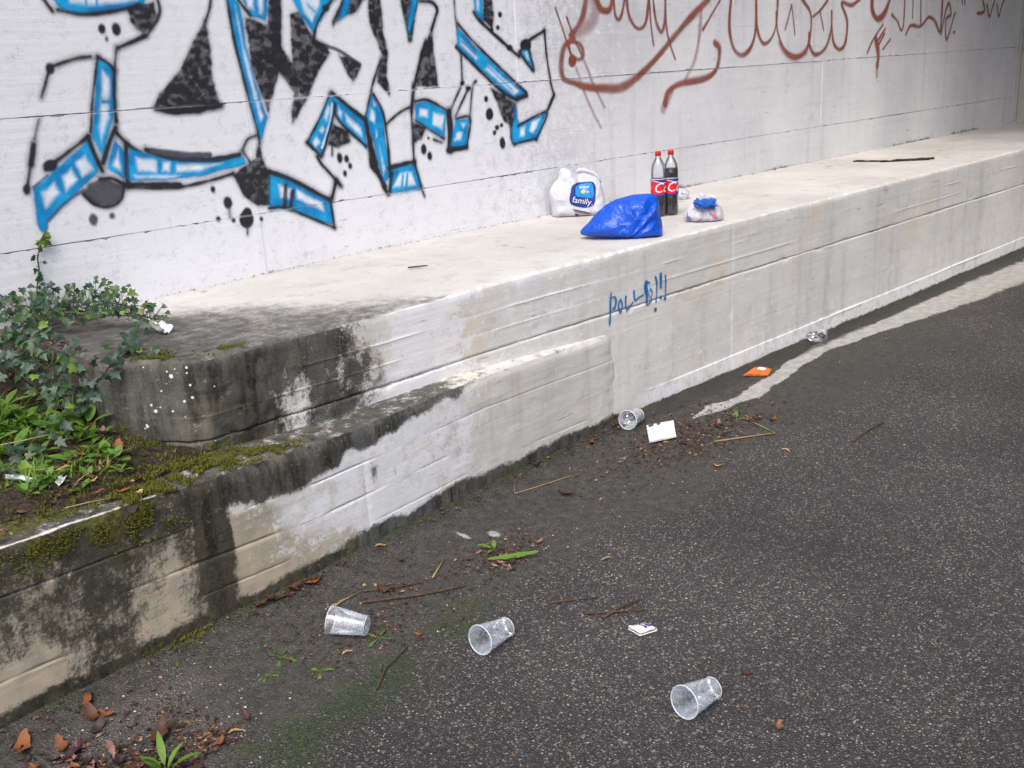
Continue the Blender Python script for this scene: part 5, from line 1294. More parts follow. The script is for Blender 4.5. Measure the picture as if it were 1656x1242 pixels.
# ------------------------------------------------------------------ packets and papers on the road
def sheet(name, corners, thick, mat, label, cat, nx=16, ny=12, wr=0.004, seed=1, lift=0.003, curl=0.0):
    """pillow-like packet over four ground corners"""
    c = [np.array(p, float) for p in corners]
    zg = [road_z(p[0], p[1]) for p in c]
    V = []; F = []
    for side in (0, 1):
        for i in range(nx + 1):
            for j in range(ny + 1):
                s_, t = i / nx, j / ny
                p = (c[0] * (1 - s_) + c[1] * s_) * (1 - t) + (c[3] * (1 - s_) + c[2] * s_) * t
                g = (zg[0] * (1 - s_) + zg[1] * s_) * (1 - t) + (zg[3] * (1 - s_) + zg[2] * s_) * t
                e = (16 * s_ * (1 - s_) * t * (1 - t)) ** 0.5
                hgt = thick * e * (0.75 + 0.5 * float(fbm(s_ * 5, t * 5, seed))) + wr * float(fbm(s_ * 9, t * 9, seed + 3)) + curl * ((1 - t) ** 2)
                V.append((p[0], p[1], g + lift + (hgt + 0.0015 if side else curl * ((1 - t) ** 2) * 0.96)))
    n1 = (nx + 1) * (ny + 1)
    for side in (0, 1):
        for i in range(nx):
            for j in range(ny):
                q = (side * n1 + i * (ny + 1) + j, side * n1 + (i + 1) * (ny + 1) + j, side * n1 + (i + 1) * (ny + 1) + j + 1, side * n1 + i * (ny + 1) + j + 1)
                F.append(q if not side else q[::-1])
    bd = [i * (ny + 1) for i in range(nx + 1)] + [nx * (ny + 1) + j for j in range(1, ny + 1)] + [i * (ny + 1) + ny for i in range(nx - 1, -1, -1)] + [j for j in range(ny - 1, 0, -1)]
    for a, b in zip(bd, bd[1:] + bd[:1]): F.append((a, b, n1 + b, n1 + a))
    q = MB(); q.add(V, F)
    return q, tag(q.build(name, mat), label, cat)
def patch_on(q, parent, s0, s1, t0, t1, mat, name, nx=16, ny=12, off=0.0012):
    n1 = (nx + 1) * (ny + 1); V = []; F = []
    ii = range(max(0, int(s0 * nx)), int(s1 * nx) + 1); jj = range(max(0, int(t0 * ny)), int(t1 * ny) + 1)
    for i in ii:
        for j in jj:
            x, y, z = q.v[n1 + i * (ny + 1) + j]; V.append((x, y, z + off))
    m_ = len(jj)
    for a in range(len(ii) - 1):
        for b in range(m_ - 1): F.append((a * m_ + b, (a + 1) * m_ + b, (a + 1) * m_ + b + 1, a * m_ + b + 1))
    k = MB(); k.add(V, F); return k.build(name, mat, parent)
q, o = sheet('white_packet', [(3.645, 2.775), (3.775, 2.718), (3.650, 2.612), (3.518, 2.662)], 0.010, M['paper'], 'flat white packet with small dark print lying in the gutter', 'packet', wr=0.002, seed=3, lift=0.010, curl=0.02)
patch_on(q, o, 0.42, 0.56, 0.08, 0.18, M['grey_print'], 'hang_hole'); patch_on(q, o, 0.08, 0.25, 0.08, 0.17, M['grey_print'], 'small_print')
q, o = sheet('orange_packet', [(4.600, 2.868), (4.750, 2.885), (4.800, 2.815), (4.690, 2.772)], 0.012, M['orange'], 'orange snack packet with white print at the foot of the ledge', 'packet', wr=0.006, seed=8)
patch_on(q, o, 0.45, 0.9, 0.35, 0.8, M['white_print'], 'white_print')
q, o = sheet('candy_wrapper', [(2.215, 1.765), (2.262, 1.735), (2.262, 1.690), (2.205, 1.712)], 0.010, M['paper'], 'small white wrapper with blue and yellow marks on bare asphalt', 'wrapper', wr=0.012, seed=15)
patch_on(q, o, 0.45, 0.62, 0.1, 0.9, M['navy'], 'blue_mark'); patch_on(q, o, 0.72, 0.82, 0.2, 0.8, M['navy'], 'blue_mark'); patch_on(q, o, 0.85, 1.0, 0.15, 0.8, M['yellow'], 'yellow_mark')

def scrap(loc, size, seed, label, rot=(0, 0, 0), mat='paper', amp=0.5):
    n = 10; V = []; F = []
    for i in range(n + 1):
        for j in range(n + 1):
            s_, t = i / n - 0.5, j / n - 0.5
            V.append((s_ * size[0] + 0.1 * size[0] * float(fbm(t * 4, 0, seed) - 0.5), t * size[1] + 0.12 * size[1] * float(fbm(s_ * 4, 3, seed) - 0.5), amp * min(size) * (float(fbm(s_ * 3 + 5, t * 3, seed + 1)) - 0.35) + amp * min(size) * 1.2 * abs(s_)))
    for i in range(n):
        for j in range(n): F.append((i * (n + 1) + j, (i + 1) * (n + 1) + j, (i + 1) * (n + 1) + j + 1, i * (n + 1) + j + 1))
    q = MB(); q.add(V, F); zmin = min(v[2] for v in V); q.v = [(x, y, z - zmin) for x, y, z in q.v]
    o = q.build('paper_scrap', M[mat], None, loc=loc, rot=rot); md = o.modifiers.new('thickness', 'SOLIDIFY'); md.thickness = 0.0008
    return tag(o, label, 'paper')
scrap((1.675, 3.395, 0.806), (0.055, 0.07), 61, 'crumpled white paper caught at the tip of the ivy on the ledge', (0.5, 0.2, 0.4), amp=0.9)
scrap((1.015, 3.030, float(bank_h(1.015, 3.03)) + 0.012), (0.035, 0.075), 63, 'white paper strip among the weeds at the left picture edge', (0.3, 0.2, 0.9))
scrap((1.105, 2.965, float(bank_h(1.105, 2.965)) + 0.004), (0.02, 0.05), 65, 'small white paper scrap on the soil near the low wall edge', (0.1, 0.1, -0.7))
scrap((1.195, 3.46, float(bank_h(1.195, 3.46)) + 0.006), (0.03, 0.045), 67, 'small pale scrap on the bank among clover', (0.3, 0.2, 0.3))
# thin irregular black strips far along the ledge
stp = MB()
for k, (pts, w) in enumerate((([(7.42, 3.72), (7.45, 3.60), (7.50, 3.47), (7.58, 3.36)], 0.010), ([(7.44, 3.52), (7.52, 3.44), (7.60, 3.36), (7.68, 3.27)], 0.016), ([(7.52, 3.44), (7.63, 3.33), (7.74, 3.26)], 0.012))):
    V = []; F = []
    pts = smooth_line(pts)
    for i, p in enumerate(pts):
        dv = pts[min(i + 1, len(pts) - 1)] - pts[max(i - 1, 0)]; dv = dv / np.hypot(*dv); nx_ = np.array([-dv[1], dv[0]]) * w
        zt = 0.8195 + 0.003 * k + 0.008 * float(vn(i * 0.7, k))
        V += [(p[0] + nx_[0], p[1] + nx_[1], zt), (p[0] - nx_[0], p[1] - nx_[1], zt + 0.006), (p[0] + nx_[0], p[1] + nx_[1], 0.8185), (p[0] - nx_[0], p[1] - nx_[1], 0.8185)]
    for i in range(len(pts) - 1):
        a = 4 * i; b = a + 4
        F += [(a, b, b + 1, a + 1), (a + 2, a + 3, b + 3, b + 2), (a, a + 2, b + 2, b), (a + 1, b + 1, b + 3, a + 3)]
    stp.add(V, F)
tag(stp.build('black_strip', M['black']), 'thin irregular black strip far along the ledge', 'strip')
# ------------------------------------------------------------------ plants
def leaf_mat(name, a, b, trans=0.25, rough=0.45, vein=None):
    t = NT(name)
    oi = t.n('ShaderNodeObjectInfo')
    f = t.math('FRACT', t.add(oi.outputs['Random'], t.mul(t.noise(25, 3), 0.5)))
    c = t.mix(f, a, b)
    c = t.mix(t.rng(t.noise(90, 4), 0.55, 0.75), c, tuple(x * 0.6 for x in a))
    d = t.bsdf(c, rough, t.bump(t.noise(120, 3), 0.25, 0.002), 0.45)
    tr = t.n('ShaderNodeBsdfTranslucent'); t.set(tr.inputs[0], c)
    return t.done(t.mixsh(trans, d, tr.outputs[0]))
M['ivy'] = leaf_mat('ivy_leaf', (0.008, 0.028, 0.015), (0.034, 0.080, 0.042), 0.12, 0.38)
M['ivy_mid'] = leaf_mat('ivy_leaf_mid', (0.030, 0.075, 0.022), (0.060, 0.125, 0.035), 0.2, 0.4)
M['ivy_young'] = leaf_mat('young_ivy_leaf', (0.11, 0.20, 0.022), (0.19, 0.29, 0.04), 0.3, 0.45)
M['weed'] = leaf_mat('weed_leaf', (0.07, 0.17, 0.020), (0.17, 0.31, 0.045), 0.35, 0.5)
M['grass'] = leaf_mat('grass_blade', (0.10, 0.21, 0.020), (0.22, 0.34, 0.045), 0.35, 0.5)
M['drygrass'] = leaf_mat('dry_stalk', (0.22, 0.16, 0.06), (0.34, 0.26, 0.12), 0.1, 0.7)
M['stem'] = plain('plant_stem', (0.07, 0.06, 0.030), 0.8, 0.3, 0.3)
M['gstem'] = plain('green_stem', (0.10, 0.14, 0.035), 0.7, 0.3, 0.3)
M['mossy'] = leaf_mat('moss_blade', (0.045, 0.060, 0.006), (0.14, 0.14, 0.018), 0.2, 0.9)
M['twig'] = plain('twig_bark', (0.075, 0.045, 0.030), 0.85, 0.3, 0.35, 80)
DEAD = {'brown': ((0.050, 0.021, 0.012), (0.105, 0.042, 0.020)), 'orange': ((0.15, 0.048, 0.014), (0.26, 0.095, 0.030)), 'tan': ((0.33, 0.20, 0.085), (0.46, 0.31, 0.15)), 'pink': ((0.20, 0.095, 0.085), (0.30, 0.16, 0.14)), 'dark': ((0.030, 0.016, 0.016), (0.065, 0.035, 0.034))}
for k, (a, b) in DEAD.items(): M['dead_' + k] = leaf_mat('dead_leaf_' + k, a, b, 0.1, 0.6)

rs = random.Random(5)
IVY_OUT = [(0, 0), (0.22, -0.10), (0.46, 0.06), (0.30, 0.22), (0.50, 0.48), (0.22, 0.50), (0.0, 1.0), (-0.22, 0.50), (-0.50, 0.48), (-0.30, 0.22), (-0.46, 0.06), (-0.22, -0.10)]
IVY3 = [(0, 0), (0.25, -0.05), (0.48, 0.18), (0.26, 0.42), (0.0, 0.95), (-0.26, 0.42), (-0.48, 0.18), (-0.25, -0.05)]
def flat_leaf(name, out, cup, mat):
    V = [(0, 0.36, -cup)] + [(x, y, cup * 1.1 * abs(x) - 0.25 * cup * y * y) for x, y in out]; n = len(out)
    F = [(0, 1 + i, 1 + (i + 1) % n) for i in range(n)]
    q = MB(); q.add(V, F); me = q.mesh(name); me.materials.append(mat); return me
def long_leaf(name, w, bend, mat, n=7, wave=0.0, point=1.0):
    V = []; F = []
    for i in range(n + 1):
        t = i / n; ww = w * (math.sin(math.pi * min(1, t * 0.93 + 0.05)) ** 0.75) * (1 if t < 0.96 else 0.3)
        z = bend * t * t; wv = wave * math.sin(i * 2.6)
        V += [(-ww, t, z + 0.18 * ww + wv), (0, t, z), (ww, t, z + 0.18 * ww - wv)]
    for i in range(n):
        a = 3 * i; F += [(a, a + 1, a + 4, a + 3), (a + 1, a + 2, a + 5, a + 4)]
    q = MB(); q.add(V, F); me = q.mesh(name); me.materials.append(mat); return me
IVYM = {k: [flat_leaf('leaf', IVY_OUT, 0.10, M[k]), flat_leaf('leaf', IVY3, 0.12, M[k]), flat_leaf('leaf', IVY_OUT, -0.06, M[k])] for k in ('ivy', 'ivy_mid', 'ivy_young')}
WEEDM = [long_leaf('leaf', 0.24, -0.35, M['weed']), long_leaf('leaf', 0.30, -0.15, M['weed'], wave=0.02), long_leaf('leaf', 0.12, -0.5, M['weed'], 9, 0.015)]

def orient(nrm, tip):
    z = Vector(nrm).normalized(); y = Vector(tip); y = (y - z * y.dot(z)).normalized(); x = y.cross(z)
    return Matrix((x, y, z)).transposed().to_euler()

def vine(label, path, nleaf, rs_, size=(0.022, 0.042), lift=(0.005, 0.05), young=0.08, mid=0.3, wall=False, spread=0.05):
    t0 = thing('ivy', label, 'ivy', path[0], group='ivy growing over the left end of the ledge')
    o0 = Vector(path[0]); pts = [Vector(p) - o0 for p in path]
    sp = [Vector(p) for p in smooth_line([tuple(p) for p in pts])] if len(pts) > 2 else pts
    st = MB(); st.tube(sp, [0.0028] * (len(sp) - 1) + [0.0012], 5)
    for k in range(nleaf):
        f = (k + rs_.random()) / nleaf * (len(sp) - 1); i = min(int(f), len(sp) - 2); p = sp[i].lerp(sp[i + 1], f - i)
        if wall:
            off = Vector((rs_.uniform(-0.018, 0.018), -rs_.uniform(0.006, 0.02), rs_.uniform(-0.01, 0.01))); nrm = (rs_.uniform(-.5, .5), -1, rs_.uniform(-.1, .6)); tip = (rs_.uniform(-1, 1), 0, rs_.uniform(-1, 0.1))
        else:
            off = Vector((rs_.uniform(-spread, spread), rs_.uniform(-spread, spread), rs_.uniform(*lift))); nrm = (rs_.uniform(-.6, .6) - 0.2, rs_.uniform(-.7, .3) - 0.35, rs_.uniform(0.35, 1)); tip = (rs_.uniform(-1, 1), rs_.uniform(-1, 0.5), rs_.uniform(-0.7, 0.2))
        st.tube([p, p + off * 0.6 + Vector((0, 0, 0.004)), p + off], [0.0013, 0.001, 0.0008], 3, False)
        q = rs_.random(); kd = 'ivy_young' if q < young else ('ivy_mid' if q < young + mid else 'ivy')
        s = rs_.uniform(*size)
        o = link('leaf', rs_.choice(IVYM[kd]), None, t0, p + off, orient(nrm, tip)); o.scale = (s * rs_.uniform(0.85, 1.15), s, s)
    st.build('stem', M['stem'], t0)
    return t0
def bz(x, y, dz=0.02): return (x, y, surf_z(x, y) + dz)
vine('ivy strand running along the foot of the white wall on the ledge', [bz(1.40, 3.95), bz(1.50, 3.93, .05), bz(1.60, 3.94, .03), bz(1.70, 3.90, .05), bz(1.80, 3.86, .02)], 46, rs, lift=(0.01, 0.10), spread=0.045)
vine('ivy sprig standing up against the white wall below the blue tip', [bz(1.46, 3.90), (1.50, 3.92, 0.87), (1.52, 3.93, 0.92)], 14, rs, (0.016, 0.028), (-0.01, 0.03), 0.0, 0.2, spread=0.025)
vine('ivy sprig with small dark leaves, middle of those against the wall', [bz(1.60, 3.88), (1.62, 3.90, 0.88), (1.64, 3.91, 0.935)], 14, rs, (0.014, 0.026), (-0.01, 0.03), 0.0, 0.3, spread=0.022)
vine('ivy sprig rightmost of those against the wall', [bz(1.70, 3.84), (1.72, 3.85, 0.87), (1.73, 3.86, 0.91)], 16, rs, (0.014, 0.026), (-0.01, 0.03), 0.04, 0.4, spread=0.025)
vine('ivy strand crossing the ledge top towards the crumpled paper', [bz(1.55, 3.86, .03), bz(1.62, 3.70, .04), bz(1.68, 3.56, .04), bz(1.66, 3.44, .03)], 40, rs, (0.02, 0.036), (0.0, 0.07), 0.06, 0.45, spread=0.055)
vine('ivy strand with pale young leaves at the left on the ledge top', [bz(1.42, 3.88, .02), bz(1.46, 3.78, .03), bz(1.50, 3.70, .03), bz(1.58, 3.60, .03)], 30, rs, (0.02, 0.038), (0.0, 0.05), 0.32, 0.3, spread=0.05)
vine('ivy strand trailing over the rounded corner of the ledge', [bz(1.60, 3.42, .03), bz(1.55, 3.30, .02), bz(1.48, 3.20, .02), (1.405, 3.165, 0.80), (1.345, 3.165, 0.755), (1.315, 3.16, 0.70)], 30, rs, (0.026, 0.042), (-0.005, 0.02), 0.05, 0.15, spread=0.03)
vine('ivy strand with bright leaves on the ledge corner beside the moss', [bz(1.45, 3.30, .015), bz(1.52, 3.17, .015), bz(1.56, 3.10, .012)], 12, rs, (0.018, 0.03), (0.0, 0.02), 0.45, 0.3, spread=0.03)
vine('ivy mass hanging over the broken left end of the ledge', [bz(1.40, 3.80, .02), (1.35, 3.74, 0.80), (1.30, 3.68, 0.74), (1.26, 3.62, 0.70)], 40, rs, (0.026, 0.044), (0.0, 0.06), 0.02, 0.2, spread=0.07)
vine('ivy strand left of the ledge end, at the picture edge', [(1.22, 3.92, 0.80), (1.18, 3.80, 0.78), (1.14, 3.72, 0.74)], 30, rs, (0.026, 0.044), (0.0, 0.06), 0.04, 0.25, spread=0.08)
vine('ivy strand on the bank under the broken ledge end', [bz(1.34, 3.45, .06), bz(1.30, 3.34, .05), bz(1.27, 3.24, .03), bz(1.22, 3.18, .03)], 24, rs, (0.026, 0.042), (0.0, 0.05), 0.04, 0.3, spread=0.05)
vine('ivy strand low on the bank at the left edge, near the low wall', [bz(1.18, 3.30, .03), bz(1.10, 3.22, .03), bz(1.04, 3.14, .03), bz(0.98, 3.08, .03)], 22, rs, (0.026, 0.042), (0.0, 0.05), 0.12, 0.45, spread=0.06)
vine('thin ivy shoot climbing the white wall below the blue paint tip', [(1.517, 3.982, 0.84), (1.525, 3.985, 0.92), (1.545, 3.985, 0.985), (1.550, 3.985, 1.04), (1.575, 3.985, 1.09), (1.590, 3.985, 1.125)], 22, rs, (0.016, 0.026), young=0.0, mid=0.2, wall=True)
vine('dense dark ivy on the ledge top at the left picture edge', [bz(1.39, 3.97, .03), bz(1.40, 3.86, .05), bz(1.42, 3.74, .05), bz(1.40, 3.62, .03)], 60, rs, (0.022, 0.040), (0.0, 0.09), 0.04, 0.3, spread=0.06)
vine('ivy strand filling the middle of the ledge patch', [bz(1.44, 3.93, .04), bz(1.54, 3.84, .04), bz(1.64, 3.80, .04), bz(1.74, 3.74, .03)], 60, rs, (0.018, 0.034), (0.0, 0.09), 0.08, 0.5, spread=0.06)
vine('ivy strand nearest the crumpled paper on the ledge', [bz(1.58, 3.70, .03), bz(1.66, 3.60, .05), bz(1.72, 3.50, .03), bz(1.66, 3.40, .02)], 46, rs, (0.018, 0.034), (0.0, 0.06), 0.08, 0.5, spread=0.05)
vine('ivy draped down the broken ledge end, lower part', [bz(1.40, 3.60, .01), (1.345, 3.52, 0.78), (1.33, 3.46, 0.74)], 20, rs, (0.024, 0.042), (-0.01, 0.05), 0.03, 0.25, spread=0.06)
vine('ivy draped down the broken ledge end, upper part', [bz(1.42, 3.44, .01), (1.35, 3.36, 0.79), (1.33, 3.30, 0.76)], 16, rs, (0.024, 0.042), (-0.01, 0.03), 0.03, 0.2, spread=0.05)
vine('ivy strand between the ledge end and the bright grass', [(1.30, 3.86, 0.80), (1.26, 3.74, 0.77), (1.22, 3.68, 0.74)], 34, rs, (0.024, 0.044), (0.0, 0.06), 0.03, 0.25, spread=0.07)
tipv = vine('pale green growing tip of the climbing ivy shoot', [(1.575, 3.984, 1.085), (1.588, 3.984, 1.11), (1.592, 3.984, 1.13)], 6, rs, (0.020, 0.030), young=1.0, mid=0.0, wall=True)

def weed(label, x, y, n, size, rs_, kind=(0, 1), elev=(0.3, 1.0), group='bright green weeds on the bank'):
    z = surf_z(x, y)
    t0 = thing('weed', label, 'weed', (x, y, z), group=group)
    st = MB()
    for k in range(n):
        a = 2 * math.pi * (k + rs_.random() * 0.6) / n; e = rs_.uniform(*elev); s = size * rs_.uniform(0.7, 1.15)
        tip = Vector((math.cos(a) * math.cos(e), math.sin(a) * math.cos(e), math.sin(e)))
        nrm = Vector((-math.cos(a) * math.sin(e), -math.sin(a) * math.sin(e), math.cos(e)))
        p0 = Vector((0, 0, -0.004)); p1 = tip * s * 0.35
        st.tube([p0, p1 * 0.5 + Vector((0, 0, 0.006)), p1], [0.0016, 0.0013, 0.001], 4, False)
        o = link('leaf', WEEDM[rs_.choice(kind)], None, t0, p1, orient(nrm, tip)); o.scale = (s, s, s)
    st.build('stem', M['gstem'], t0)
    return t0
WD = [(1.31, 3.33, 6, .075, 'tall pale-veined weed at the foot of the ledge corner'), (1.24, 3.42, 5, .06, 'broad-leaved weed in the middle of the bank'), (1.20, 3.06, 5, .065, 'weed with one upright pointed leaf near the low wall top'),
      (1.10, 3.30, 7, .08, 'low weed with long light green leaves at the left of the bank'), (1.05, 3.06, 5, .05, 'small weed near the white paper strip'), (1.00, 2.95, 5, .045, 'small round-leaved weed at the left edge beside the low wall'),
      (1.15, 3.52, 7, .065, 'leafy weed among the bright grass'), (1.33, 3.16, 5, .045, 'little weed under the ledge corner'), (1.14, 3.68, 6, .06, 'leafy weed highest on the bank at the left'), (1.27, 2.93, 6, .032, 'tiny clover plant on the mossy edge of the low wall'), (1.13, 2.90, 5, .03, 'tiny clover plant by the small paper scrap')]
WD += [(1.20, 3.62, 7, .07, 'weed between the two bright grass tufts'), (1.26, 3.30, 6, .06, 'weed just left of the tall pale-veined weed'), (1.17, 3.42, 7, .06, 'weed in front of the bright grass'), (1.07, 3.40, 7, .07, 'weed at the left edge level with the pale scrap'),
       (1.12, 3.16, 6, .055, 'weed below the long light green leaves'), (1.26, 3.18, 5, .05, 'weed right of the curled tan leaf'), (1.02, 3.14, 6, .06, 'weed at the left edge above the paper strip'), (1.18, 2.95, 4, .03, 'seedling behind the pale strip of the low wall'), (1.32, 3.24, 4, .06, 'weed with pale stalk leaning on the ledge corner'), (1.08, 2.98, 5, .045, 'weed between the paper strip and the paper scrap')]
for x, y, n, s, lb in WD: weed(lb, x, y, n, s, rs)
GW = 'weeds growing in the gutter'
weed('small green weed in the gutter beside the fallen green leaf', 2.345, 2.46, 4, .045, rs, (0,), (0.4, 1.2), GW)
weed('broad-leaved weed among the leaf litter at the bottom left', 0.945, 2.215, 7, .072, rs, (0, 2), (0.5, 1.2), GW)
weed('tiny sprout at the kinked dry stalk', 4.03, 2.54, 4, .035, rs, (0,), (0.3, 1.1), GW)
weed('flat weed on the silt left of the first cup', 1.445, 2.455, 4, .05, rs, (2,), (0.05, 0.35), GW)
weed('flat weed below the first cup', 1.475, 2.30, 5, .04, rs, (0, 2), (0.05, 0.3), GW)
weed('flat weed right of the first cup, on the twigs', 1.70, 2.31, 4, .05, rs, (2,), (0.05, 0.3), GW)
weed('flat weed on the moss lower left of the first cup', 1.36, 2.40, 5, .035, rs, (2,), (0.05, 0.3), GW)

def tuft(label, x, y, n, h, rs_, mat='grass', lean=0.7):
    z = surf_z(x, y); q = MB()
    for k in range(n):
        a = rs_.uniform(0, 6.28); l = h * rs_.uniform(0.5, 1.1); e = rs_.uniform(0.3, 1.4); w = 0.0022 * rs_.uniform(0.7, 1.5)
        d0 = Vector((math.cos(a) * math.cos(e), math.sin(a) * math.cos(e), math.sin(e))); sd_ = Vector((-math.sin(a), math.cos(a), 0))
        b = Vector((rs_.uniform(-.02, .02), rs_.uniform(-.02, .02), -0.004)); V = []
        for i in range(6):
            t = i / 5; p = b + d0 * l * t + Vector((math.cos(a) * 0.35, math.sin(a) * 0.35, -lean)) * l * 0.5 * t * t
            ww = w * (1 - t ** 2 * 0.95); V += [p - sd_ * ww, p + sd_ * ww]
        q.add(V, [(2 * i, 2 * i + 1, 2 * i + 3, 2 * i + 2) for i in range(5)])
    o = q.build('grass_tuft', M[mat], None, loc=(x, y, z)); return tag(o, label, 'grass', 'grass tufts on the bank')
TF = [(1.16, 3.60, 60, .13, 'bright grass tuft at the left edge under the ivy'), (1.10, 3.46, 50, .12, 'bright grass tuft left of the middle of the bank'), (1.22, 3.52, 34, .09, 'short bright grass tuft right of the larger ones'), (1.03, 3.00, 22, .12, 'thin dark grass tuft beside the white paper strip'), (1.16, 3.00, 20, .10, 'thin grass tuft near the low wall edge'), (1.27, 3.06, 16, .09, 'sparse grass tuft in the brown leaves')]
TF += [(1.13, 3.54, 60, .12, 'bright grass tuft in the middle of the grass patch'), (1.20, 3.44, 40, .10, 'bright grass tuft at the lower right of the grass patch'), (1.06, 3.34, 36, .11, 'grass tuft at the left edge below the grass patch'), (1.24, 3.24, 22, .08, 'sparse grass left of the ledge corner weeds'), (1.09, 3.10, 24, .10, 'thin grass tuft behind the paper strip')]
for x, y, n, h, lb in TF: tuft(lb, x, y, n, h, rs)
for k in range(9):
    x, y = 1.06 + 0.028 * k + rs.uniform(-.02, .02), 3.66 - 0.05 * k + rs.uniform(-.06, .06)
    weed(['leafy weed high on the bank under the ivy', 'leafy weed at the top of the grass patch', 'weed with pale leaves among the grass tufts', 'weed in the upper middle of the bank', 'weed with blunt leaves in the middle of the bank', 'weed in the centre of the bank by the pale bark', 'weed near the rusty broken ledge end', 'weed left of the ledge corner moss', 'weed at the lower right end of the bank'][k], x, y, 6, rs.uniform(.045, .075), rs)
for k in range(8):
    x, y = rs.uniform(1.04, 1.26), rs.uniform(3.3, 3.72)
    tuft(['yellow-green grass tuft under the ivy', 'yellow-green grass at the bank centre', 'yellow-green grass tuft by the pale bark', 'low grass tuft beside the ivy strand', 'loose grass tuft high on the bank', 'fine grass tuft behind the weeds', 'arching grass tuft at the left of the bank', 'short yellow-green tuft among the weeds'][k], x, y, 34, rs.uniform(.07, .12), rs)
for k in range(16):
    x = rs.uniform(1.0, 1.33); y = rs.uniform(float(low_y(x)) + 0.18, 3.45)
    weed('young bright green seedling on the open soil of the bank', x, y, rs.choice((4, 5, 6)), rs.uniform(.028, .055), rs, group='seedlings on the bank')
for k in range(10):
    x = rs.uniform(0.98, 1.30); y = rs.uniform(float(low_y(x)) + 0.20, 3.4)
    tuft('thin bright grass tuft on the open soil of the bank', x, y, 20, rs.uniform(.05, .09), rs)
vine('ivy curtain over the end face of the ledge, left part', [(1.36, 3.66, 0.80), (1.325, 3.62, 0.74), (1.31, 3.58, 0.68), (1.30, 3.55, 0.63)], 30, rs, (0.026, 0.044), (-0.01, 0.03), 0.05, 0.3, spread=0.045)
vine('ivy curtain over the end face of the ledge, middle part', [(1.36, 3.50, 0.80), (1.325, 3.47, 0.74), (1.31, 3.44, 0.68), (1.30, 3.42, 0.64)], 30, rs, (0.024, 0.042), (-0.01, 0.03), 0.05, 0.35, spread=0.045)
vine('ivy curtain over the end face of the ledge, right part', [(1.37, 3.36, 0.80), (1.33, 3.33, 0.75), (1.315, 3.30, 0.70), (1.30, 3.28, 0.65)], 26, rs, (0.022, 0.040), (-0.01, 0.03), 0.08, 0.35, spread=0.04)
tuft('withered grass on the bank beside the dry leaves', 1.22, 2.98, 16, .13, rs, 'drygrass', 0.9)

# moss cushions: a mass of tiny blades
q = MB()
def moss_at(x, y, z, nrm, h):
    nrm = Vector(nrm).normalized(); t1 = nrm.orthogonal().normalized(); t2 = nrm.cross(t1)
    for _ in range(3):
        a = rs.uniform(0, 6.28); d0 = t1 * math.cos(a) + t2 * math.sin(a); tip = nrm * h * rs.uniform(0.5, 1.1) + d0 * h * rs.uniform(0.1, 0.8); sd_ = nrm.cross(d0) * h * 0.22
        p = Vector((x, y, z)) + d0 * h * 0.2; q.add([p - sd_, p + sd_, p + tip], [(0, 1, 2)])
def moss_patch(n, fx, h, nrm=(0, 0, 1)):
    for _ in range(n):
        p = fx()
        if p is not None: moss_at(*p, nrm, h * rs.uniform(0.6, 1.2))
def g2(cx, cy, sx, sy): return rs.gauss(cx, sx), rs.gauss(cy, sy)
def on_top(cx, cy, sx, sy):
    def f():
        x, y = g2(cx, cy, sx, sy)
        if float(vn(x * 28, y * 28, 301)) < 0.38: return None
        return x, y, surf_z(x, y) - 0.001
    return f
def on_low_face(cx, sx, zmax, zmin):
    def f():
        x = rs.gauss(cx, sx); dz = rs.uniform(zmin, zmax) * rs.random() ** 0.6
        if float(vn(x * 22, dz * 22, 303)) < 0.42: return None
        return x, float(low_y(x)) - 0.001, float(low_top_z(x)) - dz
    return f
moss_patch(900, on_top(1.50, 3.09, 0.06, 0.03), 0.008); moss_patch(300, on_top(1.73, 3.02, 0.03, 0.015), 0.006)
moss_patch(1600, on_top(1.50, 2.86, 0.12, 0.05), 0.012); moss_patch(700, on_top(1.68, 2.85, 0.08, 0.03), 0.010)
moss_patch(1300, on_top(1.27, 2.79, 0.06, 0.04), 0.013); moss_patch(900, on_top(1.05, 2.86, 0.12, 0.05), 0.009); moss_patch(500, on_top(1.34, 3.02, 0.06, 0.06), 0.009)
moss_patch(1500, on_low_face(1.24, 0.06, 0.12, 0.0), 0.011, (0, -1, 0.4)); moss_patch(900, on_low_face(1.08, 0.10, 0.10, 0.02), 0.009, (0, -1, 0.4)); moss_patch(500, on_low_face(0.92, 0.06, 0.11, 0.03), 0.009, (0, -1, 0.4))
tag(q.build('moss', M['mossy'], smooth=False), 'yellow-green moss on the low wall edge and ledge corner', kind='stuff')

# ------------------------------------------------------------------ fallen leaves, twigs, litter
def dead_mesh(kind, w, curl, seed):
    r0 = random.Random(seed); V = []; F = []; n = 9; w = w * 0.85
    for i in range(n + 1):
        t = i / n; ww = w * (math.sin(math.pi * (0.04 + 0.93 * t)) ** 0.8)
        z = curl * (t - 0.5) ** 2 * 1.6 + 0.05 * math.sin(t * 7 + seed); j = r0.uniform(-0.05, 0.05); ww *= r0.uniform(0.82, 1.1)
        V += [(-ww + j, t - 0.5, z + abs(curl) * 0.7 * ww + r0.uniform(0, 0.03)), (j * 0.5, t - 0.5, z), (ww + j, t - 0.5, z + abs(curl) * 0.7 * ww + r0.uniform(0, 0.03))]
    for i in range(n):
        a = 3 * i; F += [(a, a + 1, a + 4, a + 3), (a + 1, a + 2, a + 5, a + 4)]
    b = len(V); V += [(-0.012, -0.5, 0.02), (0.012, -0.5, 0.02), (0.03, -0.72, 0.06)]; F.append((b, b + 1, b + 2))
    q = MB(); q.add(V, F); me = q.mesh('dead_leaf'); me.materials.append(M['dead_' + kind]); return me
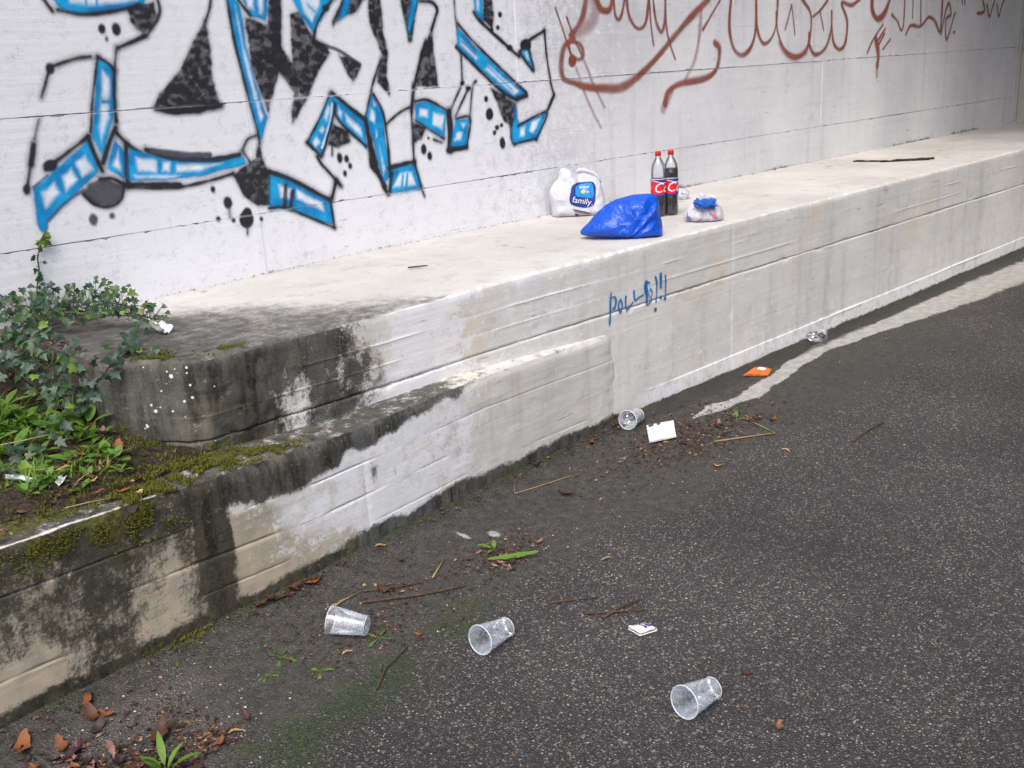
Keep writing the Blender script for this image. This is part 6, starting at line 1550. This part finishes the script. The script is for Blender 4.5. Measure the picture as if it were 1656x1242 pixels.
DM = {k: [dead_mesh(k, 0.24, 0.35, 1), dead_mesh(k, 0.30, 0.6, 2), dead_mesh(k, 0.18, -0.25, 3), dead_mesh(k, 0.26, 0.9, 4)] for k in DEAD}
def dead(x, y, size, kind, label, group, rz=None, var=None, tilt=0.25):
    v = rs.randrange(4) if var is None else var
    o = link('dead_leaf', DM[kind][v], None, None, (x, y, surf_z(x, y) + 0.004 + (0.14 * size if v == 2 else 0.0)), (rs.uniform(-tilt, tilt), rs.uniform(-tilt, tilt), rs.uniform(0, 6.28) if rz is None else rz))
    o.scale = (size,) * 3
    return tag(o, label, 'leaf', group)
LEAVES = [
(1.754, 2.728, 0.06, 'orange', 'orange-brown leaf curled at the foot of the low wall above the first cup', 'fallen leaves on the road',None),
(2.081, 2.783, 0.04, 'tan', 'pale tan leaf against the low wall foot', 'fallen leaves on the road',None),
(2.074, 2.652, 0.045, 'brown', 'red-brown leaf just below the pale tan leaf by the low wall', 'fallen leaves on the road',None),
(2.98, 2.865, 0.05, 'brown', 'curled brown leaf at the wall foot left of the thin grass stalk', 'fallen leaves on the road',None),
(3.343, 2.844, 0.06, 'orange', 'orange leaf in the gutter left of the white packet', 'fallen leaves on the road',None),
(2.861, 2.578, 0.07, 'brown', 'red-brown bark-like leaf beside the white stain in the gutter', 'fallen leaves on the road',None),
(2.527, 2.103, 0.05, 'tan', 'small tan leaf on the dark silt right of the green leaf', 'fallen leaves on the road',None),
(2.481, 2.372, 0.04, 'pink', 'pinkish leaf on the purple litter above the long green leaf', 'fallen leaves on the road',None),
(1.973, 2.511, 0.04, 'brown', 'small rust leaf right of the dry straw by the first cup', 'fallen leaves on the road',None),
(1.903, 2.523, 0.06, 'brown', 'brown leaf bundle behind the first cup', 'fallen leaves on the road',None),
(1.586, 2.319, 0.035, 'tan', 'tan leaf just below the first cup', 'fallen leaves on the road',None),
(1.789, 2.232, 0.03, 'orange', 'small orange leaf between the first two cups', 'fallen leaves on the road',None),
(1.155, 2.232, 0.042, 'tan', 'pale yellow-tan oval leaf on the moss at the bottom left', 'fallen leaves on the road',1.1),
(1.101, 2.219, 0.04, 'orange', 'orange-tan leaf just below the pale oval leaf', 'fallen leaves on the road',None),
(1.013, 2.363, 0.1, 'brown', 'large dark brown leaf behind the green weed at bottom left', 'fallen leaves on the road',-0.75),
(1.207, 2.267, 0.04, 'brown', 'small rust leaf above the pale oval leaf', 'fallen leaves on the road',None),
(3.478, 2.284, 0.035, 'tan', 'small yellowish leaf on the dark road below the kinked stalk', 'fallen leaves on the road',None),
(4.044, 1.512, 0.03, 'tan', 'lone bright tan leaf far out on the road at the right', 'fallen leaves on the road',None),
(3.799, 2.154, 0.045, 'tan', 'dull tan leaf right of the kinked stalk', 'fallen leaves on the road',None),
(2.234, 1.367, 0.04, 'brown', 'lone brown leaf on the asphalt above the bottom cup', 'fallen leaves on the road',None),
(2.07, 1.168, 0.04, 'orange', 'lone orange-brown fleck right of the bottom cup', 'fallen leaves on the road',None),
(0.75, 2.594, 0.1, 'orange', 'long folded orange-brown leaf at the bottom left corner', 'fallen leaves on the road',-0.5),
(0.951, 2.652, 0.07, 'orange', 'rust-red leaf at the wall foot, bottom left', 'fallen leaves on the road',None),
(0.965, 2.569, 0.06, 'orange', 'orange leaf below the rust-red one by the wall foot', 'fallen leaves on the road',None),
(0.93, 2.588, 0.075, 'brown', 'broad brown leaf under the orange leaf by the wall foot', 'fallen leaves on the road',None),
(0.9, 2.417, 0.07, 'pink', 'upright pink dead leaf left of the green weed', 'fallen leaves on the road',None),
(0.82, 2.531, 0.07, 'orange', 'golden-brown curled leaf in the bottom-left litter pile', 'fallen leaves on the road',None),
(0.824, 2.467, 0.08, 'dark', 'dark purple leaf in the bottom-left litter pile', 'fallen leaves on the road',None),
(0.808, 2.461, 0.05009800096490486, 'dark', 'dark purple-brown dead leaf in the litter pile along the bottom left picture edge', 'leaves of the bottom-left litter pile',None),
(0.906, 2.291, 0.057720460004633115, 'orange', 'rust-orange dead leaf in the litter pile along the bottom left picture edge', 'leaves of the bottom-left litter pile',None),
(0.8, 2.421, 0.0467565876880612, 'orange', 'rust-orange dead leaf in the litter pile along the bottom left picture edge', 'leaves of the bottom-left litter pile',None),
(0.921, 2.535, 0.05652555271063306, 'dark', 'dark purple-brown dead leaf in the litter pile along the bottom left picture edge', 'leaves of the bottom-left litter pile',None),
(0.93, 2.309, 0.05353129640503726, 'dark', 'dark purple-brown dead leaf in the litter pile along the bottom left picture edge', 'leaves of the bottom-left litter pile',None),
(0.782, 2.489, 0.05893742680383838, 'dark', 'dark purple-brown dead leaf in the litter pile along the bottom left picture edge', 'leaves of the bottom-left litter pile',None),
(0.854, 2.496, 0.04681872721663667, 'pink', 'pinkish dead leaf in the litter pile along the bottom left picture edge', 'leaves of the bottom-left litter pile',None),
(0.943, 2.257, 0.058027466689596865, 'pink', 'pinkish dead leaf in the litter pile along the bottom left picture edge', 'leaves of the bottom-left litter pile',None),
(1.0, 2.351, 0.03835372777262082, 'brown', 'red-brown dead leaf in the litter pile along the bottom left picture edge', 'leaves of the bottom-left litter pile',None),
(0.77, 2.529, 0.03839922150501673, 'dark', 'dark purple-brown dead leaf in the litter pile along the bottom left picture edge', 'leaves of the bottom-left litter pile',None),
(0.812, 2.448, 0.056380639504832436, 'pink', 'pinkish dead leaf in the litter pile along the bottom left picture edge', 'leaves of the bottom-left litter pile',None),
(0.909, 2.394, 0.044646656471122564, 'brown', 'red-brown dead leaf in the litter pile along the bottom left picture edge', 'leaves of the bottom-left litter pile',None),
(0.893, 2.334, 0.04341912528164352, 'dark', 'dark purple-brown dead leaf in the litter pile along the bottom left picture edge', 'leaves of the bottom-left litter pile',None),
(0.987, 2.206, 0.059774741121720376, 'dark', 'dark purple-brown dead leaf in the litter pile along the bottom left picture edge', 'leaves of the bottom-left litter pile',None),
(0.943, 2.273, 0.049298890078274066, 'dark', 'dark purple-brown dead leaf in the litter pile along the bottom left picture edge', 'leaves of the bottom-left litter pile',None),
(0.963, 2.294, 0.04027812459188996, 'brown', 'red-brown dead leaf in the litter pile along the bottom left picture edge', 'leaves of the bottom-left litter pile',None),
(0.845, 2.493, 0.05974515037303953, 'dark', 'dark purple-brown dead leaf in the litter pile along the bottom left picture edge', 'leaves of the bottom-left litter pile',None),
(0.837, 2.413, 0.036665300393563104, 'dark', 'dark purple-brown dead leaf in the litter pile along the bottom left picture edge', 'leaves of the bottom-left litter pile',None),
(0.739, 2.543, 0.03797293067801559, 'dark', 'dark purple-brown dead leaf in the litter pile along the bottom left picture edge', 'leaves of the bottom-left litter pile',None),
(0.84, 2.384, 0.04965937743539999, 'brown', 'red-brown dead leaf in the litter pile along the bottom left picture edge', 'leaves of the bottom-left litter pile',None),
(0.89, 2.358, 0.0369242676176353, 'dark', 'dark purple-brown dead leaf in the litter pile along the bottom left picture edge', 'leaves of the bottom-left litter pile',None),
(1.005, 2.154, 0.059285716453182716, 'brown', 'red-brown dead leaf in the litter pile along the bottom left picture edge', 'leaves of the bottom-left litter pile',None),
(0.905, 2.284, 0.05669447584819306, 'brown', 'red-brown dead leaf in the litter pile along the bottom left picture edge', 'leaves of the bottom-left litter pile',None),
(0.829, 2.379, 0.03845815120202669, 'pink', 'pinkish dead leaf in the litter pile along the bottom left picture edge', 'leaves of the bottom-left litter pile',None),
(0.845, 2.396, 0.05667081341066402, 'dark', 'dark purple-brown dead leaf in the litter pile along the bottom left picture edge', 'leaves of the bottom-left litter pile',None),
(0.923, 2.309, 0.058515531385599076, 'brown', 'red-brown dead leaf in the litter pile along the bottom left picture edge', 'leaves of the bottom-left litter pile',None),
(0.849, 2.348, 0.04252717152935374, 'brown', 'red-brown dead leaf in the litter pile along the bottom left picture edge', 'leaves of the bottom-left litter pile',None),
(0.892, 2.345, 0.048710761692171554, 'dark', 'dark purple-brown dead leaf in the litter pile along the bottom left picture edge', 'leaves of the bottom-left litter pile',None),
(0.979, 2.254, 0.04441291407044939, 'dark', 'dark purple-brown dead leaf in the litter pile along the bottom left picture edge', 'leaves of the bottom-left litter pile',None),
(0.732, 2.48, 0.0506835277252739, 'orange', 'rust-orange dead leaf in the litter pile along the bottom left picture edge', 'leaves of the bottom-left litter pile',None),
(1.63, 2.783, 0.04826591753369948, 'brown', 'red-brown leaf drifted along the low wall foot left of the first cup', 'leaves along the low wall foot',None),
(1.702, 2.738, 0.03181730410937392, 'dark', 'dark purple-brown leaf drifted along the low wall foot left of the first cup', 'leaves along the low wall foot',None),
(1.776, 2.756, 0.04368936388909138, 'brown', 'red-brown leaf drifted along the low wall foot left of the first cup', 'leaves along the low wall foot',None),
(1.555, 2.738, 0.05274321385528608, 'brown', 'red-brown leaf drifted along the low wall foot left of the first cup', 'leaves along the low wall foot',None),
(1.595, 2.751, 0.05316820237332363, 'dark', 'dark purple-brown leaf drifted along the low wall foot left of the first cup', 'leaves along the low wall foot',None),
(1.797, 2.782, 0.033942623356733474, 'brown', 'red-brown leaf drifted along the low wall foot left of the first cup', 'leaves along the low wall foot',None),
(1.688, 2.751, 0.039833592963381334, 'orange', 'rust-orange leaf drifted along the low wall foot left of the first cup', 'leaves along the low wall foot',None),
(1.68, 2.741, 0.048021723998032353, 'brown', 'red-brown leaf drifted along the low wall foot left of the first cup', 'leaves along the low wall foot',None),
(1.692, 2.749, 0.05429294985283952, 'brown', 'red-brown leaf drifted along the low wall foot left of the first cup', 'leaves along the low wall foot',None),
(1.549, 2.767, 0.03654059191455653, 'orange', 'rust-orange leaf drifted along the low wall foot left of the first cup', 'leaves along the low wall foot',None),
(1.602, 2.774, 0.03101726744986198, 'brown', 'red-brown leaf drifted along the low wall foot left of the first cup', 'leaves along the low wall foot',None),
(1.616, 2.777, 0.047245058607366594, 'brown', 'red-brown leaf drifted along the low wall foot left of the first cup', 'leaves along the low wall foot',None),
(3.462, 2.691, 0.02713835068163608, 'brown', 'red-brown small leaf in the brown litter around the white packet', 'leaves around the white packet',None),
(3.728, 2.862, 0.0379599405068647, 'brown', 'red-brown small leaf in the brown litter around the white packet', 'leaves around the white packet',None),
(3.56, 2.866, 0.03225996893267542, 'orange', 'rust-orange small leaf in the brown litter around the white packet', 'leaves around the white packet',None),
(3.864, 2.472, 0.02998927645472098, 'orange', 'rust-orange small leaf in the brown litter around the white packet', 'leaves around the white packet',None),
(4.1, 2.394, 0.049672841375719895, 'orange', 'rust-orange small leaf in the brown litter around the white packet', 'leaves around the white packet',None),
(3.553, 3.239, 0.042931467708589646, 'dark', 'dark purple-brown small leaf in the brown litter around the white packet', 'leaves around the white packet',None),
(4.011, 2.845, 0.04157468001321227, 'brown', 'red-brown small leaf in the brown litter around the white packet', 'leaves around the white packet',None),
(3.584, 3.063, 0.046538278100652176, 'brown', 'red-brown small leaf in the brown litter around the white packet', 'leaves around the white packet',None),
(3.773, 2.525, 0.02587861230664128, 'brown', 'red-brown small leaf in the brown litter around the white packet', 'leaves around the white packet',None),
(4.151, 2.479, 0.03942383510048629, 'dark', 'dark purple-brown small leaf in the brown litter around the white packet', 'leaves around the white packet',None),
(3.699, 2.74, 0.0375796789862007, 'brown', 'red-brown small leaf in the brown litter around the white packet', 'leaves around the white packet',None),
(3.821, 2.865, 0.03534376119323943, 'dark', 'dark purple-brown small leaf in the brown litter around the white packet', 'leaves around the white packet',None),
(3.641, 2.674, 0.04654161791149168, 'orange', 'rust-orange small leaf in the brown litter around the white packet', 'leaves around the white packet',None),
(3.827, 2.666, 0.030520079321662646, 'dark', 'dark purple-brown small leaf in the brown litter around the white packet', 'leaves around the white packet',None),
(3.592, 3.006, 0.0292825565188111, 'brown', 'red-brown small leaf in the brown litter around the white packet', 'leaves around the white packet',None),
(4.077, 2.461, 0.04558746906383952, 'dark', 'dark purple-brown small leaf in the brown litter around the white packet', 'leaves around the white packet',None),
(3.595, 2.871, 0.035006939070286576, 'brown', 'red-brown small leaf in the brown litter around the white packet', 'leaves around the white packet',None),
(3.607, 2.541, 0.03799180061053187, 'dark', 'dark purple-brown small leaf in the brown litter around the white packet', 'leaves around the white packet',None),
(3.943, 2.605, 0.030045216243159478, 'pink', 'pinkish leaf in the cluster left of the kinked stalk', 'leaves by the kinked stalk',None),
(4.036, 2.548, 0.031245832642245418, 'brown', 'red-brown leaf in the cluster left of the kinked stalk', 'leaves by the kinked stalk',None),
(4.099, 2.462, 0.03215320019338364, 'orange', 'rust-orange leaf in the cluster left of the kinked stalk', 'leaves by the kinked stalk',None),
(3.995, 2.564, 0.03179437852488636, 'brown', 'red-brown leaf in the cluster left of the kinked stalk', 'leaves by the kinked stalk',None),
(4.053, 2.616, 0.03902086464034961, 'pink', 'pinkish leaf in the cluster left of the kinked stalk', 'leaves by the kinked stalk',None),
(4.056, 2.493, 0.03319025247460714, 'pink', 'pinkish leaf in the cluster left of the kinked stalk', 'leaves by the kinked stalk',None),
(4.067, 2.585, 0.031997530752184644, 'pink', 'pinkish leaf in the cluster left of the kinked stalk', 'leaves by the kinked stalk',None),
(4.035, 2.479, 0.04625677957807143, 'orange', 'rust-orange leaf in the cluster left of the kinked stalk', 'leaves by the kinked stalk',None),
(3.902, 2.552, 0.04557316275062728, 'brown', 'red-brown leaf in the cluster left of the kinked stalk', 'leaves by the kinked stalk',None),
(4.033, 2.461, 0.04900109047123802, 'brown', 'red-brown leaf in the cluster left of the kinked stalk', 'leaves by the kinked stalk',None),
(3.929, 2.572, 0.041520997810722354, 'pink', 'pinkish leaf in the cluster left of the kinked stalk', 'leaves by the kinked stalk',None),
(3.976, 2.502, 0.04474755109689776, 'brown', 'red-brown leaf in the cluster left of the kinked stalk', 'leaves by the kinked stalk',None),
(3.989, 2.515, 0.030702360633105795, 'brown', 'red-brown leaf in the cluster left of the kinked stalk', 'leaves by the kinked stalk',None),
(3.88, 2.55, 0.049772922409763776, 'brown', 'red-brown leaf in the cluster left of the kinked stalk', 'leaves by the kinked stalk',None),
(2.273, 2.316, 0.03908592952190582, 'pink', 'pinkish small leaf in the litter beneath the long green leaf', 'leaves under the green leaf',None),
(2.293, 2.483, 0.03688704077636036, 'pink', 'pinkish small leaf in the litter beneath the long green leaf', 'leaves under the green leaf',None),
(2.275, 2.346, 0.03297956993093341, 'pink', 'pinkish small leaf in the litter beneath the long green leaf', 'leaves under the green leaf',None),
(2.298, 2.429, 0.028539554190744165, 'brown', 'red-brown small leaf in the litter beneath the long green leaf', 'leaves under the green leaf',None),
(2.281, 2.368, 0.026489493883312527, 'brown', 'red-brown small leaf in the litter beneath the long green leaf', 'leaves under the green leaf',None),
(2.269, 2.378, 0.037623033618811585, 'dark', 'dark purple-brown small leaf in the litter beneath the long green leaf', 'leaves under the green leaf',None),
(2.284, 2.367, 0.032228816803863115, 'pink', 'pinkish small leaf in the litter beneath the long green leaf', 'leaves under the green leaf',None),
(2.321, 2.352, 0.03698120874413682, 'dark', 'dark purple-brown small leaf in the litter beneath the long green leaf', 'leaves under the green leaf',None),
(2.311, 2.341, 0.0329351029971791, 'dark', 'dark purple-brown small leaf in the litter beneath the long green leaf', 'leaves under the green leaf',None),
(2.279, 2.31, 0.039018435167519704, 'dark', 'dark purple-brown small leaf in the litter beneath the long green leaf', 'leaves under the green leaf',None),
(2.234, 2.478, 0.027706333007074074, 'dark', 'dark purple-brown small leaf in the litter beneath the long green leaf', 'leaves under the green leaf',None),
(2.254, 2.368, 0.028749491213352355, 'pink', 'pinkish small leaf in the litter beneath the long green leaf', 'leaves under the green leaf',None),
(1.146, 3.039, 0.055, 'tan', 'curled tan leaf in the middle of the bank', 'dead leaves on the bank',None),
(1.189, 3.081, 0.06, 'brown', 'dark red-brown leaf beside the curled tan leaf on the bank', 'dead leaves on the bank',None),
(1.217, 3.069, 0.045, 'orange', 'orange leaf right of the dark red-brown one on the bank', 'dead leaves on the bank',None),
(1.43, 3.224, 0.04, 'orange', 'bright orange leaf tip at the foot of the ledge corner', 'dead leaves on the bank',None),
(1.343, 3.167, 0.06, 'pink', 'pinkish curled leaf below the ledge corner', 'dead leaves on the bank',None),
(1.223, 2.821, 0.05, 'orange', 'rust leaf by the clover on the low wall edge', 'dead leaves on the bank',None),
(1.243, 2.756, 0.04, 'tan', 'pale leaf beside the rust leaf on the low wall edge', 'dead leaves on the bank',None),
(1.163, 2.899, 0.045, 'tan', 'tan leaf between the clover and the paper scrap', 'dead leaves on the bank',None),
(0.838, 2.683, 0.05, 'brown', 'brown leaf on the low wall top at the left edge', 'dead leaves on the bank',None),
(1.353, 3.846, 0.05, 'orange', 'small orange leaf under the bright grass', 'dead leaves on the bank',None),
(1.498, 4.029, 0.07, 'pink', 'pale bark-like leaf under the ivy', 'dead leaves on the bank',None),
(1.272, 3.725, 0.06, 'brown', 'brown leaf at the left edge below the grass', 'dead leaves on the bank',None),
(1.443, 2.794, 0.035, 'tan', 'pale leaf bit on the mossy step', 'dead leaves on the bank',None),
(1.164, 2.85, 0.03758688107895956, 'orange', 'rust-orange small leaf lying on the dark soil of the bank', 'brown leaves on the bank soil',None),
(1.371, 3.052, 0.05898943105710904, 'orange', 'rust-orange small leaf lying on the dark soil of the bank', 'brown leaves on the bank soil',None),
(1.101, 2.897, 0.04238494117042483, 'brown', 'red-brown small leaf lying on the dark soil of the bank', 'brown leaves on the bank soil',None),
(1.217, 3.243, 0.0473947512374496, 'orange', 'rust-orange small leaf lying on the dark soil of the bank', 'brown leaves on the bank soil',None),
(1.204, 3.499, 0.056626655269263845, 'brown', 'red-brown small leaf lying on the dark soil of the bank', 'brown leaves on the bank soil',None),
(1.063, 3.212, 0.05749843143641329, 'orange', 'rust-orange small leaf lying on the dark soil of the bank', 'brown leaves on the bank soil',None),
(1.162, 2.949, 0.034088543564235574, 'brown', 'red-brown small leaf lying on the dark soil of the bank', 'brown leaves on the bank soil',None),
(1.158, 3.395, 0.05804367569811013, 'brown', 'red-brown small leaf lying on the dark soil of the bank', 'brown leaves on the bank soil',None),
(1.185, 2.922, 0.047856751051613564, 'brown', 'red-brown small leaf lying on the dark soil of the bank', 'brown leaves on the bank soil',None),
(1.465, 3.287, 0.03804280902731931, 'orange', 'rust-orange small leaf lying on the dark soil of the bank', 'brown leaves on the bank soil',None),
(1.154, 3.325, 0.03716476015494216, 'orange', 'rust-orange small leaf lying on the dark soil of the bank', 'brown leaves on the bank soil',None),
(1.509, 3.495, 0.05973653794025297, 'orange', 'rust-orange small leaf lying on the dark soil of the bank', 'brown leaves on the bank soil',None),
(1.456, 3.463, 0.04741551067708695, 'dark', 'dark purple-brown small leaf lying on the dark soil of the bank', 'brown leaves on the bank soil',None),
(1.18, 3.092, 0.055699468317826524, 'orange', 'rust-orange small leaf lying on the dark soil of the bank', 'brown leaves on the bank soil',None),
(1.206, 2.863, 0.03137539061920237, 'brown', 'red-brown small leaf lying on the dark soil of the bank', 'brown leaves on the bank soil',None),
(1.321, 2.997, 0.05331998117462191, 'dark', 'dark purple-brown small leaf lying on the dark soil of the bank', 'brown leaves on the bank soil',None),
(1.263, 2.822, 0.037262754117736, 'brown', 'red-brown small leaf lying on the dark soil of the bank', 'brown leaves on the bank soil',None),
(1.512, 3.5, 0.04865724288778028, 'dark', 'dark purple-brown small leaf lying on the dark soil of the bank', 'brown leaves on the bank soil',None),
(1.493, 3.332, 0.055952968160440514, 'brown', 'red-brown small leaf lying on the dark soil of the bank', 'brown leaves on the bank soil',None),
(1.345, 3.814, 0.05396692628098847, 'dark', 'dark purple-brown small leaf lying on the dark soil of the bank', 'brown leaves on the bank soil',None)]
for (x, y, s, k, lb, gr, rz) in LEAVES:
    if gr in ('dead leaves on the bank', 'brown leaves on the bank soil'):
        x, y = min(x, 1.60), max(y, float(low_y(x)) + 0.05)
        if y > 2.96: x = min(x, 1.33)
    else:
        y = min(y, float(low_y(x)) - 0.03, 2.90)
    dead(x, y, s, k, lb, gr, rz, tilt=0.45 if 'pile' in gr else 0.2)

def stick(name, label, pts, rad, mat, z0=0.004, cat='twig', grp='dry twigs and stalks'):
    P = [(x, y, surf_z(x, y) + z0 + rad) for x, y in pts]
    b = Vector(P[0]); q = MB(); q.tube([Vector(p) - b for p in P], [rad] * (len(P) - 1) + [rad * 0.6], 6)
    return tag(q.build(name, M[mat], None, loc=b), label, cat, grp)
stick('dry_stalk', 'kinked yellow dry stalk on the road beyond the white packet', [(3.71, 2.453), (3.84, 2.37), (3.954, 2.297), (4.0, 2.40), (4.042, 2.504)], 0.0032, 'drygrass', cat='stalk')
stick('twig', 'long curved brown twig behind the first two cups', [(1.80, 2.52), (1.836, 2.494), (1.955, 2.412), (2.047, 2.364), (2.09, 2.34)], 0.004, 'twig')
stick('dry_stalk', 'short yellow straw leaning by the first cup', [(1.70, 2.560), (1.76, 2.575), (1.846, 2.581)], 0.0035, 'drygrass', cat='stalk')
stick('twig', 'thin red-brown twig behind the first cup', [(1.85, 2.575), (1.93, 2.52), (2.02, 2.47)], 0.003, 'twig')
stick('dry_stalk', 'short tan straw lying alone above the long twig', [(2.061, 2.470), (2.175, 2.540)], 0.0035, 'drygrass', cat='stalk')
stick('twig', 'forked brown frond on the asphalt above the small wrapper', [(2.20, 1.92), (2.26, 1.86), (2.335, 1.79)], 0.0035, 'twig')
stick('twig', 'upper brown frond strip above the small wrapper', [(2.215, 1.86), (2.29, 1.86), (2.37, 1.84)], 0.004, 'twig')
stick('twig', 'straight brown twig left of the forked frond', [(2.18, 2.05), (2.25, 2.0), (2.30, 1.955)], 0.003, 'twig')
stick('twig', 'small brown stick lying on the pale ledge top', [(2.886, 3.463), (2.92, 3.44), (2.959, 3.418)], 0.004, 'twig')
stick('dry_stalk', 'thin looped dry stalk by the wall foot right of the curled leaf', [(2.80, 2.80), (2.74, 2.74), (2.84, 2.72), (2.98, 2.70), (3.06, 2.68)], 0.0016, 'drygrass', cat='stalk')
stick('twig', 'dark twig at the bottom left by the litter pile', [(1.02, 2.02), (1.10, 1.98), (1.17, 1.96)], 0.004, 'twig')
stick('twig', 'thin twig on the silt under the second cup', [(1.52, 2.10), (1.60, 2.16), (1.72, 2.20)], 0.0025, 'twig')
stick('twig', 'dark stick far out on the road at the right', [(4.05, 1.98), (4.22, 1.99), (4.36, 1.98)], 0.004, 'twig')
stick('dry_stalk', 'long dry grass stalk arching over the bank at the left', [(1.02, 3.30), (1.12, 3.26), (1.22, 3.20)], 0.002, 'drygrass', 0.05, 'stalk')
stick('dry_stalk', 'pale dry stalk lying across the bank by the paper scrap', [(0.98, 3.16), (1.08, 3.06), (1.14, 3.02)], 0.002, 'drygrass', 0.02, 'stalk')
stick('dry_stalk', 'thin dry stalk along the low wall top at the left', [(1.05, 2.83), (1.12, 2.82), (1.19, 2.80)], 0.002, 'drygrass', 0.004, 'stalk')
# long fallen green leaf in the gutter
gl = link('green_leaf', long_leaf('green_leaf', 0.085, 0.12, M['weed'], 9, 0.01), None, None, (2.275, 2.425, road_z(2.275, 2.425) + 0.006), (0, 0.1, math.atan2(-0.13, 0.13) - math.pi / 2))
gl.scale = (0.185,) * 3
tag(gl, 'long fresh green leaf lying in the gutter on dark litter', 'leaf')

lt_ = NT('leaf_litter_crumbs')
lv_ = lt_.voro(85)
ls_ = lt_.n('ShaderNodeSeparateColor'); lt_.set(ls_.inputs[0], lv_[1])
M['crumbs'] = lt_.done(lt_.bsdf(lt_.ramp(ls_.outputs[0], [(0.0, (0.018, 0.012, 0.012)), (0.4, (0.050, 0.026, 0.018)), (0.65, (0.085, 0.038, 0.020)), (0.82, (0.15, 0.075, 0.045)), (1.0, (0.30, 0.20, 0.11))]), 0.75, None, 0.3))
# crumbs of leaf litter and grit: too many to count
q = MB()
def crumb(x, y, s, z=None):
    z = surf_z(x, y) + 0.002 if z is None else z
    a = rs.uniform(0, 6.28); e = Vector((math.cos(a), math.sin(a), rs.uniform(-.2, .3))) * s; f = Vector((-math.sin(a), math.cos(a), rs.uniform(-.2, .3))) * s * rs.uniform(0.25, 0.6)
    p = Vector((x, y, z + 0.2 * s)); q.add([p - e, p - f * 0.9, p + e, p + f + Vector((0, 0, 0.3 * s))], [(0, 1, 2, 3)])
for _ in range(900): crumb(rs.uniform(0.72, 1.15), min(2.2 + abs(rs.gauss(0, 0.16)), 2.62), rs.uniform(0.004, 0.013))
for _ in range(420):
    x = rs.uniform(0.7, 3.6); crumb(x, float(low_y(x)) - 0.012 - abs(rs.gauss(0, 0.03)), rs.uniform(0.003, 0.010))
for _ in range(1500): crumb(rs.gauss(3.68, 0.28), min(rs.gauss(2.58, 0.12), 2.88), rs.uniform(0.003, 0.012))
for _ in range(420): crumb(rs.gauss(2.33, 0.10), rs.gauss(2.42, 0.06), rs.uniform(0.003, 0.010))
for _ in range(700): crumb(rs.gauss(1.80, 0.18), min(rs.gauss(2.42, 0.12), 2.72), rs.uniform(0.003, 0.010))
for _ in range(200): crumb(rs.uniform(1.3, 2.6), rs.uniform(1.9, 2.7), rs.uniform(0.002, 0.007))
for _ in range(420): 
    x = rs.uniform(0.85, 1.42); y = rs.uniform(float(low_y(x)) + 0.1, 3.7); crumb(x, y, rs.uniform(0.004, 0.016))
for _ in range(220):
    x = rs.uniform(1.8, 8.0); crumb(x, YW - 0.006 - abs(rs.gauss(0, 0.018)), rs.uniform(0.003, 0.009))
tag(q.build('leaf_litter', M['crumbs'], smooth=False), 'crumbled brown leaf litter along the gutter and bank', kind='stuff')
q = MB()
OCT = [(1, 0, 0), (0, 1, 0), (-1, 0, 0), (0, -1, 0), (0, 0, 0.7), (0, 0, -0.5)]; OF = [(0, 1, 4), (1, 2, 4), (2, 3, 4), (3, 0, 4), (1, 0, 5), (2, 1, 5), (3, 2, 5), (0, 3, 5)]
def pebble(x, y, s):
    z = surf_z(x, y); j = [rs.uniform(0.6, 1.2) for _ in range(6)]; a = rs.uniform(0, 6.28); ca, sa = math.cos(a), math.sin(a)
    q.add([(x + (vx * ca - vy * sa) * s * jj, y + (vx * sa + vy * ca) * s * jj, z + 0.35 * s + vz * s * jj) for (vx, vy, vz), jj in zip(OCT, j)], OF)
for _ in range(100): pebble(rs.uniform(0.9, 3.2), rs.uniform(1.7, 2.62), rs.uniform(0.0015, 0.0042))
for _ in range(70): pebble(rs.uniform(0.8, 1.3), rs.uniform(2.2, 2.62), rs.uniform(0.0015, 0.005))
for _ in range(60): pebble(rs.uniform(2.3, 4.2), rs.uniform(1.8, 2.7), rs.uniform(0.002, 0.005))
for _ in range(60): pebble(rs.uniform(3.0, 6.5), rs.uniform(1.3, 2.8), rs.uniform(0.002, 0.005))
for _ in range(90):
    x = rs.uniform(1.8, 6.0); pebble(x, YW - 0.01 - abs(rs.gauss(0, 0.02)), rs.uniform(0.002, 0.006))
for _ in range(40): pebble(rs.uniform(1.9, 4.5), rs.uniform(3.0, 3.9), rs.uniform(0.0015, 0.004))
M['pebble'] = plain('pale_grit', (0.38, 0.36, 0.32), 0.8, 0.3, 0.5, 60)
tag(q.build('grit', M['pebble'], smooth=False), 'scattered pale grit and small stones in the gutter', kind='stuff')
